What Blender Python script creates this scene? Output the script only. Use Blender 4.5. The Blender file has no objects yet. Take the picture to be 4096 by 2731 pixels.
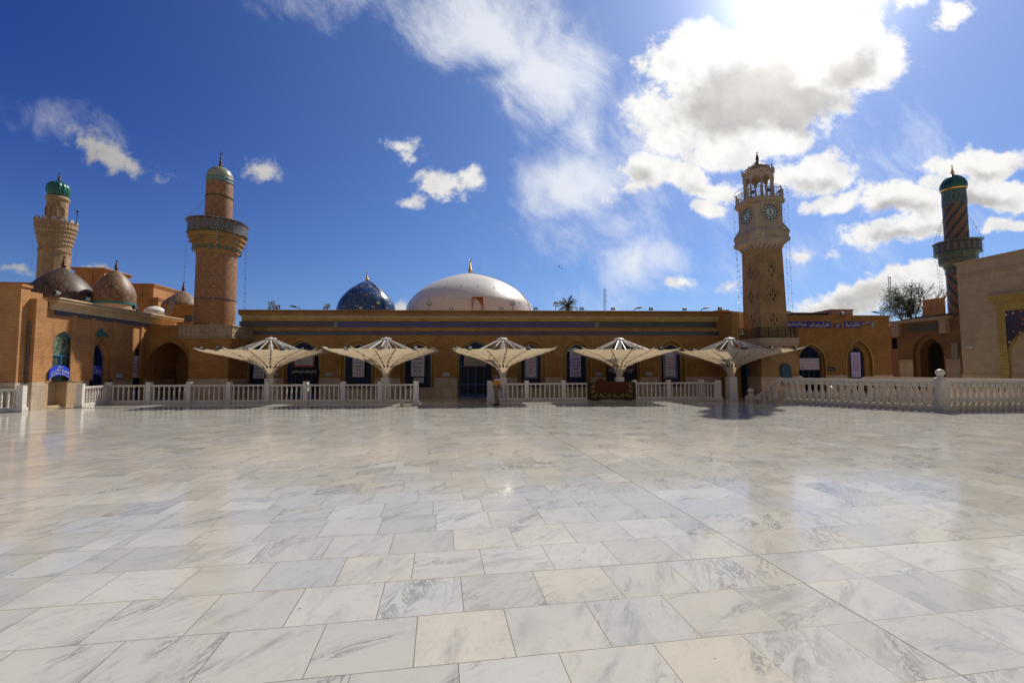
import bpy, bmesh, math, random
from mathutils import Vector, Matrix, noise
random.seed(7)
SC = bpy.context.scene
COL = SC.collection
R = math.radians
# ------------------------------------------------------------------ camera
FPX, CX, CY, EYE = 1820.0, 2048.0, 1365.5, 2.0
PITCH = math.atan(109.5 / FPX); ROLL = 0.0026
_fw = Vector((0, math.cos(PITCH), math.sin(PITCH))); _r = Vector((1, 0, 0)); _u = _r.cross(_fw)
_c, _s = math.cos(ROLL), math.sin(ROLL)
RT = _c * _r - _s * _u; UP = _c * _u + _s * _r; FW = _fw
cam = bpy.data.cameras.new("camera"); camo = bpy.data.objects.new("camera", cam); COL.objects.link(camo)
cam.sensor_width = 36; cam.lens = FPX / 4096 * 36; cam.clip_end = 3000; cam.clip_start = .05
camo.matrix_world = Matrix(((RT.x, UP.x, -FW.x, 0), (RT.y, UP.y, -FW.y, 0), (RT.z, UP.z, -FW.z, EYE), (0, 0, 0, 1)))
SC.camera = camo
SC.view_settings.view_transform = 'Standard'; SC.view_settings.look = 'None'; SC.view_settings.gamma = 1
SC.view_settings.exposure = 0.0
SC.cycles.max_bounces = 7; SC.cycles.diffuse_bounces = 3; SC.cycles.glossy_bounces = 3; SC.cycles.transparent_max_bounces = 6
SC.cycles.sample_clamp_indirect = 4
SUN_AZ, SUN_EL = R(34.5), R(46.0)       # azimuth clockwise from +Y
SUND = Vector((math.sin(SUN_AZ) * math.cos(SUN_EL), math.cos(SUN_AZ) * math.cos(SUN_EL), math.sin(SUN_EL)))
GLD = Vector((math.sin(R(34)) * math.cos(R(37)), math.cos(R(34)) * math.cos(R(37)), math.sin(R(37))))   # heart of the glaring thin cloud below the sun
sl = bpy.data.lights.new("sun", 'SUN'); sl.energy = 4.5; sl.angle = R(.9); sl.color = (1.0, .95, .86)
slo = bpy.data.objects.new("sun", sl); COL.objects.link(slo)
slo.rotation_euler = (-SUND).to_track_quat('-Z', 'Y').to_euler()

def ray(px, py): return FW + RT * ((px - CX) / FPX) - UP * ((py - CY) / FPX)
def at(px, py, D):
    d = ray(px, py); t = D / d.y; return Vector((d.x * t, D, EYE + d.z * t))
def gnd(px, py, z=0.0):
    d = ray(px, py); t = (z - EYE) / d.z; return Vector((d.x * t, d.y * t, z))
def proj(v):
    w = v - Vector((0, 0, EYE)); d = w.dot(FW); return CX + FPX * w.dot(RT) / d, CY - FPX * w.dot(UP) / d

# ------------------------------------------------------------------ node helper
class N:
    def __init__(s, nt): s.nt = nt; s.n = nt.nodes; s.l = nt.links
    def new(s, t, **k):
        n = s.n.new(t)
        for a, b in k.items(): setattr(n, a, b)
        return n
    def put(s, sock, v):
        if isinstance(v, bpy.types.NodeSocket): s.l.new(v, sock)
        elif v is not None: sock.default_value = v
    def m(s, op, a, b=None, c=None, clamp=False):
        n = s.new('ShaderNodeMath', operation=op, use_clamp=clamp); s.put(n.inputs[0], a)
        if b is not None: s.put(n.inputs[1], b)
        if c is not None: s.put(n.inputs[2], c)
        return n.outputs[0]
    def v(s, op, a, b=None):
        n = s.new('ShaderNodeVectorMath', operation=op); s.put(n.inputs[0], a)
        if b is not None:
            if op == 'SCALE': s.put(n.inputs[3], b)
            else: s.put(n.inputs[1], b)
        return n.outputs['Value'] if op in ('LENGTH', 'DOT_PRODUCT', 'DISTANCE') else n.outputs[0]
    def sep(s, v):
        n = s.new('ShaderNodeSeparateXYZ'); s.put(n.inputs[0], v); return n.outputs
    def comb(s, x=0, y=0, z=0):
        n = s.new('ShaderNodeCombineXYZ')
        for i, q in enumerate((x, y, z)): s.put(n.inputs[i], q)
        return n.outputs[0]
    def noise(s, vec, scale, detail=4, rough=.55, dist=0, out=0):
        n = s.new('ShaderNodeTexNoise'); s.put(n.inputs['Vector'], vec); s.put(n.inputs['Scale'], scale)
        n.inputs['Detail'].default_value = detail; n.inputs['Roughness'].default_value = rough; n.inputs['Distortion'].default_value = dist
        return n.outputs[out]
    def vor(s, vec, scale, feature='F1', out='Distance', rnd=1):
        n = s.new('ShaderNodeTexVoronoi', feature=feature); s.put(n.inputs['Vector'], vec); s.put(n.inputs['Scale'], scale)
        n.inputs['Randomness'].default_value = rnd
        return n.outputs[out]
    def ss(s, x, a, b, lo=0., hi=1.):
        n = s.new('ShaderNodeMapRange', interpolation_type='SMOOTHSTEP'); s.put(n.inputs[0], x)
        for i, q in enumerate((a, b, lo, hi)): s.put(n.inputs[i + 1], q)
        return n.outputs[0]
    def mix(s, f, a, b, blend='MIX'):
        n = s.new('ShaderNodeMix', data_type='RGBA', blend_type=blend); s.put(n.inputs[0], f)
        for k, q in ((6, a), (7, b)):
            s.put(n.inputs[k], q if isinstance(q, bpy.types.NodeSocket) else (*q[:3], 1))
        return n.outputs[2]
    def white(s, vec, out=0):
        n = s.new('ShaderNodeTexWhiteNoise', noise_dimensions='3D'); s.put(n.inputs[0], vec); return n.outputs[out]
    def bump(s, h, strength, dist=.01):
        n = s.new('ShaderNodeBump'); s.put(n.inputs['Strength'], strength); n.inputs['Distance'].default_value = dist
        s.put(n.inputs['Height'], h); return n.outputs[0]

# ------------------------------------------------------------------ world: sky and clouds
W = bpy.data.worlds.new("World"); SC.world = W; W.use_nodes = True
w = N(W.node_tree); w.n.clear()
sky = w.new('ShaderNodeTexSky', sky_type='NISHITA'); sky.sun_disc = False
sky.sun_elevation = SUN_EL; sky.sun_rotation = SUN_AZ; sky.altitude = 50; sky.air_density = 1.0; sky.dust_density = .6; sky.ozone_density = 2.5
SKYS = .095
skc = w.v('SCALE', sky.outputs[0], SKYS)
tc = w.new('ShaderNodeTexCoord'); D3 = tc.outputs['Generated']
d3 = w.sep(D3)
# deepen the blue the way a clear desert sky looks away from the sun
cs = w.v('DOT_PRODUCT', D3, tuple(GLD))
away = w.ss(cs, .95, .25)
hz = w.ss(d3[2], .0, .55)
tint = w.mix(w.m('MULTIPLY', away, w.m('ADD', .25, w.m('MULTIPLY', hz, .75))), (.52, .69, 1.02), (.145, .28, .76))
skc = w.mix(1.0, skc, tint, 'MULTIPLY')
ys = w.m('MAXIMUM', d3[1], .06)
uv = w.comb(w.m('DIVIDE', d3[0], ys), w.m('DIVIDE', d3[2], ys), 0)
def pq(px, py):
    d = ray(px, py); return (d.x / d.y, d.z / d.y)
w1 = w.v('SCALE', w.v('SUBTRACT', w.noise(uv, 4.0, 3, .5, out=1), (.5, .5, .5)), .13)
w2 = w.v('SCALE', w.v('SUBTRACT', w.noise(uv, 17.0, 4, .55, out=1), (.5, .5, .5)), .045)
uvw = w.v('ADD', w.v('ADD', uv, w1), w2)
def blobs(lst, src):
    cur = None; src0 = src
    for i, (px, py, rx, ry, rot, amp) in enumerate(lst):
        c = pq(px, py)
        if i and i % 5 == 0: src = w.v('ADD', src0, w.comb(w.m('MULTIPLY', cur, 1e-5), 0, 0))   # keeps the shader's working stack small
        mp = w.new('ShaderNodeMapping', vector_type='TEXTURE'); w.put(mp.inputs[0], src)
        mp.inputs[1].default_value = (c[0], c[1], 0); mp.inputs[2].default_value = (0, 0, R(rot)); mp.inputs[3].default_value = (rx / FPX, ry / FPX, 1)
        ln = w.v('LENGTH', mp.outputs[0])
        f = w.m('MULTIPLY_ADD', ln, -amp, amp * 1.12 + .03)
        cur = f if cur is None else w.m('SMOOTH_MAX', cur, f, .12)
    return cur
CUM = [(3060, 330, 500, 270, 8, 1.3), (3080, 590, 120, 70, 0, .7), (3470, 180, 160, 160, 30, .9), (2660, 400, 90, 60, 0, .6), (2830, 430, 330, 190, 0, 1.1), (3380, 260, 300, 200, 20, 1.1), (2990, 560, 330, 110, 8, .9), (3250, 100, 360, 200, 0, 1.1), (2760, 210, 220, 130, 15, .8), (2720, 540, 170, 80, 15, .8),
       (2570, 690, 150, 100, 20, 1.0), (2500, 760, 120, 60, 20, .7), (2760, 700, 150, 85, -8, .9), (2890, 750, 110, 70, -20, .8), (2860, 825, 90, 45, 0, .7), (3250, 715, 200, 85, 8, 1.0),
       (3340, 815, 170, 62, 18, .8), (3590, 815, 210, 85, 0, .9), (3470, 800, 120, 50, 0, .6), (3620, 935, 290, 58, 6, .8), (3740, 740, 90, 42, 0, .6), (3960, 625, 230, 80, 12, 1.0), (3800, 660, 120, 50, 10, .7),
       (3980, 765, 160, 90, 5, 1.0), (3990, 905, 130, 45, 0, .8), (3480, 1180, 400, 75, 6, .95), (3330, 1200, 230, 60, 0, .9), (3660, 1125, 190, 60, 8, .9), (3900, 1150, 200, 60, 0, .7), (3200, 1035, 70, 24, 0, .3), (3330, 1040, 40, 14, 0, .2),
       (1760, 735, 130, 75, -15, .50), (1870, 715, 80, 85, -25, .48), (1670, 700, 70, 36, 20, .30), (1615, 565, 125, 50, -22, .42), (1600, 825, 95, 42, 15, .36), (1640, 620, 60, 25, 0, .25), (1085, 690, 100, 75, -40, .48), (2705, 1150, 100, 32, -5, .42),
       (500, 645, 200, 55, -22, .36), (330, 560, 120, 45, -25, .18), (1610, 1222, 80, 30, 0, .5), (420, 1075, 110, 32, -10, .45), (80, 1075, 80, 25, 0, .35), (3800, 75, 90, 60, 30, .5), (3660, 30, 70, 50, 0, .5), (2980, 1180, 160, 60, 0, .3)]
fc = blobs(CUM, uvw)
n1 = w.noise(uv, 9.0, 9, .66); n2 = w.noise(uv, 34.0, 5, .68); n3 = w.noise(uv, 3.2, 3, .5)
dens = w.m('ADD', w.m('MULTIPLY_ADD', fc, 1.35, .02), w.m('ADD', w.m('MULTIPLY', w.m('SUBTRACT', n1, .56), 2.1), w.m('ADD', w.m('MULTIPLY', w.m('SUBTRACT', n2, .5), .75), w.m('MULTIPLY', w.m('SUBTRACT', n3, .5), .5))))
ac = w.m('POWER', w.ss(dens, -.02, .50), 1.15)
COR = [(2960, 390, 330, 150, 12, 1.2), (3180, 440, 280, 120, 5, 1.1), (3040, 330, 300, 120, 10, 1.0), (3380, 300, 190, 110, 25, .8), (2545, 700, 90, 60, 20, .7), (3500, 1185, 330, 55, 5, .75), (3960, 800, 170, 55, 5, .75), (3600, 850, 170, 40, 0, .65), (3960, 660, 160, 40, 8, .6), (3650, 950, 200, 30, 6, .6), (3270, 740, 120, 35, 5, .5), (2810, 740, 100, 40, 0, .5), (1810, 775, 60, 25, 0, .35)]
core = w.ss(w.m('ADD', blobs(COR, uvw), w.m('MULTIPLY', w.m('SUBTRACT', w.noise(uv, 7.0, 6, .6), .5), 1.3)), .05, .75)
CIR = [(1950, 90, 480, 230, -25, 1.0), (2180, 280, 260, 300, -50, 1.0), (2330, 520, 140, 420, 8, .65), (2300, 720, 250, 190, 10, .95), (2020, 430, 60, 230, 30, .5), (2560, 1070, 220, 120, 0, .75), (2620, 520, 320, 260, 30, .5), (2500, 900, 500, 200, 10, .35), (3700, 700, 500, 260, 0, .3), (230, 480, 260, 90, -20, .35), (1450, -40, 500, 120, -8, .45), (3300, 1040, 500, 130, 5, .3), (2500, 1180, 500, 60, 4, .3)]
fi = blobs(CIR, w.v('ADD', uv, w.v('SCALE', w1, 1.6)))
mpc = w.new('ShaderNodeMapping', vector_type='TEXTURE'); w.put(mpc.inputs[0], w.v('ADD', uv, w1)); mpc.inputs[2].default_value = (0, 0, R(-52)); mpc.inputs[3].default_value = (1.0, .55, 1)
nc = w.noise(mpc.outputs[0], 6.0, 9, .68, .25)
ai = w.m('MULTIPLY', w.ss(w.m('ADD', fi, w.m('MULTIPLY', w.m('SUBTRACT', nc, .5), 1.5)), .0, 1.0), .85)
# aureole round the sun
glow = w.m('ADD', w.m('MULTIPLY', w.m('POWER', w.m('MAXIMUM', cs, 0), 190), 1.25), w.m('MULTIPLY', w.m('POWER', w.m('MAXIMUM', cs, 0), 16), .13))
skc = w.mix(w.m('MULTIPLY', w.ss(d3[1], .1, -.3), .6), skc, (.27, .225, .165))  # unseen sky behind the camera, warm tint added to warm the shade
shd = w.noise(uv, 14.0, 8, .6)
ccol = w.mix(w.ss(shd, .42, .68, 0, .45), (1.0, .98, .94), (.60, .60, .62))
ccol = w.mix(core, ccol, w.mix(w.ss(shd, .3, .7), (.62, .585, .55), (.47, .45, .435)))
cb = w.m('ADD', w.ss(cs, .35, .92, .46, .95), w.m('MULTIPLY', glow, .22))
ccol = w.v('SCALE', ccol, cb)
icol = w.v('SCALE', w.comb(.92, .95, 1.0), w.ss(cs, .4, .95, .58, .95))
sky1 = w.mix(ai, skc, icol)
sky2 = w.mix(w.m('MULTIPLY', ac, .96), sky1, ccol)
sky3 = w.v('ADD', sky2, w.v('SCALE', w.comb(1.0, .97, .92), glow))
bg = w.new('ShaderNodeBackground'); w.put(bg.inputs[0], sky3); bg.inputs[1].default_value = 1.0
wo = w.new('ShaderNodeOutputWorld'); w.l.new(bg.outputs[0], wo.inputs[0])

# ------------------------------------------------------------------ materials
MATS = {}
def mat(name):
    m = bpy.data.materials.new(name); m.use_nodes = True; MATS[name] = m
    n = N(m.node_tree); b = n.n['Principled BSDF']; return m, n, b
def obj_co(n): return n.new('ShaderNodeTexCoord').outputs['Object']
def simple(name, col, rough=.6, metal=0, var=.12, sc=6, spec=None, bumps=0):
    m, n, b = mat(name); co = obj_co(n)
    f = n.noise(co, sc, 5, .6); c = n.mix(n.ss(f, .3, .7), tuple(c * (1 - var) for c in col), tuple(min(1, c * (1 + var)) for c in col))
    n.put(b.inputs['Base Color'], c); b.inputs['Roughness'].default_value = rough; b.inputs['Metallic'].default_value = metal
    if bumps: n.put(b.inputs['Normal'], n.bump(n.noise(co, sc * 5, 4), bumps, .02))
    return m
def planar(n, co):
    x, y, z = n.sep(co); return n.comb(n.m('ADD', x, y), z, 0)
def brick(name, c1, c2, mortar, bw=.24, bh=.075, lath=None, rough=.85, stain=.35, ms=.012):
    m, n, b = mat(name); co = obj_co(n)
    if lath:
        x, y, z = n.sep(co); th = n.m('ARCTAN2', y, x); v = n.comb(n.m('MULTIPLY', th, lath), z, 0)
    else: v = planar(n, co)
    t = n.new('ShaderNodeTexBrick'); n.put(t.inputs['Vector'], v); t.inputs['Scale'].default_value = 1
    t.inputs['Brick Width'].default_value = bw; t.inputs['Row Height'].default_value = bh; t.inputs['Mortar Size'].default_value = ms; t.inputs['Mortar Smooth'].default_value = .3
    t.inputs['Color1'].default_value = (*c1, 1); t.inputs['Color2'].default_value = (*c2, 1); t.inputs['Mortar'].default_value = (*mortar, 1); t.inputs['Bias'].default_value = 0
    f = n.noise(co, .7, 6, .65); f2 = n.noise(n.v('MULTIPLY', co, (3, 3, .35)), 1.1, 5, .6)
    c = n.mix(n.ss(f, .35, .75), t.outputs[0], n.mix(1.0, t.outputs[0], (1 - stain, 1 - stain, 1 - stain * 1.1), 'MULTIPLY'))
    c = n.mix(n.ss(f2, .55, .8), c, n.mix(1.0, c, (.74, .70, .66), 'MULTIPLY'))
    n.put(b.inputs['Base Color'], c); b.inputs['Roughness'].default_value = rough
    n.put(b.inputs['Normal'], n.bump(t.outputs['Fac'], -.5, .012))
    return m
BR = brick("yellow_brick", (.55, .27, .068), (.43, .205, .048), (.24, .13, .045))
BRL = brick("tan_brick", (.60, .285, .095), (.50, .235, .075), (.34, .165, .065), bh=.088, bw=.25, ms=.013)
BRG = brick("gold_brick", (.60, .40, .10), (.50, .33, .075), (.26, .17, .05), bh=.09)
BRT = brick("tower_brick", (.50, .30, .13), (.40, .24, .10), (.24, .15, .07), bh=.08, stain=.45)
def stone(name, col, bw=1.1, bh=.6, ms=.006, var=.18, rough=.45, lath=None, dark=.55):
    m, n, b = mat(name); co = obj_co(n)
    t = n.new('ShaderNodeTexBrick'); n.put(t.inputs['Vector'], planar(n, co)); t.inputs['Scale'].default_value = 1
    t.inputs['Brick Width'].default_value = bw; t.inputs['Row Height'].default_value = bh; t.inputs['Mortar Size'].default_value = ms
    t.inputs['Color1'].default_value = (*[c * (1 - var) for c in col], 1); t.inputs['Color2'].default_value = (*[c * (1 + var * .5) for c in col], 1); t.inputs['Mortar'].default_value = (*[c * dark for c in col], 1)
    f = n.noise(co, 2.3, 8, .68, .8)
    c = n.mix(n.ss(f, .45, .75), t.outputs[0], n.mix(1.0, t.outputs[0], (.80, .76, .72), 'MULTIPLY'))
    f3 = n.noise(n.v('MULTIPLY', co, (2.5, 2.5, .3)), .9, 5, .6)
    c = n.mix(n.ss(f3, .5, .85), c, n.mix(1.0, c, (.78, .75, .72), 'MULTIPLY'))
    n.put(b.inputs['Base Color'], c); b.inputs['Roughness'].default_value = rough
    return m
DADO = stone("beige_marble_dado", (.56, .44, .31))
LIME = stone("limestone_cladding", (.50, .36, .20), bw=.55, bh=.25, ms=.004, rough=.7, var=.09, dark=.75)
PALE = stone("pale_stone", (.43, .345, .245), bw=.9, bh=.4, ms=.005, rough=.75, dark=.7)
STON = stone("weathered_stone", (.45, .32, .18), bw=.5, bh=.3, ms=.006, rough=.8)
CONC = simple("cream_render", (.60, .43, .24), .8, var=.12, sc=2)
ROOF = simple("roof_grey", (.22, .17, .12), .9, sc=2)
def marble_white(name, base=(.74, .72, .69)):
    m, n, b = mat(name); g = n.new('ShaderNodeNewGeometry').outputs['Position']
    f = n.noise(g, 2.2, 9, .66, 2.2); v = n.m('ABSOLUTE', n.m('SUBTRACT', f, .5))
    c = n.mix(n.ss(v, .0, .05), tuple(x * .86 for x in base), base)
    c = n.mix(n.m('MULTIPLY', n.ss(n.noise(g, 6.0, 6, .7), .55, .75), .25), c, tuple(x * q for x, q in zip(base, (.72, .68, .60))))
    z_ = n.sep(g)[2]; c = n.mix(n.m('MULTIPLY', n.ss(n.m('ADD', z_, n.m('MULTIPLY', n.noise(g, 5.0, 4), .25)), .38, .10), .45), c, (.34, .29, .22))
    c = n.mix(n.ss(n.noise(g, .9, 5, .6), .4, .75), c, n.mix(1.0, c, (.88, .87, .86), 'MULTIPLY'))
    n.put(b.inputs['Base Color'], c); b.inputs['Roughness'].default_value = .32
    return m
WM = marble_white("white_marble", (.76, .72, .64)); WM2 = marble_white("cream_marble", (.70, .62, .49))
BLUE = simple("blue_paint", (.015, .06, .20), .45, sc=3); LBLUE = simple("light_blue_paint", (.03, .22, .50), .4, sc=3)
GLASS = simple("dark_glass", (.006, .008, .014), .3, sc=2); GLASS.node_tree.nodes["Principled BSDF"].inputs["Specular IOR Level"].default_value = .2
GGLASS = None
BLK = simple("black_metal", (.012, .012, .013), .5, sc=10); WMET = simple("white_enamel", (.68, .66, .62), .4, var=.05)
GREYM = simple("grey_metal", (.25, .26, .28), .4, .6); LENS = simple("lamp_glass", (.45, .48, .5), .15, sc=30)
GOLD = simple("gilded_metal", (.75, .45, .12), .28, 1.0); COPP = simple("dark_copper", (.12, .055, .035), .4, .7)
WRED = simple("banner_red", (.55, .06, .06), .7); WWHT = simple("banner_white", (.62, .60, .66), .7, var=.05, sc=2); LIL = simple("banner_lilac", (.50, .46, .74), .7, var=.06, sc=2)
NAVY = simple("navy_cloth", (.014, .018, .035), .8, sc=2); INKB = simple("navy_ink", (.03, .03, .10), .7); INKR = simple("red_ink", (.50, .035, .03), .7); INKW = simple("white_ink", (.60, .60, .58), .6); INKK = simple("black_ink", (.02, .02, .02), .6); INKY = simple("yellow_ink", (.55, .45, .03), .6); INKG = simple("green_ink", (.10, .30, .08), .6)
LILL = simple("pale_letter_glaze", (.40, .40, .44), .5)
SIGNB = simple("sign_blue", (.03, .07, .62), .4, var=.05, sc=2); SIGNY = simple("sign_cream_letters", (.62, .60, .42), .4)
BULB = simple("bulb_glass", (.75, .75, .72), .2); BULBG = simple("dusty_bulb", (.30, .29, .27), .3)
WOODO = simple("orange_wood", (.42, .15, .045), .6, sc=8)
m, n, b = mat("green_etched_glass"); GGLASS = m; co = obj_co(n); f = n.vor(co, 9.0, 'F1', 'Color')
x = n.sep(f)[0]; zz = n.sep(co)[2]
etched = n.m('MULTIPLY', n.ss(x, .35, .6), n.ss(zz, 2.78, 2.82))
n.put(b.inputs['Base Color'], n.mix(etched, (.075, .11, .085), (.20, .25, .16))); b.inputs['Roughness'].default_value = .18
# tile bands
def tileband(name, base, fleck, sc=26):
    m, n, b = mat(name); co = obj_co(n)
    v = n.v('MULTIPLY', co, (1, 1, 1.6)); f = n.noise(v, sc, 3, .6, 1.2); k = n.m('ABSOLUTE', n.m('SUBTRACT', f, .5))
    c = n.mix(n.ss(k, .012, .035), fleck, base); c = n.mix(n.ss(n.noise(co, .8, 3), .4, .7), c, n.mix(1.0, c, (.75, .72, .7), 'MULTIPLY'))
    n.put(b.inputs['Base Color'], c); b.inputs['Roughness'].default_value = .35; return m
T_BRN = tileband("brown_navy_tile", (.045, .030, .045), (.16, .13, .11)); T_VIO = tileband("violet_blue_tile", (.045, .033, .13), (.13, .10, .20)); T_GRN = tileband("slate_green_tile", (.035, .040, .040), (.12, .13, .10))
T_NAV = tileband("navy_tile", (.018, .022, .05), (.14, .15, .18)); T_BLU = tileband("royal_blue_tile", (.035, .028, .24), (.08, .09, .28)); T_ACC = tileband("turquoise_ochre_tile", (.05, .22, .22), (.45, .30, .06), 8)
def snapuv(n, co, rad, step):
    x, y, z = n.sep(co); th = n.m('ARCTAN2', y, x); a = n.m('MULTIPLY', th, rad)
    if step: a = n.m('SNAP', a, step); z = n.m('SNAP', z, step)
    return a, z, th
def cellf(n, v, p): return n.m('SUBTRACT', n.m('FRACT', n.m('DIVIDE', n.m('ADD', v, 500 * p), p)), .5)
def lattice(name, rad, px_, pz, step, col, dark, tq=None):
    m, n, b = mat(name); co = obj_co(n); a, z, th = snapuv(n, co, rad, step)
    d = n.m('ADD', n.m('ABSOLUTE', cellf(n, a, px_)), n.m('ABSOLUTE', cellf(n, z, pz)))
    l = n.m('MAXIMUM', n.m('LESS_THAN', n.m('ABSOLUTE', n.m('SUBTRACT', d, .5)), .075), n.m('MULTIPLY', n.m('LESS_THAN', n.m('ABSOLUTE', n.m('SUBTRACT', d, .22)), .05), .8))
    x2 = n.m('FRACT', n.m('MULTIPLY', n.m('ADD', n.m('DIVIDE', a, step), n.m('DIVIDE', z, step)), .5))
    bn = n.white(n.comb(a, z, 0)); base = n.mix(bn, tuple(c * .8 for c in col), col)
    c = n.mix(n.m('MULTIPLY', l, .5), base, dark)
    if tq: c = n.mix(n.m('LESS_THAN', d, .16), c, tq)
    c = n.mix(n.ss(n.noise(co, .9, 5, .6), .45, .75), c, n.mix(1.0, c, (.78, .74, .7), 'MULTIPLY'))
    n.put(b.inputs['Base Color'], c); b.inputs['Roughness'].default_value = .6; return m
def ribdome(name, nrib, zper, col, dark, tq, zoff=0):
    m, n, b = mat(name); co = obj_co(n); x, y, z = n.sep(co); th = n.m('DIVIDE', n.m('ARCTAN2', y, x), 2 * math.pi / nrib)
    f = n.m('SNAP', n.m('SUBTRACT', n.m('FRACT', n.m('ADD', th, 100)), .5), .05); zs = n.m('SNAP', z, .055)
    rib = n.m('GREATER_THAN', n.m('ABSOLUTE', n.m('SUBTRACT', n.m('FRACT', n.m('ADD', th, 100)), .5)), .465)
    g = cellf(n, n.m('ADD', zs, zoff), zper); d = n.m('ADD', n.m('ABSOLUTE', f), n.m('ABSOLUTE', n.m('MULTIPLY', g, .9)))
    l = n.m('MULTIPLY', n.m('GREATER_THAN', d, .34), n.m('LESS_THAN', d, .45)); l2 = n.m('LESS_THAN', d, .10)
    c = n.mix(n.m('MULTIPLY', l, .8), col, dark); c = n.mix(l2, c, tq); c = n.mix(rib, c, dark)
    c = n.mix(n.ss(n.noise(co, 1.6, 5), .4, .7), c, n.mix(1.0, c, (.8, .78, .76), 'MULTIPLY'))
    n.put(b.inputs['Base Color'], c); b.inputs['Roughness'].default_value = .5; return m
def spiral(name, rad, nst, slope, col, dark):
    m, n, b = mat(name); co = obj_co(n); x, y, z = n.sep(co); th = n.m('ARCTAN2', y, x)
    s = n.m('FRACT', n.m('ADD', n.m('MULTIPLY', th, nst / (2 * math.pi)), n.m('ADD', n.m('MULTIPLY', z, slope), 100)))
    band = n.m('LESS_THAN', s, .42); e = n.m('ADD', n.m('MULTIPLY', n.m('LESS_THAN', s, .05), 1), n.m('MULTIPLY', n.m('GREATER_THAN', s, .37), band))
    vc = n.vor(n.comb(n.m('MULTIPLY', th, rad), z, 0), 7.0, rnd=.3); k = n.m('LESS_THAN', vc, .25)
    bc = n.mix(k, dark, (.22, .23, .20)); bc = n.mix(e, bc, (.03, .075, .07))
    zz = n.m('LESS_THAN', n.m('FRACT', n.m('MULTIPLY', z, 12)), .2); br = n.mix(zz, col, tuple(c * .6 for c in col))
    n.put(b.inputs['Base Color'], n.mix(band, br, bc)); b.inputs['Roughness'].default_value = .5; return m
def floral(name, nseg, zper, base):
    m, n, b = mat(name); co = obj_co(n); x, y, z = n.sep(co); th = n.m('DIVIDE', n.m('ARCTAN2', y, x), 2 * math.pi / nseg)
    fx = n.m('ABSOLUTE', n.m('SUBTRACT', n.m('FRACT', n.m('ADD', th, 100)), .5)); fz = n.m('MULTIPLY', z, 1 / zper)
    v = n.comb(n.m('MULTIPLY', fx, 2.2), fz, 0)
    a = n.vor(v, 3.3, 'F1'); col = n.sep(n.vor(v, 3.3, 'F1', 'Color'))[0]; e = n.vor(v, 3.3, 'DISTANCE_TO_EDGE')
    c = n.mix(n.m('LESS_THAN', e, .035), base, (.03, .12, .22))
    c = n.mix(n.m('MULTIPLY', n.m('LESS_THAN', a, .27), n.m('GREATER_THAN', col, .55)), c, (.45, .20, .04))
    c = n.mix(n.m('MULTIPLY', n.m('LESS_THAN', a, .24), n.m('LESS_THAN', col, .3)), c, (.55, .58, .60))
    v2 = n.vor(v, 9.0, 'F1'); c = n.mix(n.m('LESS_THAN', v2, .2), c, (.28, .40, .46))
    n.put(b.inputs['Base Color'], c); b.inputs['Roughness'].default_value = .24; return m

# floor: 0.704 x 0.65 m polished slabs, expansion joints every ten
TA = R(9.0); TO = Vector((2.62, 5.02, 0))
m, n, b = mat("polished_marble_floor"); FLOORM = m
g = n.new('ShaderNodeNewGeometry').outputs['Position']; gx, gy, gz = n.sep(g)
dx = n.m('SUBTRACT', gx, TO.x); dy = n.m('SUBTRACT', gy, TO.y)
U = n.m('ADD', n.m('MULTIPLY', dx, math.cos(TA)), n.m('MULTIPLY', dy, math.sin(TA)))
V = n.m('ADD', n.m('MULTIPLY', dx, -math.sin(TA)), n.m('MULTIPLY', dy, math.cos(TA)))
PU, PV = 7.04, 6.5
row = n.m('FLOOR', n.m('DIVIDE', V, .65))
left = n.m('LESS_THAN', U, 0)
off = n.m('MULTIPLY', n.white(n.comb(row, n.m('FLOOR', n.m('DIVIDE', U, PU)), 3.3)), .704)
off = n.m('MULTIPLY', off, n.m('ADD', .12, n.m('MULTIPLY', left, .88)))
pcol = n.m('FLOOR', n.m('DIVIDE', U, PU))
uu = n.m('ADD', U, off); colm = n.m('FLOOR', n.m('DIVIDE', uu, .704))
cell = n.comb(colm, row, pcol)
fu = n.m('FRACT', n.m('ADD', n.m('DIVIDE', uu, .704), 1000)); fv = n.m('FRACT', n.m('ADD', n.m('DIVIDE', V, .65), 1000))
eu = n.m('MULTIPLY', n.m('MINIMUM', fu, n.m('SUBTRACT', 1, fu)), .704); ev = n.m('MULTIPLY', n.m('MINIMUM', fv, n.m('SUBTRACT', 1, fv)), .65)
edge = n.m('MINIMUM', eu, ev)
def perd(X, p):
    f = n.m('FRACT', n.m('ADD', n.m('DIVIDE', X, p), 1000)); return n.m('MULTIPLY', n.m('MINIMUM', f, n.m('SUBTRACT', 1, f)), p)
exj = n.m('MINIMUM', perd(U, PU), perd(V, PV))
jw = n.m('ADD', .0016, n.m('MULTIPLY', n.noise(g, 3.0, 3), .002))
joint = n.m('SUBTRACT', 1, n.ss(edge, jw, n.m('ADD', jw, .0022)))
ex = n.m('SUBTRACT', 1, n.ss(exj, .0055, .0085))
wn = n.new('ShaderNodeTexWhiteNoise', noise_dimensions='3D'); n.put(wn.inputs[0], cell)
w_r, w_g, w_b = n.sep(wn.outputs[1])
wn2 = n.new('ShaderNodeTexWhiteNoise', noise_dimensions='3D'); n.put(wn2.inputs[0], n.v('ADD', cell, (7.1, 3.7, 9.2)))
x_r, x_g, x_b = n.sep(wn2.outputs[1])
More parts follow.
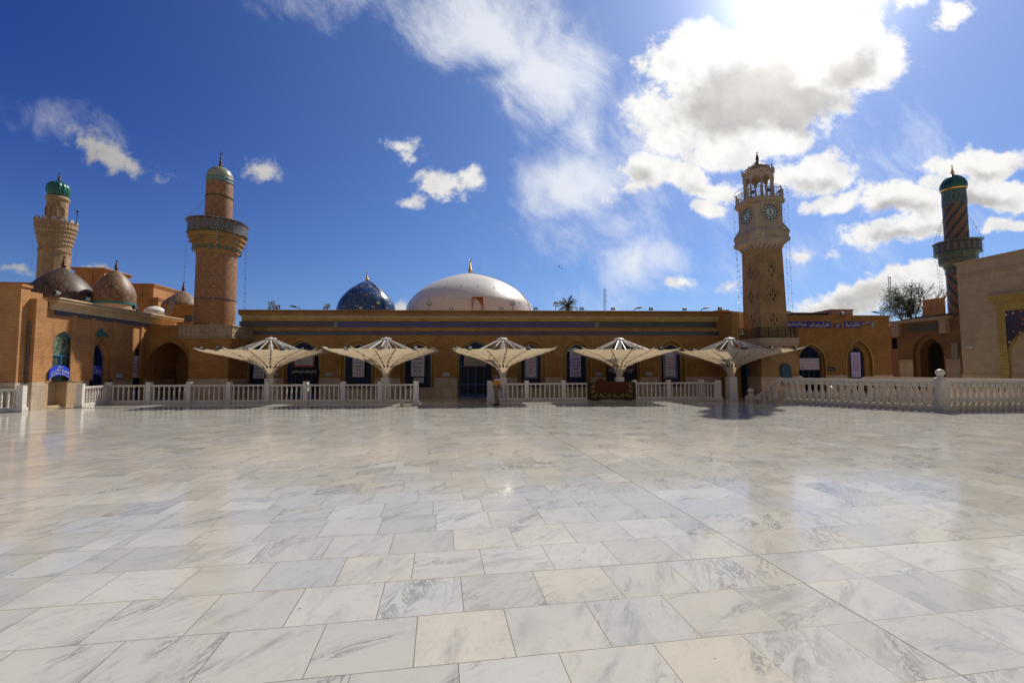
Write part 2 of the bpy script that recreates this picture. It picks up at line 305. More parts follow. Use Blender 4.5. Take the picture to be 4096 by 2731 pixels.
# vein space: rotated per slab, shifted per slab
ang = n.m('ADD', .75, n.m('MULTIPLY', n.m('SUBTRACT', w_r, .5), 1.3))
ca, sa = n.m('COSINE', ang), n.m('SINE', ang)
vu = n.m('ADD', n.m('MULTIPLY', U, ca), n.m('MULTIPLY', V, sa)); vv = n.m('SUBTRACT', n.m('MULTIPLY', V, ca), n.m('MULTIPLY', U, sa))
vs = n.v('ADD', n.comb(n.m('MULTIPLY', vu, .8), n.m('MULTIPLY', vv, 2.6), 0), n.v('SCALE', wn.outputs[1], 40.0))
nb = n.noise(vs, 1.3, 8, .66, .9); nv = n.noise(vs, 2.1, 9, .7, 1.6); nf = n.noise(vs, 7.0, 7, .7, .5)
cloud = n.ss(nb, .50, .76); vein = n.m('SUBTRACT', 1, n.ss(n.m('ABSOLUTE', n.m('SUBTRACT', nv, .5)), .004, .055))
mask = n.ss(n.noise(n.v('ADD', vs, (5, 5, 5)), .9, 3), n.m('SUBTRACT', .62, n.m('MULTIPLY', w_g, .2)), .70)
base = n.mix(x_r, (.575, .545, .475), (.455, .43, .375))
base = n.mix(n.m('MULTIPLY', n.ss(x_g, .86, .97), .55), base, (.58, .52, .41))
base = n.mix(n.m('MULTIPLY', n.ss(x_b, .84, .98), .6), base, (.47, .47, .46))
c = n.mix(n.m('MULTIPLY', cloud, .8), base, (.29, .285, .27))
c = n.mix(n.m('MULTIPLY', n.m('MULTIPLY', vein, mask), .78), c, (.16, .16, .155))
c = n.mix(n.m('MULTIPLY', n.m('MULTIPLY', n.ss(nf, .54, .72), n.ss(w_b, .2, .9, .25, 1)), .55), c, (.24, .235, .225))
c = n.mix(n.m('MULTIPLY', n.ss(n.noise(vs, 18.0, 5, .7), .60, .72), .35), c, (.25, .24, .22))
c = n.mix(n.m('MULTIPLY', n.ss(n.noise(g, .55, 6, .7), .60, .76), .38), c, (.62, .44, .20))
c = n.mix(n.m('MULTIPLY', n.ss(n.noise(g, .22, 4, .6), .4, .7), .25), c, (.52, .46, .38))
c = n.mix(n.m('MULTIPLY', n.ss(n.noise(n.v('ADD', g, (9, 2, 0)), 1.6, 9, .72), .46, .66), .30), c, (.36, .345, .31))
c = n.mix(n.m('MULTIPLY', n.ss(n.noise(g, 9.0, 8, .75), .58, .70), .30), c, (.25, .235, .21))
c = n.mix(n.m('MULTIPLY', joint, .9), c, (.17, .145, .10)); c = n.mix(n.m('MULTIPLY', ex, n.m('ADD', .5, n.m('MULTIPLY', n.m('LESS_THAN', n.m('ABSOLUTE', n.m('SUBTRACT', U, 1.0)), 2.5), .2))), c, n.mix(n.m('GREATER_THAN', U, -2), (.34, .27, .14), (.13, .11, .08)))
c = n.mix(n.m('MULTIPLY', n.m('LESS_THAN', n.vor(g, 1.9), .022), .8), c, (.10, .085, .07))
n.put(b.inputs['Base Color'], c)
rg = n.m('ADD', .055, n.m('MULTIPLY', n.ss(n.noise(g, 1.1, 6, .65), .3, .75), .07)); rg = n.m('ADD', rg, n.m('MULTIPLY', w_b, .03))
n.put(b.inputs['Roughness'], n.m('ADD', rg, n.m('ADD', n.m('MULTIPLY', joint, .4), n.m('MULTIPLY', n.ss(n.noise(g, 5.0, 8, .7), .48, .75), .16)))); b.inputs['IOR'].default_value = 1.45; b.inputs['Specular IOR Level'].default_value = .21
hh = n.m('ADD', n.m('MULTIPLY', n.noise(g, .8, 3), .6), n.m('MULTIPLY', joint, -.5))
bm_ = n.new('ShaderNodeBump'); bm_.inputs['Strength'].default_value = .02; bm_.inputs['Distance'].default_value = .02; n.put(bm_.inputs['Height'], hh)
tl = n.v('NORMALIZE', n.v('ADD', bm_.outputs[0], n.comb(n.m('MULTIPLY', n.m('SUBTRACT', w_r, .5), .0025), n.m('MULTIPLY', n.m('SUBTRACT', w_g, .5), .003), 0)))
n.put(b.inputs['Normal'], tl)
# canopy fabric
m, n, b = mat("cream_canopy_fabric"); FAB = m; co = obj_co(n)
f = n.noise(co, 1.2, 5, .6); c = n.mix(n.ss(f, .3, .75), (.74, .66, .53), (.66, .57, .44)); rad = n.v('LENGTH', n.v('MULTIPLY', co, (1, 1, 0)))
c = n.mix(n.m('MULTIPLY', n.ss(n.noise(co, 3.5, 6, .65), .5, .8), .4), c, (.55, .46, .34))
n.put(b.inputs['Base Color'], c); b.inputs['Roughness'].default_value = .8
tr = n.new('ShaderNodeBsdfTranslucent'); n.put(tr.inputs[0], n.mix(1.0, c, (1, .86, .66), 'MULTIPLY')); mx = n.new('ShaderNodeMixShader'); mx.inputs[0].default_value = .36
out = n.n['Material Output']; n.l.new(b.outputs[0], mx.inputs[1]); n.l.new(tr.outputs[0], mx.inputs[2]); n.l.new(mx.outputs[0], out.inputs[0])
# white dome
m, n, b = mat("white_dome_paint"); WDOME = m; co = obj_co(n); x, y, z = n.sep(co)
f = n.noise(n.comb(n.m('MULTIPLY', n.m('ARCTAN2', y, x), .5), n.m('MULTIPLY', z, 4), 0), 1.6, 7, .6)
n.put(b.inputs['Base Color'], n.mix(n.ss(f, .35, .75), (.80, .74, .64), (.72, .66, .56))); b.inputs['Roughness'].default_value = .36
n.put(b.inputs['Normal'], n.bump(n.noise(n.comb(x, y, n.m('MULTIPLY', z, 3)), 1.5, 4), .35, .05))
# carpet
m, n, b = mat("patterned_carpet"); CARP = m; co = obj_co(n); x, y, z = n.sep(co)
v = n.comb(n.m('ABSOLUTE', n.m('SUBTRACT', n.m('FRACT', n.m('MULTIPLY', n.m('ADD', x, 10), 1.15)), .5)), z, 0)
f1 = n.noise(v, 8.5, 4, .6, 1.0); vz = n.vor(v, 6.0)
brd = n.m('MAXIMUM', n.ss(n.m('MULTIPLY', z, -1), -.52, -.42), n.ss(n.m('ABSOLUTE', x), 1.02, 1.1))
fld = n.mix(n.ss(f1, .58, .63), (.10, .028, .010), (.03, .02, .010)); bc = n.mix(n.ss(f1, .50, .54), (.030, .020, .008), (.30, .21, .07))
bc = n.mix(n.m('LESS_THAN', vz, .16), bc, (.16, .04, .02)); c = n.mix(brd, fld, bc)
ed = n.m('MAXIMUM', n.ss(n.m('MULTIPLY', z, -1), -.16, -.14), n.ss(n.m('ABSOLUTE', x), 1.34, 1.38)); c = n.mix(ed, c, (.035, .018, .010))
n.put(b.inputs['Base Color'], c); b.inputs['Roughness'].default_value = .95; n.put(b.inputs['Normal'], n.bump(n.noise(co, 60, 3), .4, .01))
# spandrel mosaic
m, n, b = mat("mosaic_tile"); MOSA = m; co = obj_co(n); v = planar(n, co)
a = n.vor(v, 3.2); cc = n.sep(n.vor(v, 3.2, 'F1', 'Color'))[0]
c = n.mix(n.m('LESS_THAN', a, .25), (.04, .035, .05), (.36, .11, .03)); c = n.mix(n.m('MULTIPLY', n.m('LESS_THAN', a, .2), n.m('GREATER_THAN', cc, .5)), c, (.55, .52, .46)); c = n.mix(n.m('LESS_THAN', n.vor(v, 13.0), .13), c, (.30, .32, .36))
n.put(b.inputs['Base Color'], c); b.inputs['Roughness'].default_value = .3

# ------------------------------------------------------------------ mesh builder
MAT_OF = {}
class MB:
    def __init__(s): s.v = []; s.f = []; s.mi = []
    def quad(s, a, b, c, d, mi=0):
        k = len(s.v); s.v += [tuple(a), tuple(b), tuple(c), tuple(d)]; s.f.append((k, k + 1, k + 2, k + 3)); s.mi.append(mi)
    def tri(s, a, b, c, mi=0):
        k = len(s.v); s.v += [tuple(a), tuple(b), tuple(c)]; s.f.append((k, k + 1, k + 2)); s.mi.append(mi)
    def hexa(s, p, mi=0):   # p: 4 bottom (ccw) + 4 top
        k = len(s.v); s.v += [tuple(q) for q in p]
        for f in ((3, 2, 1, 0), (4, 5, 6, 7), (0, 1, 5, 4), (1, 2, 6, 5), (2, 3, 7, 6), (3, 0, 4, 7)): s.f.append(tuple(k + i for i in f)); s.mi.append(mi)
    def box(s, x0, x1, y0, y1, z0, z1, mi=0):
        s.hexa([(x0, y0, z0), (x1, y0, z0), (x1, y1, z0), (x0, y1, z0), (x0, y0, z1), (x1, y0, z1), (x1, y1, z1), (x0, y1, z1)], mi)
    def beam(s, a, b, wd, z0, z1, mi=0, ext=0):      # horizontal beam from a to b (2D), width wd; z may be (za,zb)
        a = Vector(a[:2]); b = Vector(b[:2]); d = (b - a).normalized(); q = Vector((-d.y, d.x)) * wd / 2; a = a - d * ext; b = b + d * ext
        za0, zb0 = z0 if isinstance(z0, tuple) else (z0, z0); za1, zb1 = z1 if isinstance(z1, tuple) else (z1, z1)
        s.hexa([(*(a - q), za0), (*(b - q), zb0), (*(b + q), zb0), (*(a + q), za0), (*(a - q), za1), (*(b - q), zb1), (*(b + q), zb1), (*(a + q), za1)], mi)
    def lathe(s, prof, cx=0, cy=0, n=32, ph=0, mi=0, flute=None, cap=True):
        k0 = len(s.v)
        for (r, z) in prof:
            for i in range(n):
                a = ph + 2 * math.pi * i / n; rr = r * (flute(i / n) if flute else 1); s.v.append((cx + rr * math.cos(a), cy + rr * math.sin(a), z))
        for j in range(len(prof) - 1):
            for i in range(n):
                a = k0 + j * n + i; b2 = k0 + j * n + (i + 1) % n; s.f.append((a, b2, b2 + n, a + n)); s.mi.append(mi)
        if cap:
            s.f.append(tuple(k0 + i for i in reversed(range(n)))); s.mi.append(mi)
            s.f.append(tuple(k0 + (len(prof) - 1) * n + i for i in range(n))); s.mi.append(mi)
    def tube(s, a, b, r, n=6, mi=0, r2=None):
        a = Vector(a); b = Vector(b); d = (b - a).normalized(); q = d.orthogonal().normalized(); p = d.cross(q); r2 = r if r2 is None else r2; k = len(s.v)
        for (c, rr) in ((a, r), (b, r2)):
            for i in range(n):
                t = 2 * math.pi * i / n; s.v.append(tuple(c + q * rr * math.cos(t) + p * rr * math.sin(t)))
        for i in range(n): s.f.append((k + i, k + (i + 1) % n, k + n + (i + 1) % n, k + n + i)); s.mi.append(mi)
        s.f.append(tuple(k + i for i in reversed(range(n)))); s.mi.append(mi); s.f.append(tuple(k + n + i for i in range(n))); s.mi.append(mi)
    def path(s, pts, r, n=5, mi=0):
        for a, b in zip(pts, pts[1:]): s.tube(a, b, r, n, mi)
    def sph(s, c, r, n=10, mi=0, sz=1):
        s.lathe([(max(.0001, r * math.sin(math.pi * i / n)), c[2] - r * sz * math.cos(math.pi * i / n)) for i in range(n + 1)], c[0], c[1], n + 2, mi=mi)
    def split(s, name, mats, parent=None, smooth=False, M=None, tol=.03):
        par = list(range(len(s.v)))
        def fd(i):
            while par[i] != i: par[i] = par[par[i]]; i = par[i]
            return i
        for f in s.f:
            for q in f[1:]: par[fd(q)] = fd(f[0])
        grp = {}
        for i, f in enumerate(s.f): grp.setdefault(fd(f[0]), []).append(i)
        bbs = []
        for g, fs in grp.items():
            vs = [s.v[q] for i in fs for q in s.f[i]]; bbs.append(([min(v[k] for v in vs) - tol for k in range(3)], [max(v[k] for v in vs) + tol for k in range(3)], fs))
        ch = True
        while ch:
            ch = False; i = 0
            while i < len(bbs):
                j = i + 1
                while j < len(bbs):
                    a, b = bbs[i], bbs[j]
                    if all(a[0][k] <= b[1][k] and b[0][k] <= a[1][k] for k in range(3)):
                        bbs[i] = ([min(a[0][k], b[0][k]) for k in range(3)], [max(a[1][k], b[1][k]) for k in range(3)], a[2] + b[2]); bbs.pop(j); ch = True
                    else: j += 1
                i += 1
        out = None
        for lo, hi, fs in bbs:
            m2 = MB()
            for i in fs:
                k = len(m2.v); m2.v += [s.v[q] for q in s.f[i]]; m2.f.append(tuple(range(k, k + len(s.f[i])))); m2.mi.append(s.mi[i])
            out = m2.build(name, mats, parent, smooth, M)
        return out
    def build(s, name, mats, parent=None, smooth=False, M=None):
        me = bpy.data.meshes.new(name)
        vs = s.v if M is None else [tuple(M @ Vector(p)) for p in s.v]
        me.from_pydata(vs, [], s.f)
        if not isinstance(mats, (list, tuple)): mats = [mats]
        for m in mats: me.materials.append(m)
        for p, i in zip(me.polygons, s.mi): p.material_index = i; p.use_smooth = smooth
        if smooth:
            try: me.set_sharp_from_angle(angle=R(35))
            except Exception: pass
        me.validate(); me.update()
        o = bpy.data.objects.new(name, me); COL.objects.link(o)
        if parent: o.parent = parent
        return o
def tag(o, label=None, cat=None, group=None, kind=None):
    if label: o['label'] = label
    if cat: o['category'] = cat
    if group: o['group'] = group
    if kind: o['kind'] = kind
    return o
XF = {}
def thing(name, label, cat, loc=(0, 0, 0), rz=0, group=None):
    o = bpy.data.objects.new(name, None); COL.objects.link(o); o.location = loc; o.rotation_euler = (0, 0, rz); o.empty_display_size = .2
    tag(o, label, cat, group); XF[o] = (Matrix.Translation(Vector(loc)) @ Matrix.Rotation(rz, 4, 'Z')).inverted(); return o
def struct(o): o['kind'] = 'structure'; return o
def copy_tree(o, parent=None):
    c = o.copy(); COL.objects.link(c)
    if parent: c.parent = parent
    for ch in [q for q in bpy.data.objects if q.parent == o]: copy_tree(ch, c)
    return c

class Frame:
    def __init__(s, O, deg):
        s.O = Vector(O); s.a = R(deg); s.ex = Vector((math.cos(s.a), math.sin(s.a), 0)); s.n = Vector((math.sin(s.a), -math.cos(s.a), 0))
    def uz(s, px, py, off=0):
        d = ray(px, py); P0 = s.O + s.n * off; t = (P0 - Vector((0, 0, EYE))).dot(s.n) / d.dot(s.n); p = Vector((0, 0, EYE)) + d * t
        return (p - s.O).dot(s.ex), p.z
    def u(s, px, off=0, py=1475): return s.uz(px, py, off)[0]
    def w(s, u, off, z): return s.O + s.ex * u + s.n * off + Vector((0, 0, z))
    def thing(s, name, label, cat, u=0, off=0, z=0, group=None): return thing(name, label, cat, tuple(s.w(u, off, z)), s.a, group)

# ------------------------------------------------------------------ arabic text
AR = {'ا':0xFE8D,'أ':0xFE83,'إ':0xFE87,'آ':0xFE81,'ب':0xFE8F,'ة':0xFE93,'ت':0xFE95,'ث':0xFE99,'ج':0xFE9D,'ح':0xFEA1,'خ':0xFEA5,'د':0xFEA9,'ذ':0xFEAB,'ر':0xFEAD,'ز':0xFEAF,'س':0xFEB1,'ش':0xFEB5,'ص':0xFEB9,'ض':0xFEBD,'ط':0xFEC1,'ظ':0xFEC5,'ع':0xFEC9,'غ':0xFECD,'ف':0xFED1,'ق':0xFED5,'ك':0xFED9,'ل':0xFEDD,'م':0xFEE1,'ن':0xFEE5,'ه':0xFEE9,'و':0xFEED,'ى':0xFEEF,'ي':0xFEF1,'ؤ':0xFE85,'ئ':0xFE89,'ء':0xFE80}
NOJ = set('اأإآدذرزوىةؤء')
def shape(s):
    out = []; n = len(s); i = 0; prevj = False
    while i < n:
        c = s[i]
        if c not in AR: out.append(c); prevj = False; i += 1; continue
        nx = s[i + 1] if i + 1 < n else ' '
        if c == 'ل' and nx in 'اأإآ':
            out.append(chr({'آ':0xFEF5,'أ':0xFEF7,'إ':0xFEF9,'ا':0xFEFB}[nx] + (1 if prevj else 0))); prevj = False; i += 2; continue
        nj = c not in NOJ and nx in AR and nx != 'ء'; b = AR[c]
        k = 0 if c == 'ء' else ((1 if prevj else 0) if c in NOJ else ((3 if nj else 1) if prevj else (2 if nj else 0)))
        out.append(chr(b + k)); prevj = nj; i += 1
    return ''.join(reversed(out))
def textgeo(s, arab=True, bold=.012):
    c = bpy.data.curves.new('lettering', 'FONT'); c.body = shape(s) if arab else s; c.resolution_u = 2; c.offset = bold
    o = bpy.data.objects.new('lettering', c); COL.objects.link(o); bpy.context.view_layer.update()
    me = bpy.data.meshes.new_from_object(o.evaluated_get(bpy.context.evaluated_depsgraph_get()))
    vs = [v.co.copy() for v in me.vertices]; fs = [tuple(p.vertices) for p in me.polygons]
    bpy.data.objects.remove(o); bpy.data.curves.remove(c); bpy.data.meshes.remove(me)
    # islands
    par = list(range(len(vs)))
    def fd(i):
        while par[i] != i: par[i] = par[par[i]]; i = par[i]
        return i
    for f in fs:
        for q in f[1:]: par[fd(q)] = fd(f[0])
    ids = {}
    isl = [ids.setdefault(fd(i), len(ids)) for i in range(len(vs))]
    return vs, fs, isl
def add_text(mb, s, x0, x1, z0, z1, y, mi=0, arab=True, bold=.012, fn=None, keep=False):
    """fit the line in the box x0..x1 z0..z1, in the plane y (lifted a little towards -y)"""
    vs, fs, isl = textgeo(s, arab, bold)
    if not vs: return
    ax, bx = min(v.x for v in vs), max(v.x for v in vs); az, bz = min(v.y for v in vs), max(v.y for v in vs)
    sx = (x1 - x0) / (bx - ax); sz = (z1 - z0) / (bz - az)
    if keep: sx = sz = min(sx, sz)
    cx_, cz_ = (x0 + x1) / 2, (z0 + z1) / 2; k = len(mb.v)
    for v, i in zip(vs, isl):
        p = (cx_ + (v.x - (ax + bx) / 2) * sx, y - .0015 * (i % 3), cz_ + (v.y - (az + bz) / 2) * sz)
        mb.v.append(fn(p) if fn else p)
    for f in fs: mb.f.append(tuple(k + q for q in f)); mb.mi.append(mi)

# ------------------------------------------------------------------ arches and walls
def arch_z(t, sp, ap):
    a = min(1, abs(t)); return sp + (ap - sp) * (.70 * math.sqrt(1 - a * a) + .30 * (1 - a))
def wall(mb, u0, u1, z0, z1, ops, y=0, rev=.25, mi=0, NA=14):
    x = u0
    for (a, b, sill, sp, ap) in sorted(ops):
        if a > x: mb.quad((x, y, z0), (a, y, z0), (a, y, z1), (x, y, z1), mi)
        if sill > z0 + .001:
            mb.quad((a, y, z0), (b, y, z0), (b, y, sill), (a, y, sill), mi); mb.quad((a, y, sill), (b, y, sill), (b, y + rev, sill), (a, y + rev, sill), mi)
        pts = [(a + (b - a) * (i / NA), arch_z(2 * i / NA - 1, sp, ap)) for i in range(NA + 1)]
        for (xa, za), (xb, zb) in zip(pts, pts[1:]):
            mb.quad((xa, y, za), (xb, y, zb), (xb, y, z1), (xa, y, z1), mi); mb.quad((xa, y, za), (xa, y + rev, za), (xb, y + rev, zb), (xb, y, zb), mi)
        mb.quad((a, y, sill), (a, y + rev, sill), (a, y + rev, sp), (a, y, sp), mi); mb.quad((b, y, sill), (b, y, sp), (b, y + rev, sp), (b, y + rev, sill), mi)
        x = b
    if x < u1: mb.quad((x, y, z0), (u1, y, z0), (u1, y, z1), (x, y, z1), mi)
def archfill(mb, a, b, sill, sp, ap, y, mi=0, NA=14, sc=1.0):
    for i in range(NA):
        t0, t1 = i / NA, (i + 1) / NA; xa, xb = a + (b - a) * t0, a + (b - a) * t1
        mb.quad((xa, y, sill), (xb, y, sill), (xb, y, arch_z(2 * t1 - 1, sp, ap)), (xa, y, arch_z(2 * t0 - 1, sp, ap)), mi)
def archband(mb, a, b, sill, sp, ap, wd, y0, y1, mi=0, NA=14, legs=True):
    """moulding of width wd outside the opening, between depths y0 (front) and y1"""
    P = [(a, sill)] if legs else []; Q = [(a - wd, sill)] if legs else []
    for i in range(NA + 1):
        t = 2 * i / NA - 1; P.append((a + (b - a) * i / NA, arch_z(t, sp, ap))); Q.append((a - wd + (b - a + 2 * wd) * i / NA, arch_z(t, sp, ap + wd * 1.15)))
    if legs: P.append((b, sill)); Q.append((b + wd, sill))
    for (p, p2, q, q2) in zip(P, P[1:], Q, Q[1:]):
        mb.quad((p[0], y0, p[1]), (p2[0], y0, p2[1]), (q2[0], y0, q2[1]), (q[0], y0, q[1]), mi)
        mb.quad((q[0], y0, q[1]), (q2[0], y0, q2[1]), (q2[0], y1, q2[1]), (q[0], y1, q[1]), mi)
        mb.quad((p[0], y0, p[1]), (p[0], y1, p[1]), (p2[0], y1, p2[1]), (p2[0], y0, p2[1]), mi)
def window(parent, a, b, sill, sp, ap, y, frame=None, pane=None, door=False, grid=.16, fw=.06, name='window'):
    frame = frame or BLUE; pane = pane or GLASS
    mb = MB(); archfill(mb, a, b, sill, sp, ap, y + .06); wn_ = mb.build(name, pane, parent)
    fr = MB(); archband(fr, a + fw, b - fw, sill, sp, ap - fw * 1.1, fw, y - .005, y + .055)
    c = (a + b) / 2; gb = MB()
    if door:
        zt = min(2.15, sp - .25)
        fr.box(a + fw, b - fw, y, y + .05, zt, zt + .11)
        for q in (.25, .75): fr.box(a + (b - a) * q - .04, a + (b - a) * q + .04, y + .002, y + .048, sill, zt)
        fr.box(c - .05, c + .05, y - .002, y + .052, sill, zt); fr.box(a + fw, b - fw, y + .004, y + .046, sill + .85, sill + .95); fr.box(a + fw, b - fw, y + .004, y + .046, sill, sill + .22)
    elif frame is LBLUE:
        fr.box(c - .02, c + .02, y, y + .05, sill, 2.75); fr.box(a + fw, b - fw, y + .002, y + .048, 2.75, 2.79)
    else:
        fr.box(c - .025, c + .025, y, y + .05, sill, sp); fr.box(a + fw, b - fw, y + .002, y + .048, sp - .2, sp - .15)
    if grid:
        k = 1; lo = sill if not door else zt + .12
        while a + fw + k * grid < b - fw:
            x = a + fw + k * grid; t = 2 * (x - a) / (b - a) - 1; gb.box(x - .009, x + .009, y + .01, y + .03, lo, arch_z(t, sp, ap) - fw); k += 1
        z = lo + grid
        while z < ap - .15:
            hw = (b - a) / 2 - fw
            while z > sp and hw > .05 and arch_z(hw / ((b - a) / 2), sp, ap) - fw < z: hw -= .02
            gb.box(c - hw, c + hw, y + .012, y + .028, z - .009, z + .009); z += grid
    fr.build('frame', frame, wn_)
    if grid: gb.build('grille', frame, wn_)
    return wn_
def extr(mb, prof, u0, u1, mi=0, caps=True, mis=None):
    """profile [(off,z)] in front of the wall, extruded along u"""
    for i, ((o0, z0), (o1, z1)) in enumerate(zip(prof, prof[1:])):
        mb.quad((u0, -o0, z0), (u1, -o0, z0), (u1, -o1, z1), (u0, -o1, z1), mis[i] if mis else mi)
    if caps:
        for u in (u0, u1):
            k = len(mb.v); mb.v += [(u, -o, z) for o, z in prof] + [(u, .0, prof[-1][1]), (u, .0, prof[0][1])]; mb.f.append(tuple(range(k, k + len(prof) + 2))); mb.mi.append(mi)

# ================================================================== ground
FA = Frame((0, 32.7, 0), 2.6)                # main facade
FB = Frame((25.2, 35.2, 0), 2.6)              # set back block at the right
FL = Frame((-24.3, 24.0, 0), 95.5)            # left wing, faces right
FR = Frame((30.2, 30.0, 0), -83.0)            # right building, faces left
FM = Frame((34.0, 38.0, 0), -80.5)            # low building behind it
pA = Vector((15.5, 26.4)); pP = Vector((19.75, 21.05)); pB = Vector((14.5, 28.2)); qB = Vector((21.4, 30.6)); q2 = Vector((22.4, 29.0)); q3 = Vector((25.6, 21.4))
PIT = [pB + Vector((.12, .1)), pA + Vector((.12, .1)), pP + Vector((.05, .16)), q3 + Vector((-.15, .12)), q2 + Vector((-.15, -.1)), qB + Vector((-.15, -.1))]
bm = bmesh.new(); B = 420
ov = [bm.verts.new((x, y, 0)) for x, y in ((-B, -B), (B, -B), (B, B), (-B, B))]; iv = [bm.verts.new((p.x, p.y, 0)) for p in PIT]
ed = [bm.edges.new((ov[i], ov[(i + 1) % 4])) for i in range(4)] + [bm.edges.new((iv[i], iv[(i + 1) % len(iv)])) for i in range(len(iv))]
bmesh.ops.triangle_fill(bm, edges=ed, use_beauty=True, normal=(0, 0, 1))
me = bpy.data.meshes.new('plaza_floor'); bm.to_mesh(me); bm.free(); me.materials.append(FLOORM)
fl = bpy.data.objects.new('plaza_floor', me); COL.objects.link(fl); struct(fl)
mb = MB()
for i in range(len(PIT)):
    a, b_ = PIT[i], PIT[(i + 1) % len(PIT)]; mb.quad((a.x, a.y, -1.8), (b_.x, b_.y, -1.8), (b_.x, b_.y, -.001), (a.x, a.y, -.001))
mb.v += [(p.x, p.y, -1.8) for p in PIT]; k = len(mb.v); mb.f.append(tuple(range(k - len(PIT), k))); mb.mi.append(0)
d = (pB - pA).normalized(); sd = Vector((d.y, -d.x)) * 5.4
for i in range(9):                                     # steps going down
    a = pA + d * (.1 + i * .24) + Vector((.15, .1)); mb.beam(a, a + sd, .24, -1.8, -.16 - .17 * i)
struct(mb.build('stairwell', PALE))
# thin dark strip in place of a cable's shadow before the far balustrades
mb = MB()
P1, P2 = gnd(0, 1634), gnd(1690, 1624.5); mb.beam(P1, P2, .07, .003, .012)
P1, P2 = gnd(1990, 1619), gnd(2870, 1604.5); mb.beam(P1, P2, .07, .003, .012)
struct(mb.build('cable_shadow_strip', BLK))

# ================================================================== main facade
Z_ROOF = 6.0
hall = FA.thing('prayer_hall', 'long low yellow brick prayer hall with dark calligraphy friezes behind the parasols', 'building')
uL, uR = FA.u(946, .5), FA.u(2884)
def zf(y, off=0, x=1900): return FA.uz(x, y, off)[1]
zs = dict(fr1t=zf(1287), fr1b=zf(1309), fr2t=zf(1325), fr2b=zf(1339.5))
WINS = [(999, 1067), (1384, 1488), (1620, 1724), (2083, 2163), (2264, 2344), (2643, 2718)]
DOORS = [(1152, 1277), (1838, 1968), (2425, 2545)]
ops = []; inner = []
for (a, b_) in WINS:
    ua, ub = FA.u(a, -.25), FA.u(b_, -.25); ops.append((ua - .27, ub + .27, 0.0, 3.10, 4.02)); inner.append((ua, ub, .66, 3.0, 3.74, False))
for (a, b_) in DOORS:
    ua, ub = FA.u(a, -.25), FA.u(b_, -.25); ops.append((ua - .14, ub + .14, 0.0, 2.95, 4.10)); inner.append((ua, ub, 0.0, 2.85, 3.94, True))
mb = MB(); wall(mb, uL, uR, 0, zf(1273.5, 0), ops, 0, .13)
for (a, b_, si, sp, ap, dr) in inner:
    mb2 = mb
    wall(mb2, a - .35, b_ + .35, 0, 4.25, [(a, b_, si, sp, ap)], .13, .2)
mb.quad((uR, 0, 0), (uR, 6, 0), (uR, 6, 5.95), (uR, 0, 5.95)); mb.quad((uL, 0, 0), (uL, 6, 0), (uL, 6, 5.95), (uL, 0, 5.95))
mb.build('wall', BR, hall)
mb = MB()
for (a, b_, si, sp, ap, dr), (oa, ob, *_r2) in zip(inner, ops):
    archband(mb, oa, ob, 1.45, _r2[1], _r2[2], .10, -.05, .0); archband(mb, a, b_, 1.45 if si < 1.3 else si, sp, ap, .09, .09, .13)
mb.split('arch_moulding', BRG, hall)
mb = MB()
U = uL
for u in [FA.u(p) for p in (1300, 1352, 1500, 1570, 1612, 1748, 1822, 1985, 2060, 2188, 2240, 2372, 2412, 2560, 2620, 2750)]:
    mb.box(u - .02, u + .02, -.022, .0, 1.42, zs['fr2b'] - .04)
mb.split('pilaster_strip', BRG, hall)
# dado panels between openings
mb = MB(); xs = uL; DZ = 1.386
for (oa, ob, *_q) in sorted(ops):
    if oa > xs: mb.box(xs, oa, -.04, .0, 0, DZ - .03); mb.box(xs, oa, -.06, .0, DZ - .03, DZ)
    xs = ob
mb.box(xs, uR, -.04, 0, 0, DZ - .03); mb.box(xs, uR, -.06, 0, DZ - .03, DZ)
for (a, b_, si, sp, ap, dr) in inner:
    if not dr: mb.box(a - .25, b_ + .25, .02, .13, 0, .62); mb.box(a - .26, b_ + .26, -.12, .14, .62, .69)
mb.split('dado', DADO, hall)
for (a, b_, si, sp, ap, dr) in inner:
    if dr: window(hall, a, b_, si, sp, ap, .22, door=True, name='door')
    else: window(hall, a, b_, si, sp, ap, .22)
# cornice
zc = lambda y, off: zf(y, off)
zt = zc(1241, .6)
prof = [(.6, zt), (.6, zt - .07), (.52, zt - .07), (.52, zc(1259, .5)), (.46, zc(1260, .5))]
mb = MB(); extr(mb, prof, uL, FA.u(2940, .6))
k = 0; u = uL
while u < FA.u(2936, .6):
    mb.box(u, u + .09, -.56, -.52, zc(1256, .5), zt - .12); u += .19
mb.box(uL, FA.u(2940, .6), -.52, 22, zt - .2, zt - .01)
mb.build('cornice', BR, hall)
mb = MB(); z0, z1 = zc(1261, .46), zc(1272.5, .1); cv = [(.46, z0)] + [(.46 - .38 * math.sin(t * math.pi / 2), z0 - (z0 - z1) * (1 - math.cos(t * math.pi / 2)) ** .8) for t in [i / 8 for i in range(1, 9)]]
extr(mb, cv, uL, FA.u(2905, .3)); mb.build('cove', CONC, hall, smooth=True)
mb = MB(); extr(mb, [(.08, zc(1273, .1)), (.08, zf(1285)), (.0, zf(1286))], uL, FA.u(2890))
for px in (1130, 1350, 1560, 1680, 1820, 2015, 2100, 2240, 2380, 2500, 2640): mb.box(FA.u(px) - .08, FA.u(px) + .08, -.12, -.08, zf(1284), zf(1274))
mb.build('brick_band', BRG, hall)
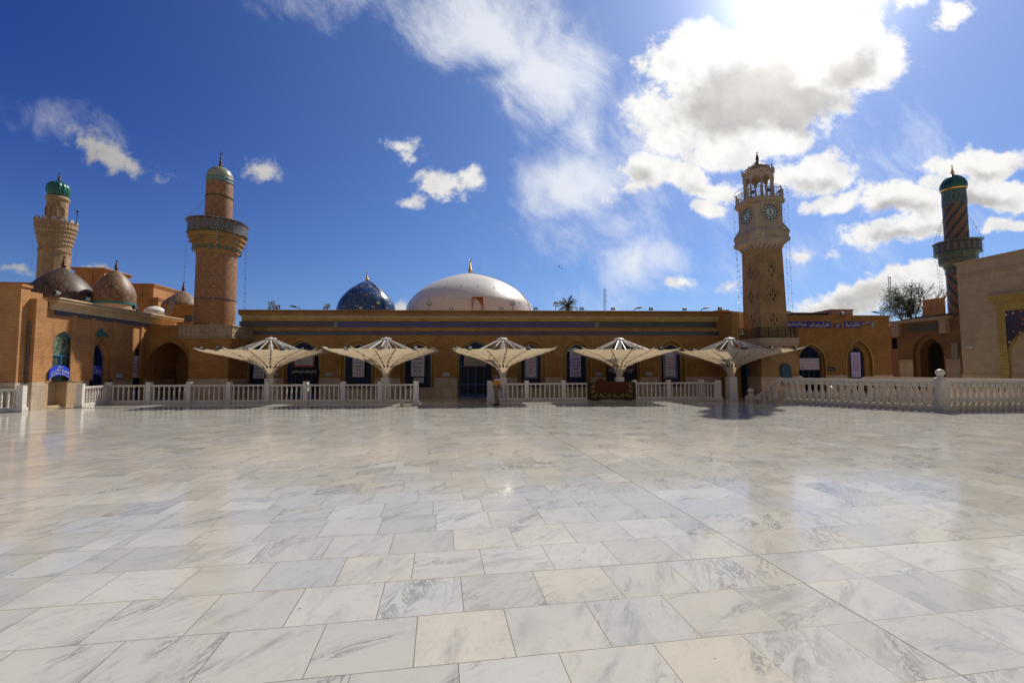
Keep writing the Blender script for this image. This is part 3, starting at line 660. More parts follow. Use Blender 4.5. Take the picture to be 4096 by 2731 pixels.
def frieze(parent, fr, px0, px1, zb, zt_, mtl, txt, reps, rows=1, off=.03, tmat=LILL, name='frieze', fade=.012):
    a, b_ = fr.u(px0), fr.u(px1); mb = MB(); mb.box(a, b_, -off, .02, zb, zt_); o = mb.build(name, mtl, parent); tb = MB(); L = (b_ - a - .2) / reps
    for q in range(reps):
        for r in range(rows):
            h = (zt_ - zb) * .92 / rows; zz = zb + (zt_ - zb) * .04 + h * r
            add_text(tb, txt[(q * rows + r) % len(txt)], a + .1 + q * L, a + .1 + (q + 1) * L - .02, zz, zz + h * .96, -off - .004, bold=fade)
    tb.build('calligraphy', tmat, o)
    return o
AY = ['الله لا إله إلا هو الحي القيوم لا تأخذه سنة ولا نوم له ما في السموات وما في الأرض', 'من ذا الذي يشفع عنده إلا بإذنه يعلم ما بين أيديهم وما خلفهم ولا يحيطون بشيء', 'بسم الله الرحمن الرحيم إنما يعمر مساجد الله من آمن بالله واليوم الآخر']
DL = simple("faded_letter_glaze", (.17, .155, .15), .5); DL2 = simple("lilac_letter_glaze", (.17, .15, .24), .5); DL3 = simple("slate_letter_glaze", (.13, .14, .12), .5); DL4 = simple("grey_letter_glaze", (.20, .21, .22), .5)
frieze(hall, FA, 952, 1331, zs['fr1b'], zs['fr1t'], T_BRN, AY, 3, 2, tmat=DL)
frieze(hall, FA, 1331.5, 1349, zs['fr1b'], zs['fr1t'], T_ACC, ['الله'], 1, tmat=DL, name='tile_accent')
frieze(hall, FA, 1349.5, 2380, zs['fr1b'], zs['fr1t'], T_VIO, AY, 5, 2, tmat=DL2)
frieze(hall, FA, 2380.5, 2400, zs['fr1b'], zs['fr1t'], T_ACC, ['الله'], 1, tmat=DL3, name='tile_accent')
frieze(hall, FA, 2400.5, 2870, zs['fr1b'], zs['fr1t'], T_GRN, AY, 2, 2, tmat=DL3)
frieze(hall, FA, 952, 2883, zs['fr2b'], zs['fr2t'], T_NAV, AY, 11, 1, tmat=DL4)
mb = MB(); mb.box(uL, uR, .5, 22, .0, 5.8); mb.build('roof_mass', ROOF, hall)

# ---- set-back block right of the prayer hall
blk = FB.thing('side_hall', 'yellow brick block with bright blue calligraphy strip behind the clock tower', 'building')
bu0, bu1 = FB.u(2870), FB.u(3568); zr = FB.uz(3350, 1262)[1]
ops = []; wins = []
for (pa, pb, si, ap, rect) in ((3195, 3286, 0, 1385, 1), (3402, 3459, 0, 1387, 0)):
    a, b_ = FB.u(pa, -.2), FB.u(pb, -.2); zap = FB.uz((pa + pb) / 2, ap, -.2)[1]; ops.append((a - .45 if not rect else a - .15, b_ + .45 if not rect else b_ + .15, si, zap - 1.0, zap + (.5 if not rect else .15))); wins.append((a, b_, si, zap - .85, zap))
mb = MB(); wall(mb, bu0, bu1, 0, zr, ops, 0, .18)
for (a, b_, si, sp, ap) in wins: wall(mb, a - .5, b_ + .5, 0, ap + .6, [(a, b_, si, sp, ap)], .18, .35)
mb.quad((bu1, 0, 0), (bu1, 20, 0), (bu1, 20, zr), (bu1, 0, zr)); mb.quad((bu0, 0, zr), (bu1, 0, zr), (bu1, 20, zr), (bu0, 20, zr)); mb.box(bu0, bu1, -.06, 0, zr - .16, zr + .02)
mb.build('wall', brick("brown_brick", (.46, .225, .06), (.36, .175, .045), (.20, .11, .04)), blk)
for (a, b_, si, sp, ap) in wins: window(blk, a, b_, si, sp, ap, .4, door=True, name='door')
mb = MB()
for (oa, ob, si, sp, ap) in ops: archband(mb, oa, ob, 1.5, sp, ap, .1, -.04, 0)
mb.split('arch_moulding', BRG, blk)
mb = MB(); xs = bu0
for (oa, ob, *_q) in ops: mb.box(xs, oa, -.05, 0, 0, 1.46); xs = ob
mb.box(xs, bu1, -.05, 0, 0, 1.46); mb.split('dado', DADO, blk)
zb_, zt_ = FB.uz(3350, 1310.5)[1], FB.uz(3350, 1286)[1]
frieze(blk, FB, 2932, 2952, zb_, zt_, T_ACC, ['الله'], 1, name='tile_accent')
frieze(blk, FB, 2952.5, 2982, zb_, zt_, T_BLU, ['الصلاة'], 1, tmat=INKW)
frieze(blk, FB, 3150, 3238, zb_, zt_, T_BLU, ['ويقيمون الصلاة ومما رزقناهم ينفقون'], 1, tmat=INKW)
frieze(blk, FB, 3238.5, 3330, zb_, zt_, T_BLU, ['للمتقين الذين يؤمنون بالغيب'], 1, tmat=INKW)
frieze(blk, FB, 3345, 3372, zb_, zb_ + (zt_ - zb_) * .6, T_BLU, ['هدى'], 1, tmat=INKW)
frieze(blk, FB, 3384, 3451, zb_, zt_, T_BLU, ['ذلك الكتاب لا ريب فيه'], 1, tmat=INKW)
frieze(blk, FB, 3452, 3490, zb_ + (zt_ - zb_) * .55, zt_, T_BLU, ['الم'], 1, tmat=INKW); frieze(blk, FB, 3490.5, 3507, zb_, zt_, T_ACC, ['ه'], 1, name='tile_accent')
mb = MB(); a, b_ = FB.u(3165, -1.5), FB.u(3335, -1.5); zz = FB.uz(3250, 1252, -1.5)[1]
for i in range(60):
    t0, t1 = i / 60, (i + 1) / 60; mb.quad((a + (b_ - a) * t0, 1.5, zz + .05 * (i % 2)), (a + (b_ - a) * t1, 1.5, zz + .05 * ((i + 1) % 2)), (a + (b_ - a) * t1, 6, zz + .35 + .05 * ((i + 1) % 2)), (a + (b_ - a) * t0, 6, zz + .35 + .05 * (i % 2)))
mb.box(a, b_, 1.7, 1.8, zr, zz)
mb.build('corrugated_roof', simple("rust_sheet", (.10, .08, .06), .8), blk)
mb = MB(); a, b_ = FB.u(3335, -1.2), FB.u(3422, -1.2); z2 = FB.uz(3380, 1237, -1.2)[1]; mb.box(a, b_, 1.2, 3.5, zr, z2 - .08); mb.box(a - .04, b_ + .04, 1.16, 3.6, z2 - .08, z2); mb.build('roof_cabin', simple("pink_render", (.42, .24, .15), .85), blk)

# ---- low lump of rubble roof between hall and tower
# ================================================================== left wing
wing = FL.thing('shrine_wing', 'sunlit tan brick wing with navy frieze and cream cove cornice at the left', 'building')
def zl(px, py, off=0): return FL.uz(px, py, off)[1]
w0, w1 = FL.u(174), FL.u(728, .5); zwing = zl(300, 1200, .55)
wu = lambda px, off=0: FL.u(px, off)
ops = []; ins = []
a, b_ = wu(198, -.12), wu(281, -.12); ops.append((a, b_, 1.39, 3.55, zl(243, 1324.5, -.12)))
for (pa, pb, ay) in ((344, 408, 1375), (519, 558, 1387.5)):
    a, b_ = wu(pa, -.35), wu(pb, -.35); ap = zl((pa + pb) / 2, ay, -.35); ins.append((a, b_, 0.0 if pa < 400 else 0.0, ap - 1.05, ap)); ops.append((a - .28, b_ + .28, 0.0, ap - .95, ap + .38))
mb = MB(); wall(mb, w0, w1, 1.39, 5.45, [ops[0]] + [(o[0], o[1], 1.39, o[3], o[4]) for o in ops[1:]], 0, .18)
for (a, b_, si, sp, ap) in ins: wall(mb, a - .4, b_ + .4, 0, ap + .5, [(a, b_, si, sp, ap)], .18, .3)
mb.box(w0, w1, .6, 16, 0, 5.6); mb.build('wall', BRL, wing)
mb = MB()
for (pa, pb) in ((170, 290), (300, 362)): pass
da, db = wu(196, .05), wu(271, .05)       # the dark doorway gap in the dado under the green window
mb.box(w0 - .1, da, -.06, .0, 0, 1.36); mb.box(db, ops[1][0], -.06, 0, 0, 1.36); mb.box(ops[1][1], ops[2][0], -.06, 0, 0, 1.36); mb.box(ops[2][1], w1, -.06, 0, 0, 1.36)
mb.box(w0 - .1, da, -.09, .0, 1.36, 1.39); mb.box(db - .02, ops[1][0], -.09, 0, 1.36, 1.39); mb.box(ops[1][1], ops[2][0], -.09, 0, 1.36, 1.39)
mb.box(da, db, .5, .56, 0, 1.37); mb.box(da - .05, da, .0, .56, 0, 1.38); mb.box(db, db + .05, .0, .56, 0, 1.38); mb.box(da, db, .1, .5, 0, .12)
mb.split('dado', stone("honey_marble_dado", (.60, .44, .26), bw=1.6, bh=1.5, ms=.004), wing)
o = ops[0]; wn_ = window(wing, o[0], o[1], o[2] + .02, o[3], o[4], .10, frame=LBLUE, pane=GGLASS, grid=0, fw=.045)
for (a, b_, si, sp, ap) in ins: window(wing, a, b_, si, sp, ap, .34, door=True, name='door', grid=.2)
mb = MB()
for oo in ops[1:]: archband(mb, oo[0], oo[1], 1.5, oo[3], oo[4], .09, -.04, 0)
for (pa, pb, y0, y1) in ((209, 291, 1262, 1380), ):
    pass
mb.split('arch_moulding', BRL, wing)
pr = MB()
for px in (283, 361, 448, 560):
    u = wu(px); pr.box(u - .12, u + .12, -.07, .0, 1.42, zl(300, 1262.5))
pr.split('pilaster_strip', BRL, wing)
prof = [(.60, zwing), (.60, zwing - .08), (.54, zwing - .08), (.54, zwing - .20), (.48, zwing - .24)]
e1 = FL.u(728, .6)
mb = MB(); extr(mb, prof, w0, e1); mb.box(w0, e1, -.54, 2, zwing - .15, zwing - .01); mb.build('cornice', CONC, wing)
z0, z1 = zwing - .24, zwing - .62; cv = [(.48, z0)] + [(.48 - .42 * math.sin(t * math.pi / 2), z0 - (z0 - z1) * (1 - math.cos(t * math.pi / 2)) ** .8) for t in [i / 8 for i in range(1, 9)]]
mb = MB(); extr(mb, cv, w0 + .1, e1 - .3); mb.build('cove', CONC, wing, smooth=True)
mb = MB(); mb.box(w0, e1 - .5, -.05, .02, 5.3, z1); mb.build('brick_band', BRG, wing)
frieze(wing, FL, 205, 598, zl(205, 1256), zl(205, 1232), T_NAV, AY, 4, 2, tmat=DL4)
mb = MB(); c0 = wu(395); zz = zl(395, 1338); hh = [(-.55, 0), (.55, 0), (.55, .12), (.3, .2), (.12, .38), (0, .5), (-.12, .38), (-.3, .2), (-.55, .12)]
k = len(mb.v); mb.v += [(c0 + x, -.05, zz - .1 + z) for x, z in hh]; mb.f.append(tuple(range(k, k + len(hh)))); mb.mi.append(0); mb.box(c0 - .5, c0 + .5, -.05 + .001, 0, zz - .1, zz)
mb.build('turquoise_tile_crest', simple("turquoise_tile", (.03, .13, .12), .4), wing)

# arched blue signs over the wing openings
def arch_sign(label, pa, pb, ytop, ybot, off, lines):
    a, b_ = FL.u(pa, off), FL.u(pb, off); zt2, zb2 = zl((pa + pb) / 2, ytop, off), zl((pa + pb) / 2, ybot, off); c = (a + b_) / 2
    t = FL.thing('arched_sign', label, 'sign', c, off, zb2); hw = (b_ - a) / 2; H = zt2 - zb2; mb = MB(); NN = 20; hi = lambda x: H * (.48 + .52 * math.sqrt(max(0, 1 - (x / hw) ** 2 * .98))); lo = lambda x: H * .36 * math.sqrt(max(0, 1 - (x / hw) ** 2))
    for i in range(NN):
        x0, x1 = -hw + 2 * hw * i / NN, -hw + 2 * hw * (i + 1) / NN
        mb.quad((x0, -.02, lo(x0)), (x1, -.02, lo(x1)), (x1, -.02, hi(x1)), (x0, -.02, hi(x0))); mb.quad((x0, .02, lo(x0)), (x1, .02, lo(x1)), (x1, .02, hi(x1)), (x0, .02, hi(x0)))
        mb.quad((x0, -.02, hi(x0)), (x1, -.02, hi(x1)), (x1, .02, hi(x1)), (x0, .02, hi(x0))); mb.quad((x0, -.02, lo(x0)), (x0, .02, lo(x0)), (x1, .02, lo(x1)), (x1, -.02, lo(x1)))
    mb.build('panel', SIGNB, t); tb = MB()
    for (s_, f0, f1, wd) in lines:
        add_text(tb, s_, -hw * wd, hw * wd, H * f0, H * f1, -.026, fn=lambda p: (p[0], p[1], p[2] - H * .34 * (p[0] / hw) ** 2), bold=.03)
    tb.build('lettering', SIGNY, t)
SL = [('مرقد', .82, .96, .26), ('الشيخ صالح بن', .56, .80, .84), ('السيد الشيخ عبد القادر الكيلاني', .39, .55, .86)]
arch_sign('bright blue arched sign with cream arabic lettering under the green glass window', 196, 279, 1460, 1523, .06, SL)
arch_sign('dim shaded blue arched sign with arabic lettering inside the dark grilled arch', 344, 407, 1460, 1516, -.28, SL)

# near block, recess and pier in front of the wing
nb_ = thing('brick_pier_block', 'tall brick end block of the wing cut by the left edge of the photo', 'building', (-25, 21.75, 0), R(5.5))
c0 = at(60, 1400, 22.0); zt = at(60, 1134, 22.0).z
mb = MB(); lx = (c0.x + 25) ; mb.box(-16, lx, .3, .78, 0, zt - .12); mb.box(-16, lx + .07, .25, .82, zt - .12, zt)
mb.build('wall', BRL, nb_)
mb = MB(); mb.box(-16, lx + .05, .24, .80, 0, 1.39); mb.split('dado', DADO, nb_)
pv = at(116, 1400, 23.0); mb = MB(); lx2 = wu(100)
pr_ = thing('brick_pier', 'narrow sunlit brick pier beside the drain pipe', 'pier', tuple(FL.w(FL.u(150, .3), .0, 0)), FL.a)
zz = zl(150, 1195, .3); a, b_ = FL.u(131, .35) - FL.u(150, .3), FL.u(175, .35) - FL.u(150, .3)
mb.box(a, b_, -.35, .4, 0, zz); mb.build('shaft', BRL, pr_); mb = MB(); mb.box(a - .05, b_ + .05, -.40, .3, 0, 1.39); mb.split('dado', DADO, pr_)
mb = MB(); u0_, u1_ = FL.u(80) , FL.u(131, .0); mb.box(u0_, u1_ + .3, .0, .5, 0, zz + .35)
rc = FL.thing('recess_wall', 'short recessed brick wall behind the drain pipe', 'wall'); mb.build('masonry', BRL, rc); MB().build
mb = MB(); pt = FL.w(FL.u(107, .12), .12, 0); mb.tube((pt.x, pt.y, 1.35), (pt.x, pt.y, zl(108, 1287, .12)), .05, 8)
for z_ in (1.8, 2.8, 3.8): mb.box(pt.x - .07, pt.x + .07, pt.y - .07, pt.y + .07, z_, z_ + .05)
tag(mb.build('drain_pipe', simple("pipe_brown", (.13, .10, .08), .5)), 'brown vertical drain pipe in the brick recess', 'pipe')

# arcade wall between wing and minaret base
FP = Frame(tuple(at(672, 1475, 31.3).xy) + (0,), 2.6)
arc = FP.thing('arcade_wall', 'brick wall with one wide pointed arch between wing and round minaret', 'wall')
a, b_ = FP.u(585), FP.u(760); zz = FP.uz(672, 1301)[1]; oa, ob = FP.u(592), FP.u(752); ap = FP.uz(676, 1366)[1]
mb = MB(); wall(mb, a - 1.6, b_ + 1.5, 0, zz, [(oa, ob, 0, ap - 1.35, ap)], 0, .6); mb.box(a - 1.6, b_ + 1.5, .6, 3.4, zz - .3, zz)
mb.box(ob + .3, b_ + 1.5, .6, 3.4, 0, zz); mb.box(a - 1.0, b_, 3.2, 3.4, 0, zz - .3)
mb.build('wall', BR, arc)
ic = FP.u(655, -3.1); mb = MB(); archfill(mb, ic - .75, ic + .1, 0, 2.7, 3.4, 3.15); mb.build('door', GLASS, arc)
mb = MB(); mb.box(ic + .1, ic + .6, 3.1, 3.19, 0, 1.39); mb.box(a - .8, oa, -.05, 0, 0, 1.39); mb.box(ob, b_ + 1, -.05, 0, 0, 1.39); mb.split('dado', DADO, arc)
# wall piece over it further back
FK = Frame(tuple(at(720, 1475, 35.6).xy) + (0,), 2.6)
bk = FK.thing('rear_wall', 'short brick wall with navy frieze behind the arcade beside the minaret', 'wall')
mb = MB(); a, b_ = FK.u(650), FK.u(800); zt = FK.uz(720, 1220)[1]; mb.box(a, b_, 0, 3, 0, zt); mb.box(a - .05, b_, -.2, .0, zt - .12, zt); mb.build('wall', BR, bk)
frieze(bk, FK, 733, 775, FK.uz(750, 1285)[1], FK.uz(750, 1262)[1], T_NAV, AY, 1, 2, tmat=DL4)

# ================================================================== banners and signs
def banner(label, fr, px0, px1, py0, py1, off, cloth, lines, border=None, inset=.05, name='banner', group=None, cat='banner', wr=.012):
    (a, zt), (b_, _), (_, zb) = fr.uz(px0, py0, off), fr.uz(px1, py0, off), fr.uz((px0 + px1) / 2, py1, off); wd, h = b_ - a, zt - zb
    t = fr.thing(name, label, cat, (a + b_) / 2, off, zb, group); mb = MB(); nx, nz = 8, 10
    fy = lambda x, z: wr * noise.noise(Vector((x * 1.7 + a, z * 1.3, 3.1)))
    for i in range(nx):
        for j in range(nz):
            x0, x1 = -wd / 2 + wd * i / nx, -wd / 2 + wd * (i + 1) / nx; z0, z1 = h * j / nz, h * (j + 1) / nz
            mb.quad(*[(x, fy(x, z), z) for x, z in ((x0, z0), (x1, z0), (x1, z1), (x0, z1))])
    mb.box(-wd / 2, wd / 2, .015, .03, 0, h)
    mb.build('cloth' if cat == 'banner' else 'panel', cloth, t)
    if border:
        mb = MB(); e = border[1] * min(wd, h)
        for bx in ((-wd / 2, wd / 2, 0, e), (-wd / 2, wd / 2, h - e, h), (-wd / 2, -wd / 2 + e, e, h - e), (wd / 2 - e, wd / 2, e, h - e)): mb.box(bx[0], bx[1], -.018, -.013, bx[2], bx[3])
        mb.build('border', border[0], t)
    for mtl in {id(l[1]): l[1] for l in lines}.values():
        tb = MB()
        for (s_, m_, f0, f1, hw) in lines:
            if m_ is mtl: add_text(tb, s_, -wd * hw, wd * hw, h * f0, h * f1, -.020, bold=.03)
        tb.build('lettering', mtl, t)
    return t
def rows(txts, m_, top, bot, hw=.40, fill=.72):
    k = len(txts); st = (top - bot) / k; o = []
    for i, q in enumerate(txts):
        q, ww = q if isinstance(q, tuple) else (q, hw); c = top - st * (i + .5); o.append((q, m_, c - st * fill / 2, c + st * fill / 2, ww))
    return o
GP = 'printed banners hung in the arched openings'
PAT = tileband("patterned_border", (.16, .15, .22), (.40, .38, .42), 40)
banner('white banner with navy and red lines half hidden by the leftmost parasol', FA, 1016, 1060, 1420, 1513, .0, WWHT, rows(['قال رسول الله', 'من صام رمضان', 'إيمانا واحتسابا', 'غفر له ما تقدم', 'من ذنبه'], INKB, .9, .2) + rows(['صدق رسول الله'], INKR, .14, .04, .3), group=GP)
banner('red framed placard with green and red lines above the black banner', FA, 1176, 1258, 1408, 1467, .05, WWHT, rows([('أهلا', .2), 'جعل يا غفران وأفضل', ('وكل عام وانتم بخير', .32)], INKG, .70, .12, .38), border=(WRED, .11), group=GP)
banner('black cloth banner with white calligraphy below the red framed placard', FA, 1156, 1275, 1475, 1505, .06, NAVY, [('السلام عليك يا غوث الثقلين', INKW, .28, .88, .42)], group=GP, wr=.03)
banner('white vertical banner with navy lines left behind the second parasol stem', FA, 1412, 1458, 1405, 1507, .0, WWHT, rows([('صلى الله عليه وسلم', .36)], INKR, .84, .76) + rows([('من مات', .3), 'وعليه صيام', 'صام عنه', ('وليه', .2)], INKB, .75, .22) + rows(['صدق رسول الله'], INKR, .19, .12, .36) + rows([('رواه البخاري', .18)], INKB, .09, .05), group=GP)
banner('white vertical banner with five navy lines right of the second parasol stem', FA, 1645, 1698, 1400, 1505, .0, WWHT, rows(['كان النبي صلى الله', 'عليه واله وسلم إذا', 'دخل العشر الأواخر', 'شد مئزره وأحيا ليله', ('وأيقظ أهله', .25)], INKB, .88, .14, .43) + [('صحيح البخاري', INKR, .04, .09, .2)], group=GP)
banner('grey landscape poster with pink frame and yellow lines over the central blue door', FA, 1857, 1946, 1400, 1463, .05, simple("poster_grey", (.30, .28, .27), .6, sc=3), rows(['بسم الله الرحمن الرحيم أهلا', ('وكل عام وانتم بخير', .3)], INKY, .62, .18, .40), border=(simple("poster_pink", (.55, .25, .23), .6), .06), group=GP)
banner('white banner with red lines and grey patterned border right of the third parasol stem', FA, 2097, 2149, 1395, 1513, .0, WWHT, rows(['من أفطر صائما', 'فله مثل أجره من', 'غير أن ينقص', 'من أجر الصائم', ('شيئ', .14)], INKR, .86, .26, .34) + rows([('جامع الأحاديث', .3), ('صحيح', .2)], INKB, .24, .13), border=(PAT, .13), group=GP)
banner('lilac vertical banner with navy lines left of the fourth parasol', FA, 2279, 2323, 1400, 1507, .0, LIL, rows([('رسول الله', .3), ('صلى الله', .25), ('عليه واله', .27), 'وصحبه وسلم'], INKR, .97, .74, .4) + rows(['لايزال الناس', 'بخير ما عجلوا', 'الفطر وأخروا', ('السحور', .22)], INKB, .72, .24) + rows(['صدق رسول الله'], INKR, .20, .12, .38) + [('رواه البخاري', INKB, .04, .08, .2)], group=GP)
banner('red framed placard half hidden behind the fourth parasol funnel', FA, 2430, 2536, 1412, 1467, .05, WWHT, rows(['أهلا رمضان', 'وكل عام وانتم بخير'], INKG, .7, .15, .38), border=(WRED, .11), group=GP)
banner('black cloth banner with white calligraphy crossed by the fourth parasol stem', FA, 2427, 2542, 1468, 1504, .06, NAVY, [('لا إله إلا الله محمد رسول الله', INKW, .30, .88, .43)], group=GP, wr=.03)
banner('white banner with dark patterned border between the fourth and fifth parasols', FA, 2652, 2707, 1400, 1512, .0, WWHT, rows([('قال رسول الله صلى الله عليه وسلم', .36)], INKG, .88, .83) + rows(['إذا أصبح أحدكم يوما', 'صائما فلا يرفث', 'ولا يجهل فإن', 'امرؤ شاتمه', 'أو قاتله فليقل', 'إني صائم إني صائم'], INKR, .80, .28, .36) + rows([('متفق عليه', .2)], INKB, .22, .17), border=(PAT, .15), group=GP)
banner('wide white banner with red lines in the arch right of the clock tower', FB, 3194, 3277, 1431, 1480, .02, WWHT, rows(['قال رسول الله صلى الله عليه واله وسلم'], INKK, .86, .64, .42) + rows(['شهر رمضان أوله رحمة وأوسطه', 'مغفرة وآخره عتق من النار'], INKR, .64, .14, .42), border=(PAT, .07), group=GP)
banner('narrow dim lilac banner with red lines in the arch at the right block', FB, 3403, 3440, 1409, 1508, .02, LIL, rows(['قال رسول الله', 'صلى الله عليه', 'وآله وسلم', 'من صام رمضان', 'إيمانا واحتسابا', 'غفر له', 'ما تقدم'], INKR, .90, .24, .38), group=GP)
banner('white banner with red lines hanging in the farther grilled arch of the wing', FL, 517, 556, 1420, 1511, -.1, WWHT, rows(['رمضان', 'شهر', 'الصيام', 'والقيام'], INKR, .82, .2, .38), border=(simple("orange_edge", (.50, .16, .06), .7), .035), group=GP)
banner('tall pale banner with black lines inside the arcade arch half in sun', FP, 643, 671, 1405, 1522, -2.4, WWHT, rows(['قال رسول', 'الله صلى', 'عليه وسلم', 'من فطر', 'صائما', 'كان له', 'مثل أجره', 'غير أنه', 'لا ينقص'], INKK, .96, .2, .40), group=GP)
def plaque(label, fr, px0, px1, py0, py1, txts, off=.05, m1=WWHT, m2=INKK, sym=False):
    t = banner(label, fr, px0, px1, py0, py1, off, m1, rows(txts, m2, .85, .15, .38 if not sym else .2), name='wall_sign', cat='sign', wr=0, border=(GREYM, .06), group='small signs on the brick walls')
    return t
plaque('small white plaque on the hall wall left of the black banner door', FA, 1101, 1112, 1491, 1502, ['مصلى', 'النساء'])
plaque('small white two line plaque between the black banner door and the second parasol', FA, 1303.5, 1329, 1491, 1503, ['يمنع التصوير داخل', 'المصلى'])
plaque('white notice board under the banner of the window right of the second parasol', FA, 1654, 1695, 1510, 1530, ['يمنع جمع مبلغ التبرعات', 'داخل حرم المسجد'], off=.04)
def nosmoke(label, px0, px1, py0, py1):
    (a, zt), (b_, _), (_, zb) = FA.uz(px0, py0, .05), FA.uz(px1, py0, .05), FA.uz(px0, py1, .05); t = FA.thing('no_smoking_sign', label, 'sign', (a + b_) / 2, .05, zb, 'no smoking signs'); h = zt - zb; wd = b_ - a
    mb = MB(); mb.box(-wd / 2, wd / 2, 0, .02, 0, h); mb.build('panel', WWHT, t); mb = MB(); r = h * .36; cx = -wd / 2 + h * .52
    for i in range(18):
        a0, a1 = 2 * math.pi * i / 18, 2 * math.pi * (i + 1) / 18; mb.quad(*[(cx + q * math.cos(x), -.004, h / 2 + q * math.sin(x)) for q, x in ((r, a0), (r, a1), (r * .8, a1), (r * .8, a0))])
    mb.quad((cx - r * .6, -.005, h / 2 - r * .5), (cx - r * .5, -.005, h / 2 - r * .62), (cx + r * .6, -.005, h / 2 + r * .5), (cx + r * .5, -.005, h / 2 + r * .62)); mb.box(cx - r * .5, cx + r * .5, -.0035, -.001, h / 2 - .012, h / 2 + .012); mb.build('symbol', INKK, t)
    tb = MB()
    for i, q in enumerate(('ممنوع التدخين', 'داخل المسجد', 'شكرا')): add_text(tb, q, -wd / 2 + h * 1.05, wd / 2 - .03, h * (.66 - .26 * i), h * (.84 - .26 * i), -.004, bold=.02)
    tb.build('lettering', INKK, t)
nosmoke('small white no smoking sign left of the central blue door', 1771, 1799, 1491, 1503.5)
nosmoke('small white no smoking sign left of the hanging carpet', 2381, 2407, 1490, 1501.5)
plaque('small white plaque beside the third parasol stem', FA, 2015, 2032, 1491, 1503, ['مصلى', 'الرجال'])
plaque('small white two line plaque right of the fourth parasol stem', FA, 2584, 2610, 1489, 1500, ['يمنع التصوير داخل', 'المصلى'])
banner('dark navy sign with one white line right of the clock tower', FB, 3306, 3340, 1468, 1483, .03, NAVY, [('مخصص النساء', INKW, .3, .7, .38)], name='wall_sign', cat='sign', wr=0, group='small signs on the brick walls')
t = FL.uz(478, 1498, .03); banner('small pale plaque on the sunlit wing wall above the dado', FL, 466, 490, 1496, 1510, .03, WWHT, rows(['مصلى النساء', 'المدخل'], INKK, .85, .2, .38), name='wall_sign', cat='sign', wr=0, group='small signs on the brick walls')

# ================================================================== domes and minarets
def ringprof(rows, D, lean=0.0, ax=None):
    """rows (y, xl, xr) of an upright round thing at depth D -> axis x, [(r, z)]"""
    xs, out = [], []
    for (y, xl, xr) in rows:
        p = at((xl + xr) / 2, y, D); xs.append(p.x); L = math.hypot(p.x, D)
        wpx = (xr - xl) / 2; tx = p.x / D
        dep = (p - Vector((0, 0, EYE))).dot(FW); out.append((wpx * dep / FPX / math.sqrt(1 + tx * tx), p.z))
    return (sum(xs) / len(xs) if ax is None else ax), out
def crescent(mb, c, r, wd, mi=0, open_=True):
    K = 16
    for i in range(K):
        a0, a1 = R(-235 + 290 * i / K), R(-235 + 290 * (i + 1) / K); t = lambda i_: wd * (.25 + .75 * math.sin(math.pi * i_ / K))
        p0, p1 = Vector((c[0] + r * math.cos(a0), c[1], c[2] + r * math.sin(a0))), Vector((c[0] + r * math.cos(a1), c[1], c[2] + r * math.sin(a1))); mb.tube(p0, p1, t(i), 5, mi, t(i + 1))
def finial(parent, cx, cy, z0, z1, r, mtl, nb=4, name='finial'):
    mb = MB(); h = z1 - z0; mb.tube((cx, cy, z0 - .1), (cx, cy, z0 + h * .82), r * .22, 8)
    z = z0 + h * .12; rr = r
    for i in range(nb): mb.sph((cx, cy, z), rr, 8); z += h * .62 / nb; rr *= .78
    crescent(mb, (cx, cy, z0 + h * .89), h * .085, r * .22); return mb.build(name, mtl, parent, smooth=True)
def dome_thing(name, label, D, rows, mtl, mats=(), fin=None, fmat=GOLD, drum=None, n=48, flute=None):
    ax, pr = ringprof(rows, D); base = pr[0][1]; t = thing(name, label, 'dome', (ax, D, base)); mb = MB(); mb.lathe([(max(r, .01), z - base) for r, z in pr], n=n, flute=flute); mb.build('shell', mtl, t, smooth=True)
    return t, ax, base, pr
def smoothrows(ctrl, n=18):
    """interpolate (y, xl, xr) rows by Catmull-Rom"""
    out = []; K = len(ctrl)
    for i in range(K - 1):
        p0, p1, p2, p3 = ctrl[max(0, i - 1)], ctrl[i], ctrl[i + 1], ctrl[min(K - 1, i + 2)]
        for j in range(5):
            t = j / 5; out.append(tuple(.5 * ((2 * b) + (-a + c) * t + (2 * a - 5 * b + 4 * c - d) * t * t + (-a + 3 * b - 3 * c + d) * t ** 3) for a, b, c, d in zip(p0, p1, p2, p3)))
    out.append(ctrl[-1]); return out
# blue tiled dome
D = 46.; rw = smoothrows([(1300, 1338, 1592), (1241, 1346.5, 1585), (1205, 1359, 1573), (1178, 1380, 1552), (1155, 1406, 1527), (1138, 1433, 1502), (1129, 1452, 1488), (1123, 1470, 1472)])
t, ax, base, pr = dome_thing('tiled_dome', 'dark blue tiled pointed dome with orange and white flower pattern', D, rw, floral("blue_floral_tile", 12, 1.55, (.02, .055, .17)))
top = pr[-1][1] - base; finial(t, 0, 0, top, at(1472, 1082, D).z - base, .17, GOLD, 4)
mb = MB(); pp = [(r * math.cos(R(-38)) * 1.01, r * math.sin(R(-38)) * 1.01, z - base + .05) for r, z in pr if z - base > .4]; pq_ = [(x * math.cos(.07) - y * math.sin(.07), x * math.sin(.07) + y * math.cos(.07), z) for x, y, z in pp]
mb.path(pp, .025); mb.path(pq_, .025)
for a, b_ in list(zip(pp, pq_))[::2]: mb.tube(a, b_, .02)
mb.build('ladder', BLK, t)
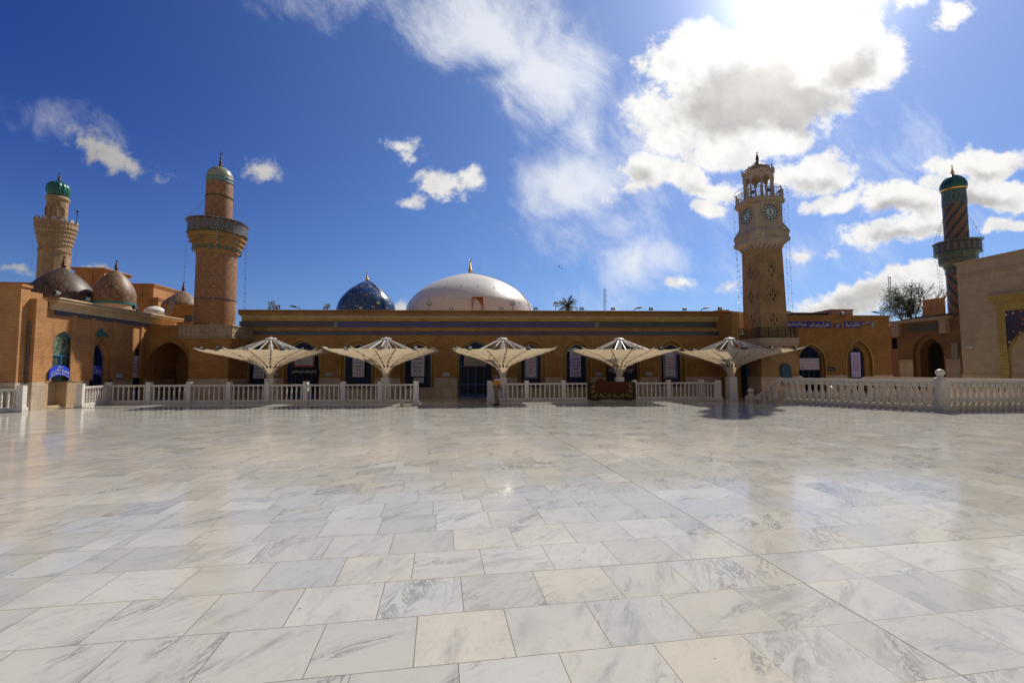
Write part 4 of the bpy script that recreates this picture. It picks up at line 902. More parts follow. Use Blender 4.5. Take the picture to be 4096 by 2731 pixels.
# white dome
D = 52.; rw = smoothrows([(1300, 1622, 2144), (1241, 1630, 2130), (1215, 1640, 2117), (1180, 1670, 2085), (1150, 1713, 2044), (1127, 1762, 2000), (1110, 1812, 1952), (1099, 1855, 1912), (1092, 1881, 1885)])
t, ax, base, pr = dome_thing('white_dome', 'large low white pointed dome on the hall roof', D, rw, WDOME, n=96)
top = pr[-1][1] - base; finial(t, 0, 0, top, at(1883, 1031, D).z - base, .26, GOLD, 5)
mb = MB()
for zz_, k_ in ((1.95, 26), (3.4, 22)):
    rr = [r for r, z in pr if z - base < zz_][-1]
    i0 = max(i for i, (r, z) in enumerate(pr) if z - base < zz_); f_ = (zz_ - (pr[i0][1] - base)) / (pr[i0 + 1][1] - pr[i0][1]); rr = pr[i0][0] + (pr[i0 + 1][0] - pr[i0][0]) * f_
    for i in range(k_): a = 2 * math.pi * (i + .3) / k_; mb.sph((rr * math.cos(a), rr * math.sin(a), zz_), .055, 5)
mb.split('lamp_hook', BLK, t)
mb = MB(); pp = [((r + .05) * math.cos(R(-20)), (r + .05) * math.sin(R(-20)), z - base + .03) for r, z in pr]; mb.path(pp, .03); mb.build('cable', BLK, t)
p = at(1914, 1215, D - 6.2); hz_ = at(1914, 1193, D - 6.4).z - base; px_ = p.x - ax; mb = MB(); y0 = -7.35
wv = 22 * (D - 6.5) / FPX; pz = at(1914, 1262, D - 6.4).z - base
mb.box(px_ - wv, px_ + wv, y0, y0 + 3, hz_ - .06, hz_); mb.box(px_ - wv, px_ - wv + .06, y0, y0 + 3, pz, hz_ - .06); mb.box(px_ + wv - .06, px_ + wv, y0, y0 + 3, pz, hz_ - .06); hs = mb.build('dormer', WOODO, t)
mb = MB(); mb.box(px_ - wv + .06, px_ + wv * .15, y0 + .5, y0 + .6, pz, hz_ - .45); mb.build('door', GLASS, hs)
mb = MB(); mb.box(px_ + wv * .15, px_ + wv - .06, y0 + .35, y0 + .6, pz, hz_ - .06); mb.box(px_ - wv + .06, px_ + wv * .15, y0 + .4, y0 + .6, hz_ - .45, hz_ - .06); mb.build('shutter', WOODO, hs)

# left domes
RD1 = ribdome("ribbed_brick_dome_pattern_dark", 14, .95, (.12, .070, .035), (.022, .016, .014), (.05, .14, .13)); RD2 = ribdome("ribbed_brick_dome_pattern", 12, .72, (.27, .15, .068), (.07, .045, .03), (.10, .30, .26))
D = 33.0; rw = smoothrows([(1225, 92, 410), (1196, 98, 404), (1160, 112, 385), (1130, 140, 356), (1105, 176, 322), (1085, 214, 288), (1069, 252, 255)])
t, ax, base, pr = dome_thing('brick_dome', 'big dark brown ribbed dome at the far left with turquoise diamonds', D, rw, RD1)
finial(t, 0, 0, pr[-1][1] - base, at(254, 1021, D).z - base, .16, COPP, 4)
mb = MB(); rr = pr[0][0]; mb.lathe([(rr * 1.0, 5.0 - base), (rr * 1.0, .05)], n=40); mb.build('drum', BRL, t)
D = 34.0; rw = smoothrows([(1215, 377, 555), (1196, 376, 556), (1170, 377, 553), (1140, 390, 538), (1112, 410, 512), (1092, 430, 480), (1078, 452, 454)])
t, ax, base, pr = dome_thing('brick_dome', 'tan brick pointed dome with diamond pattern on a turquoise ring', D, rw, RD2)
finial(t, 0, 0, pr[-1][1] - base, at(447, 1036, D).z - base, .13, COPP, 4)
mb = MB(); rr = pr[0][0]; mb.lathe([(rr * 1.03, -.10), (rr * 1.03, .06)], n=40); mb.build('tile_ring', simple("turquoise_ring", (.02, .20, .20), .35), t); mb = MB(); mb.lathe([(rr * .98, 5.0 - base), (rr * .98, -.1)], n=40); mb.build('drum', CONC, t)
D = 40.0; rw = smoothrows([(1250, 642, 818), (1223, 647, 816), (1205, 660, 800), (1188, 684, 780), (1172, 712, 756), (1161, 733, 736)])
t, ax, base, pr = dome_thing('brick_dome', 'small brown ribbed dome just left of the round minaret', D, rw, RD2)
finial(t, 0, 0, pr[-1][1] - base, at(735, 1123, D).z - base, .15, COPP, 4)
D = 38.0; rw = smoothrows([(1252, 574, 672), (1240, 577, 668), (1230, 595, 650), (1224, 620, 626)])
t, ax, base, pr = dome_thing('flat_dome', 'small flat white dome behind the wing cornice', D, rw, WDOME)
# brick upper works behind the domes
def roofblock(label, D, px0, px1, ytop, ybot, dep, ov=.25, rz=6.5):
    a, b_ = at(px0, ytop, D), at(px1, ytop, D); zt = a.z; zb = min(5.2, at(px0, ybot, D).z); wd = b_.x - a.x
    t = thing('roof_tower', label, 'building', (a.x, D, zb), R(rz)); mb = MB(); h = zt - zb
    mb.box(0, wd, 0, dep, 0, h - .35); mb.build('wall', BRL, t); mb = MB()
    for i in range(4): mb.box(-ov * (i + 1) / 4, wd + ov * (i + 1) / 4, -ov * (i + 1) / 4, dep + ov, h - .35 + i * .08, h - .27 + i * .08)
    mb.build('cornice', BRL, t); mb = MB(); mb.box(wd * .55, wd * .62, -.06, .0, 0, h - .36); mb.split('pilaster_strip', BRL, t); return t
roofblock('square brick block with stepped cornice between the two big left domes', 41, 300, 408, 1069, 1190, 3)
roofblock('lit brick parapet block stepping down right of the tan dome', 42, 500, 606, 1132, 1215, 4, .15)
roofblock('low brick parapet wall with thin cornice left of the small brown dome', 41, 560, 628, 1188, 1240, 4, .12)
roofblock('low brown roof edge left of the big dark dome', 36, -30, 165, 1126, 1200, 3, .1)
roofblock('grey concrete stub wall beside the small flat dome', 37, 668, 745, 1226, 1275, 3, .03)

def strand(label, pts, group='strings of festoon bulbs', sag=.0, n=26, r=.005, br=.018):
    br = min(br * 1.4, .032)
    o = Vector(pts[0]); mb = MB(); P = []
    for a, b_ in zip(pts, pts[1:]):
        a, b_ = Vector(a), Vector(b_)
        for i in range(n): t_ = i / n; q = a.lerp(b_, t_); q.z -= sag * 4 * t_ * (1 - t_); P.append(q)
    P.append(Vector(pts[-1])); mb.path([q - o for q in P], r, 4)
    for i, q in enumerate(P[::2]): mb.tube(q - o, q - o + Vector((.07 * (1 if i % 2 else -1), -.01, -.01)), br, 5, 1)
    b_ = mb.build('string_lights', [BLK, BULBG]); b_.location = o; tag(b_, label, 'string lights', group)

# ---- round minaret (left of the hall)
D = 32.6
LAT = lattice("diamond_brickwork", 1.42, .594, .74, .062, (.36, .175, .062), (.085, .045, .03)); LATU = lattice("diamond_brickwork_upper", 1.0, .628, .70, .062, (.34, .165, .058), (.085, .045, .03))
colp = [(1310, 777, 948), (1200, 777.5, 948), (1100, 780, 949), (1008, 784, 950)]
ax, pl = ringprof(colp, D); base = 0
t = thing('minaret', 'round brick minaret with diamond brickwork and blue tiled balcony on a square bracketed base', 'minaret', (ax, D, 0))
zb = lambda y, x=862: at(x, y, D).z
zg1 = lambda y: at(862, y, D - 1.35).z
zg2 = lambda y: at(862, y, D - 2.0).z
r0 = pl[0][0]
def part(prof, mtl, name, n=48, ph=0, smooth=True, flute=None, par=None, cx=0, cy=0):
    mb = MB(); mb.lathe(prof, cx, cy, n=n, ph=ph, flute=flute); return mb.build(name, mtl, par or t, smooth=smooth)
zpl = zb(1310); zband = zb(1203)
PLB = brick("minaret_plain_brick", (.46, .21, .08), (.37, .165, .06), (.22, .11, .05), lath=1.4, bh=.07, bw=.25)
r1 = ringprof([(1203, 777.5, 948)], D)[1][0][0]; r2 = ringprof([(1008, 784, 950)], D)[1][0][0]
part([(r0, zpl - .6), (r1, zband - .02)], PLB, 'lower_shaft'); part([(r1 + .02, zband - .03), (r1 + .02, zband + .03)], simple("dark_blue_tile", (.02, .025, .12), .3), 'tile_ring')
ztop = zg1(1006); part([(r1, zband + .03), (r2, ztop)], LAT, 'patterned_shaft')
rb = ringprof([(900, 752, 990)], D)[1][0][0]
zc1, zc2 = zg1(998), zg2(915)
fl_ = lambda k, a_: (lambda f: 1 + a_ * abs(math.sin(k * math.pi * f)))
pr_c = [(r2 + .03, ztop - .02), (r2 + .06, ztop + .12), (r2 + .16, ztop + .18)]
for i in range(1, 5):
    rr = r2 + (rb - r2) * (i / 4) ** .9; z0 = zc1 + (zc2 - zc1) * (i - 1) / 4; z1 = zc1 + (zc2 - zc1) * i / 4; pr_c += [(rr - .02, z0 + .10 * (z1 - z0)), (rr, z1)]
part(pr_c, brick("corbel_brick", (.46, .25, .075), (.36, .19, .055), (.18, .11, .05), lath=2, bh=.1), 'corbelled_gallery', n=96, flute=lambda f: 1 - .035 * abs(math.sin(12 * math.pi * f)), smooth=False)
# niche tiles on the corbel
mb = MB()
for i in range(20):
    a0 = 2 * math.pi * i / 20; c_, s_ = math.cos(a0), math.sin(a0); q = Vector((-s_, c_, 0)); o_ = Vector((c_, s_, 0)) * (r2 + .26)
    zz = ztop + .22; pts = [o_ - q * .13 + Vector((0, 0, zz)), o_ + q * .13 + Vector((0, 0, zz)), o_ + q * .13 + Vector((0, 0, zz + .2)) + Vector((c_, s_, 0)) * .05, o_ + Vector((0, 0, zz + .34)) + Vector((c_, s_, 0)) * .08, o_ - q * .13 + Vector((0, 0, zz + .2)) + Vector((c_, s_, 0)) * .05]
    k = len(mb.v); mb.v += [tuple(p) for p in pts]; mb.f.append(tuple(range(k, k + 5))); mb.mi.append(0)
    o_ = Vector((c_, s_, 0)) * (rb - .02); zz = zc2 - .45
    if i % 2: k = len(mb.v); mb.v += [tuple(o_ + q * x + Vector((0, 0, zz + z)) - Vector((c_, s_, 0)) * .03) for x, z in ((-.1, 0), (0, -.14), (.1, 0), (0, .14))]; mb.f.append((k, k + 1, k + 2, k + 3)); mb.mi.append(0)
mb.split('glazed_niche', simple("turquoise_niche", (.05, .12, .10), .45), t)
m, n, b = mat("balcony_tilework"); BALM = m; co = obj_co(n); x, y, z = n.sep(co); th = n.m('ARCTAN2', y, x); fx = n.m('SUBTRACT', n.m('FRACT', n.m('ADD', n.m('MULTIPLY', th, 24 / (2 * math.pi)), 100)), .5)
zm = (zg2(911) + zg2(863)) / 2; fz = n.m('MULTIPLY', n.m('SUBTRACT', z, zm), .80 / abs(zg2(911) - zg2(863))); d8 = n.m('MAXIMUM', n.m('MAXIMUM', n.m('ABSOLUTE', fx), n.m('ABSOLUTE', fz)), n.m('MULTIPLY', n.m('ADD', n.m('ABSOLUTE', fx), n.m('ABSOLUTE', fz)), .72))
tz = n.vor(n.comb(n.m('MULTIPLY', th, 2.6), z, 0), 14.0, rnd=.4)
c = n.mix(n.m('LESS_THAN', tz, .3), (.13, .07, .035), (.11, .08, .045)); c = n.mix(n.m('LESS_THAN', d8, .36), c, (.15, .17, .15)); c = n.mix(n.m('LESS_THAN', d8, .31), c, (.06, .06, .07)); c = n.mix(n.m('MULTIPLY', n.m('LESS_THAN', d8, .33), n.m('LESS_THAN', n.m('ABSOLUTE', n.m('SUBTRACT', n.m('FRACT', n.m('MULTIPLY', d8, 9)), .5)), .13)), c, (.19, .20, .18))
ed = n.m('GREATER_THAN', n.m('ABSOLUTE', fz), .40); c = n.mix(ed, c, n.mix(n.m('LESS_THAN', tz, .3), (.02, .07, .07), (.15, .17, .15)))
n.put(b.inputs['Base Color'], c); b.inputs['Roughness'].default_value = .4
part([(rb + .02, zc2), (rb + .10, zc2 + .08), (rb + .04, zc2 + .12), (rb + .04, zg2(865)), (rb + .12, zg2(864)), (rb + .12, zg2(860)), (rb - .1, zg2(860)), (rb - .1, zc2 + .3)], BALM, 'gallery_parapet')
part([(rb, zc2 + .25), (rb, zc2 + .32)], BRL, 'gallery_floor')
ru0 = ringprof([(850, 819, 935)], D)[1][0][0]; ru1 = ringprof([(735, 826.5, 936)], D)[1][0][0]; zu = zb(737)
part([(ru0, zc2), (ru1, zu)], LATU, 'upper_shaft'); part([(ru0 * .985 + .02, zb(795)), (ru0 * .985 + .02, zb(792))], BLK, 'band')
m, n, b = mat("turquoise_band"); co = obj_co(n); x, y, z = n.sep(co); th = n.m('ARCTAN2', y, x); q_ = n.m('FRACT', n.m('ADD', n.m('MULTIPLY', th, 4.5), 100)); q2_ = n.m('ABSOLUTE', n.m('SUBTRACT', q_, .5))
n.put(b.inputs['Base Color'], n.mix(n.m('LESS_THAN', q2_, n.m('ABSOLUTE', n.m('MULTIPLY', n.m('SUBTRACT', z, zu + .16), 2.2))), (.15, .24, .22), (.03, .13, .12))); TQB = m
part([(ru1 + .01, zu), (ru1 + .05, zu + .04), (ru1 + .02, zu + .08), (ru1 + .02, zu + .26), (ru1 + .06, zu + .30), (ru1 + .04, zu + .36)], TQB, 'tile_band')
dz0 = zu + .36; H = zb(669) - dz0; m, n, b = mat("beige_floral_dome"); co = obj_co(n); x, y, z = n.sep(co); th = n.m('DIVIDE', n.m('ARCTAN2', y, x), 2 * math.pi / 16); v = n.comb(n.m('ABSOLUTE', n.m('SUBTRACT', n.m('FRACT', n.m('ADD', th, 100)), .5)), n.m('MULTIPLY', z, 1.1), 0)
e = n.vor(v, 5.0, 'DISTANCE_TO_EDGE'); c = n.mix(n.m('LESS_THAN', e, .05), (.30, .29, .19), (.16, .26, .20)); c = n.mix(n.m('LESS_THAN', n.vor(v, 5.0), .2), c, (.42, .27, .06)); n.put(b.inputs['Base Color'], c); b.inputs['Roughness'].default_value = .3; BFD = m
part([(ru1 * 1.03 * math.cos(a) if i < 10 else .02, dz0 + H * math.sin(a) ** .92) for i, a in enumerate([math.pi / 2 * j / 10 for j in range(11)])], BFD, 'dome')
finial(t, 0, 0, zb(669), zb(604, 888), .14, COPP, 3)
# octagonal base with corbelled parapet
zo = zb(1302); OB = BR
oc = lambda h, c_: [(-h + c_, -h), (h - c_, -h), (h, -h + c_), (h, h - c_), (h - c_, h), (-h + c_, h), (-h, h - c_), (-h, -h + c_)]
F0 = 29.8; bx0, bx1 = at(752, 1475, F0).x - ax, at(911, 1475, F0).x - ax
def prism(mb, rings, mi=0, caps=True):
    k0 = len(mb.v); nn = len(rings[0][0])
    for pts, z in rings:
        for p in pts: mb.v.append((p[0], p[1], z))
    for j in range(len(rings) - 1):
        for i in range(nn): a = k0 + j * nn + i; b_ = k0 + j * nn + (i + 1) % nn; mb.f.append((a, b_, b_ + nn, a + nn)); mb.mi.append(mi)
    if caps: mb.f.append(tuple(k0 + i for i in reversed(range(nn)))); mb.mi.append(mi); mb.f.append(tuple(k0 + (len(rings) - 1) * nn + i for i in range(nn))); mb.mi.append(mi)
def bxr(e): c_ = .06; x0, x1, y0, y1 = bx0 - e, bx1 + e, F0 - D - e, 1.6 + e; return [(x0 + c_, y0), (x1 - c_, y0), (x1, y0 + c_), (x1, y1 - c_), (x1 - c_, y1), (x0 + c_, y1), (x0, y1 - c_), (x0, y0 + c_)]
zpb = at(840, 1353, F0 - .4).z; zpt = at(840, 1300, F0 - .4).z; zcb = at(840, 1393, F0).z
mb = MB(); prism(mb, [(bxr(0), 0), (bxr(0), zcb)]); ob = mb.build('square_base', OB, t)
mb = MB(); prism(mb, [(bxr(.05), 0), (bxr(.05), 1.36), (bxr(.08), 1.36), (bxr(.08), 1.40)]); mb.build('dado', DADO, t)
rg = []
for i in range(6): e = .06 * (i + 1); rg += [(bxr(e), zcb + (zpb - zcb) * i / 6), (bxr(e), zcb + (zpb - zcb) * (i + .8) / 6)]
mb = MB(); prism(mb, rg + [(bxr(.40), zpb)]); mb.build('corbel', OB, t)
m, n, b = mat("carved_parapet_stone"); co = obj_co(n); v = planar(n, co); e = n.vor(v, 3.4, 'DISTANCE_TO_EDGE', rnd=.15); c = n.mix(n.m('LESS_THAN', e, .09), (.30, .22, .12), (.40, .32, .19)); c = n.mix(n.ss(n.noise(co, 2, 5), .4, .7), c, n.mix(1.0, c, (.7, .68, .62), 'MULTIPLY')); n.put(b.inputs['Base Color'], c); n.put(b.inputs['Normal'], n.bump(n.ss(e, .05, .12), .8, .03)); CPS = m
mb = MB(); e = .44; prism(mb, [(bxr(e + .06), zpb), (bxr(e + .06), zpb + .08), (bxr(e), zpb + .08), (bxr(e), zpt - .08), (bxr(e + .05), zpt - .08), (bxr(e + .05), zpt)]); mb.build('parapet', CPS, t)
# festoon strings of the minaret
GS = 'strings of festoon bulbs'
strand('bulb string hanging from the round minaret gallery on its left side', [at(751, 862, D), at(737, 1128, D - .3)])
strand('bulb string down the centre of the round minaret shaft', [at(870, 868, D - 2.3), at(862, 1000, D - 2.2), at(850, 1294, D - 2.9)], n=24)
strand('bulb string down the right part of the round minaret shaft', [at(940, 880, D - 2.2), at(938, 1010, D - 1.9), at(932, 1290, D - 2.6)], n=20)
strand('bulb string hanging off the right edge of the round minaret gallery', [at(984, 905, D), at(974, 1300, D - .5)])
strand('second bulb string off the right edge of the round minaret gallery', [at(988, 905, D - .4), at(979, 1295, D - .8)])
strand('bulb string left of the round minaret shaft touching its outline', [at(790, 880, D - 1.6), at(777, 1190, D - 1.9), at(770, 1290, D - 2.4)], n=20)
strand('slanting bulb string from upper shaft to the left rim of the round minaret gallery', [at(822, 797, D - .3), at(752, 862, D)], n=16, sag=.1)
strand('slanting bulb string from upper shaft to the right rim of the round minaret gallery', [at(936, 808, D - .3), at(992, 885, D)], n=16, sag=.1)
strand('inner slanting bulb string right of the round minaret upper shaft', [at(935, 820, D - .8), at(950, 872, D - 1.6)], n=10, sag=.05)
strand('bulb ring along the round minaret gallery rim', [tuple(Vector((ax, D, zg2(859))) + Vector(((rb + .14) * math.cos(a), (rb + .14) * math.sin(a), 0))) for a in [R(-175 + 10 * i) for i in range(18)]], n=5)

# ---- far left minaret with green melon dome
D = 47.; rows_ = [(1230, 142, 276), (1000, 148, 286)]
ax, pl = ringprof(rows_, D); t = thing('minaret', 'pale fluted stone minaret with green melon dome at the far left', 'minaret', (ax, D, 0))
zb = lambda y, x=222: at(x, y, D).z
def rr_(y, xl, xr): return ringprof([(y, xl, xr)], D)[1][0][0]
MS = stone("minaret_limestone", (.36, .225, .11), bw=.6, bh=.35, rough=.8)
part([(rr_(1100, 145, 282), 0), (rr_(1100, 145, 282), zb(1012))], MS, 'fluted_shaft', n=96, flute=lambda f: 1 - .05 * abs(math.sin(8 * math.pi * f)) ** .6)
pr_c = [(rr_(1008, 146, 288), zb(1012)), (rr_(1008, 145, 289), zb(1003)), (rr_(995, 150, 284), zb(1000))]
ys_ = [995, 978, 961, 944, 928, 912]; ws = [(150, 285), (147, 291), (144, 297), (141, 303), (138, 308), (135, 313)]
for i in range(5): a0 = rr_(ys_[i], *ws[i]); pr_c += [(a0, zb(ys_[i]) + .04), (a0 + .03, zb(ys_[i + 1]) - .14), (a0 + .12, zb(ys_[i + 1]) - .10), (a0 + .12, zb(ys_[i + 1]))]
pr_c += [(rr_(905, 134, 315), zb(910)), (rr_(900, 134, 315), zb(898)), (rr_(897, 131, 318), zb(896)), (rr_(897, 131, 318), zb(893))]
part(pr_c, MS, 'corbelled_gallery', n=96, smooth=False, flute=lambda f: 1 - .022 * (1 if (f * 32) % 1 > .6 else 0))
part([(rr_(880, 183, 276), zb(897)), (rr_(800, 186, 280), zb(808))], MS, 'upper_shaft', n=12, smooth=False)
part([(rr_(800, 186, 280), zb(808)), (rr_(800, 180, 286), zb(800)), (rr_(800, 182, 284), zb(794)), (rr_(790, 188, 278), zb(788))], MS, 'cornice', n=24)
GRN = simple("green_glazed_tile", (.008, .11, .08), .3, var=.25, sc=2)
pd = [(86, 786), (98, 779), (104, 768), (104, 757), (98, 747), (84, 738), (60, 732), (30, 729), (4, 727)]
part([(rr_(760, 232 - a / 2, 232 + a / 2), zb(y_)) for a, y_ in pd], GRN, 'melon_dome', n=120, flute=lambda f: 1 - .07 * (1 - abs(math.sin(12 * math.pi * f)) ** .7))
finial(t, 0, 0, zb(728), zb(687, 237), .16, COPP, 3)
mb = MB()
for i in range(14):
    a = 2 * math.pi * i / 14; q = rr_(890, 150, 300); mb.lathe([(.05, 0), (.22, .3)], 0, 0, 8); vs_ = mb.v[-16:]
    Mx = Matrix.Translation((q * math.cos(a), q * math.sin(a), zb(888))) @ Matrix.Rotation(a, 4, 'Z') @ Matrix.Rotation(R(90), 4, 'Y'); mb.v[-16:] = [tuple(Mx @ Vector(v_)) for v_ in vs_]
mb.split('loudspeaker', simple("speaker_grey", (.35, .34, .33), .5), t)
mb = MB(); p = at(289, 880, D); mb.tube((p.x - ax, .5, zb(893)), (p.x - ax, .5, zb(842)), .03); mb.sph((p.x - ax, .5, zb(840)), .12, 6); mb.build('flag_pole', BLK, t)
mb = MB(); a_ = R(-62)
for aa in (R(-100), R(-62), R(-25)):
    c_, s_ = math.cos(aa), math.sin(aa); q = rr_(850, 185, 278) * 1.0; Q = Vector((-s_, c_, 0)); z0, z1 = zb(870), zb(828)
    P_ = [Vector((c_, s_, 0)) * q + Q * x + Vector((0, 0, z)) for x, z in ((-.3, z0), (.3, z0), (.3, z1 - .35), (0, z1), (-.3, z1 - .35))]
    mb.path(P_ + [P_[0]], .05)
mb.split('blind_arch', MS, t)
strand('bulb string hanging from the far left minaret gallery on its left side', [at(136, 915, D), at(123, 1125, D)], br=.045)
strand('bulb string hanging behind the far left minaret on its right side', [at(308, 975, D + 1), at(300, 1060, D + 1)], br=.03, r=.006)

# ---- right minaret with green dome
D = 41.; t = thing('minaret', 'orange brick minaret with dark spiral tile bands and green dome at the right', 'minaret')
rows_ = [(1275, 3786, 3900), (1100, 3783, 3893)]
ax, pl = ringprof(rows_, D); t.location = (ax, D, 0); zb = lambda y, x=3835: at(x, y, D).z if not 943 < y < 1070 else at(x, y, D - (1.9 if y < 1000 else 1.5)).z
SP1 = spiral("spiral_tile_rising", 1.1, 7, -.95, (.23, .105, .045), (.02, .03, .028)); SP2 = spiral("spiral_tile_falling", 1.0, 7, .95, (.23, .105, .045), (.02, .03, .028))
KUF = tileband("kufic_tile", (.02, .05, .055), (.30, .32, .30), 9)
rl = rr_(1180, 3784, 3894); part([(rl, 0), (rl * .97, zb(1095))], SP2, 'spiral_shaft'); part([(rl + .03, zb(1095)), (rl + .03, zb(1080)), (rl + .05, zb(1078)), (rl + .0, zb(1062))], KUF, 'kufic_band')
rb = rr_(985, 3736, 3931); pr_c = [(rl, zb(1062)), (rl + .15, zb(1055)), (rl + .18, zb(1047)), (rl + .45, zb(1038)), (rl + .5, zb(1028)), (rb - .22, zb(1018)), (rb - .15, zb(1003)), (rb, zb(998))]
part(pr_c, tileband("corbel_tile", (.03, .075, .06), (.32, .26, .12), 5), 'corbelled_gallery', n=72, flute=lambda f: 1 - .04 * abs(math.sin(9 * math.pi * f)), smooth=False)
m, n, b = mat("gallery_panel_tile"); co = obj_co(n); x, y, z = n.sep(co); th = n.m('ARCTAN2', y, x); fx = n.m('ABSOLUTE', n.m('SUBTRACT', n.m('FRACT', n.m('ADD', n.m('MULTIPLY', th, 22 / (2 * math.pi)), 100)), .5)); fz = n.m('ABSOLUTE', n.m('MULTIPLY', n.m('SUBTRACT', z, (zb(990) + zb(952)) / 2), .85)); d_ = n.m('MAXIMUM', fx, fz)
c = n.mix(n.m('LESS_THAN', d_, .36), (.10, .05, .03), (.045, .07, .065)); c = n.mix(n.m('LESS_THAN', d_, .26), c, (.14, .13, .11)); c = n.mix(n.m('GREATER_THAN', fz, .42), c, (.05, .14, .12)); n.put(b.inputs['Base Color'], c)
part([(rb, zb(998)), (rb + .08, zb(993)), (rb + .03, zb(990)), (rb + .03, zb(952)), (rb + .1, zb(950)), (rb + .1, zb(946)), (rb - .1, zb(946)), (rb - .1, zb(985))], m, 'gallery_parapet')
part([(rb - .05, zb(988)), (rb - .05, zb(984))], BRL, 'gallery_floor')
ru = rr_(880, 3773, 3877); ru2 = rr_(825, 3770, 3873); part([(ru, zb(985)), (ru2, zb(822))], SP1, 'upper_shaft')
part([(ru2 + .03, zb(822)), (ru2 + .03, zb(796))], KUF, 'kufic_band')
m, n, b = mat("arched_panel_tile"); co = obj_co(n); x, y, z = n.sep(co); th = n.m('ARCTAN2', y, x); fx = n.m('ABSOLUTE', n.m('SUBTRACT', n.m('FRACT', n.m('ADD', n.m('MULTIPLY', th, 16 / (2 * math.pi)), 100)), .5)); fz = n.m('MULTIPLY', n.m('SUBTRACT', z, (zb(794) + zb(762)) / 2), 1.2); d_ = n.m('ADD', n.m('MULTIPLY', fx, 1.1), n.m('MAXIMUM', fz, n.m('MULTIPLY', fz, -.6)))
c = n.mix(n.m('LESS_THAN', d_, .40), (.03, .10, .08), (.20, .24, .20)); c = n.mix(n.m('LESS_THAN', d_, .28), c, (.07, .10, .10)); n.put(b.inputs['Base Color'], c)
part([(ru2 + .01, zb(796)), (ru2, zb(762))], m, 'arched_panel_band'); part([(ru2 + .06, zb(764)), (ru2 + .10, zb(760)), (ru2 + .06, zb(757))], GOLD, 'moulding')
GR2 = simple("dark_green_tile", (.008, .085, .06), .22, var=.3, sc=2); q = rr_(745, 3756, 3874); zt = zb(700)
part([(ru2 + .08, zb(758)), (q * .99, zb(751)), (q, zb(743)), (q * .94, zb(733)), (q * .82, zb(723)), (q * .62, zb(713)), (q * .36, zb(705)), (q * .14, zb(700)), (.02, zb(697))], GR2, 'ribbed_dome', n=120, flute=lambda f: 1 - .035 * (1 - abs(math.sin(12 * math.pi * f)) ** .7))
finial(t, 0, 0, zb(698), zb(658, 3806), .15, GOLD, 5)
strand('bulb string hanging left of the right minaret', [at(3735, 985, D), at(3766, 1190, D)], br=.045)
strand('second bulb string hanging left of the right minaret', [at(3745, 990, D - .8), at(3776, 1190, D - .8)], br=.045)
strand('slanting bulb string from the right minaret shaft to its left gallery rim', [at(3770, 880, D), at(3738, 965, D)], n=18, br=.045)
strand('inner slanting bulb string left of the right minaret shaft', [at(3771, 892, D - .5), at(3754, 958, D - 1.2)], n=12, br=.045)
strand('slanting bulb string from the right minaret shaft to its right gallery rim', [at(3876, 862, D), at(3925, 945, D)], n=18, br=.045)
strand('short bulb string hanging right of the right minaret gallery', [at(3933, 975, D), at(3930, 1030, D)], n=10, br=.045)
strand('bulb ring on the right minaret gallery rim', [tuple(Vector((ax, D, zb(944))) + Vector(((rb + .14) * math.cos(a), (rb + .14) * math.sin(a), 0))) for a in [R(-185 + 10 * i) for i in range(20)]], n=5)

# ================================================================== clock tower
DT = 31.6; PH = R(6.0)
def sqsolve(y, xl, xr, D=DT, nside=4):
    X = at((xl + xr) / 2, y, D).x; h = 1.0; z = 3
    for _ in range(40):
        fcx, fcy = X + math.sin(PH) * h, D - math.cos(PH) * h; z = at(0.5 * (xl + xr), y, fcy).z
        xs = []
        for sx, sy in ((-1, -1), (1, -1), (1, 1), (-1, 1)): xs.append(proj(Vector((X + (sx * math.cos(PH) - sy * math.sin(PH)) * h, D + (sx * math.sin(PH) + sy * math.cos(PH)) * h, z)))[0])
        h *= ((xr - xl) / (max(xs) - min(xs))) ** .8; X += ((xl + xr) / 2 - (max(xs) + min(xs)) / 2) * D / FPX
    return X, h, z
L = {k: sqsolve(*v) for k, v in dict(base=(1504, 2948, 3202), ledge0=(1385, 2958, 3188), ledge1=(1350, 2944, 3203), sh0=(1314, 2978, 3153), sh1=(990, 2973, 3134.6), co0=(962, 2938, 3166), co1=(921, 2938.5, 3166.6), cl0=(890, 2957, 3133), cl1=(812, 2957, 3131), tp=(795, 2933, 3149), tp1=(785, 2933, 3149)).items()}
for k, v in L.items(): print('TOWER', k, [round(q, 2) for q in v])
X0 = L['base'][0]; LEAN = (L['tp'][0] - X0) / (L['tp'][2] - 1)
t = thing('clock_tower', 'leaning square clock tower of brown brick with white stone clock stage and open lantern', 'clock tower', (X0, DT, 0), PH)
t.rotation_euler = (0, LEAN * 1.0, PH)
def sq(h, z0, z1=None): return [(-h, -h), (h, -h), (h, h), (-h, h)]
def sprism(rings, mtl, name, par=None, chf=0):
    mb = MB(); prism(mb, [((oc(h, h * chf) if chf else sq(h, 0)), z) for h, z in rings]); return mb.build(name, mtl, par or t)
hb, zb0 = L['base'][1], L['base'][2]; hl, zl0 = L['ledge0'][1], L['ledge0'][2]; zl1 = L['ledge1'][2]; he = L['ledge1'][1]
sprism([(hb + (hb - hl) * .35, 0), (hl, zl0)], BRT, 'base', chf=.0)
sprism([(hb + (hb - hl) * .35 + .06, 0), (hb + .10, 1.42), (hb + .06, 1.42), (hb + .02, 1.46)], DADO, 'dado')
sprism([(hl + .02, zl0), (hl + .08, zl0 + .05), (hl + .08, zl0 + .18), (hl + .16, zl0 + .22), (hl + .16, zl0 + .36), (he - .04, zl0 + .42), (he, zl0 + .48), (he, zl1)], PALE, 'stone_ledge')
mb = MB(); hr = he - .06; zr0, zr1 = zl1, L['sh0'][2] + .05
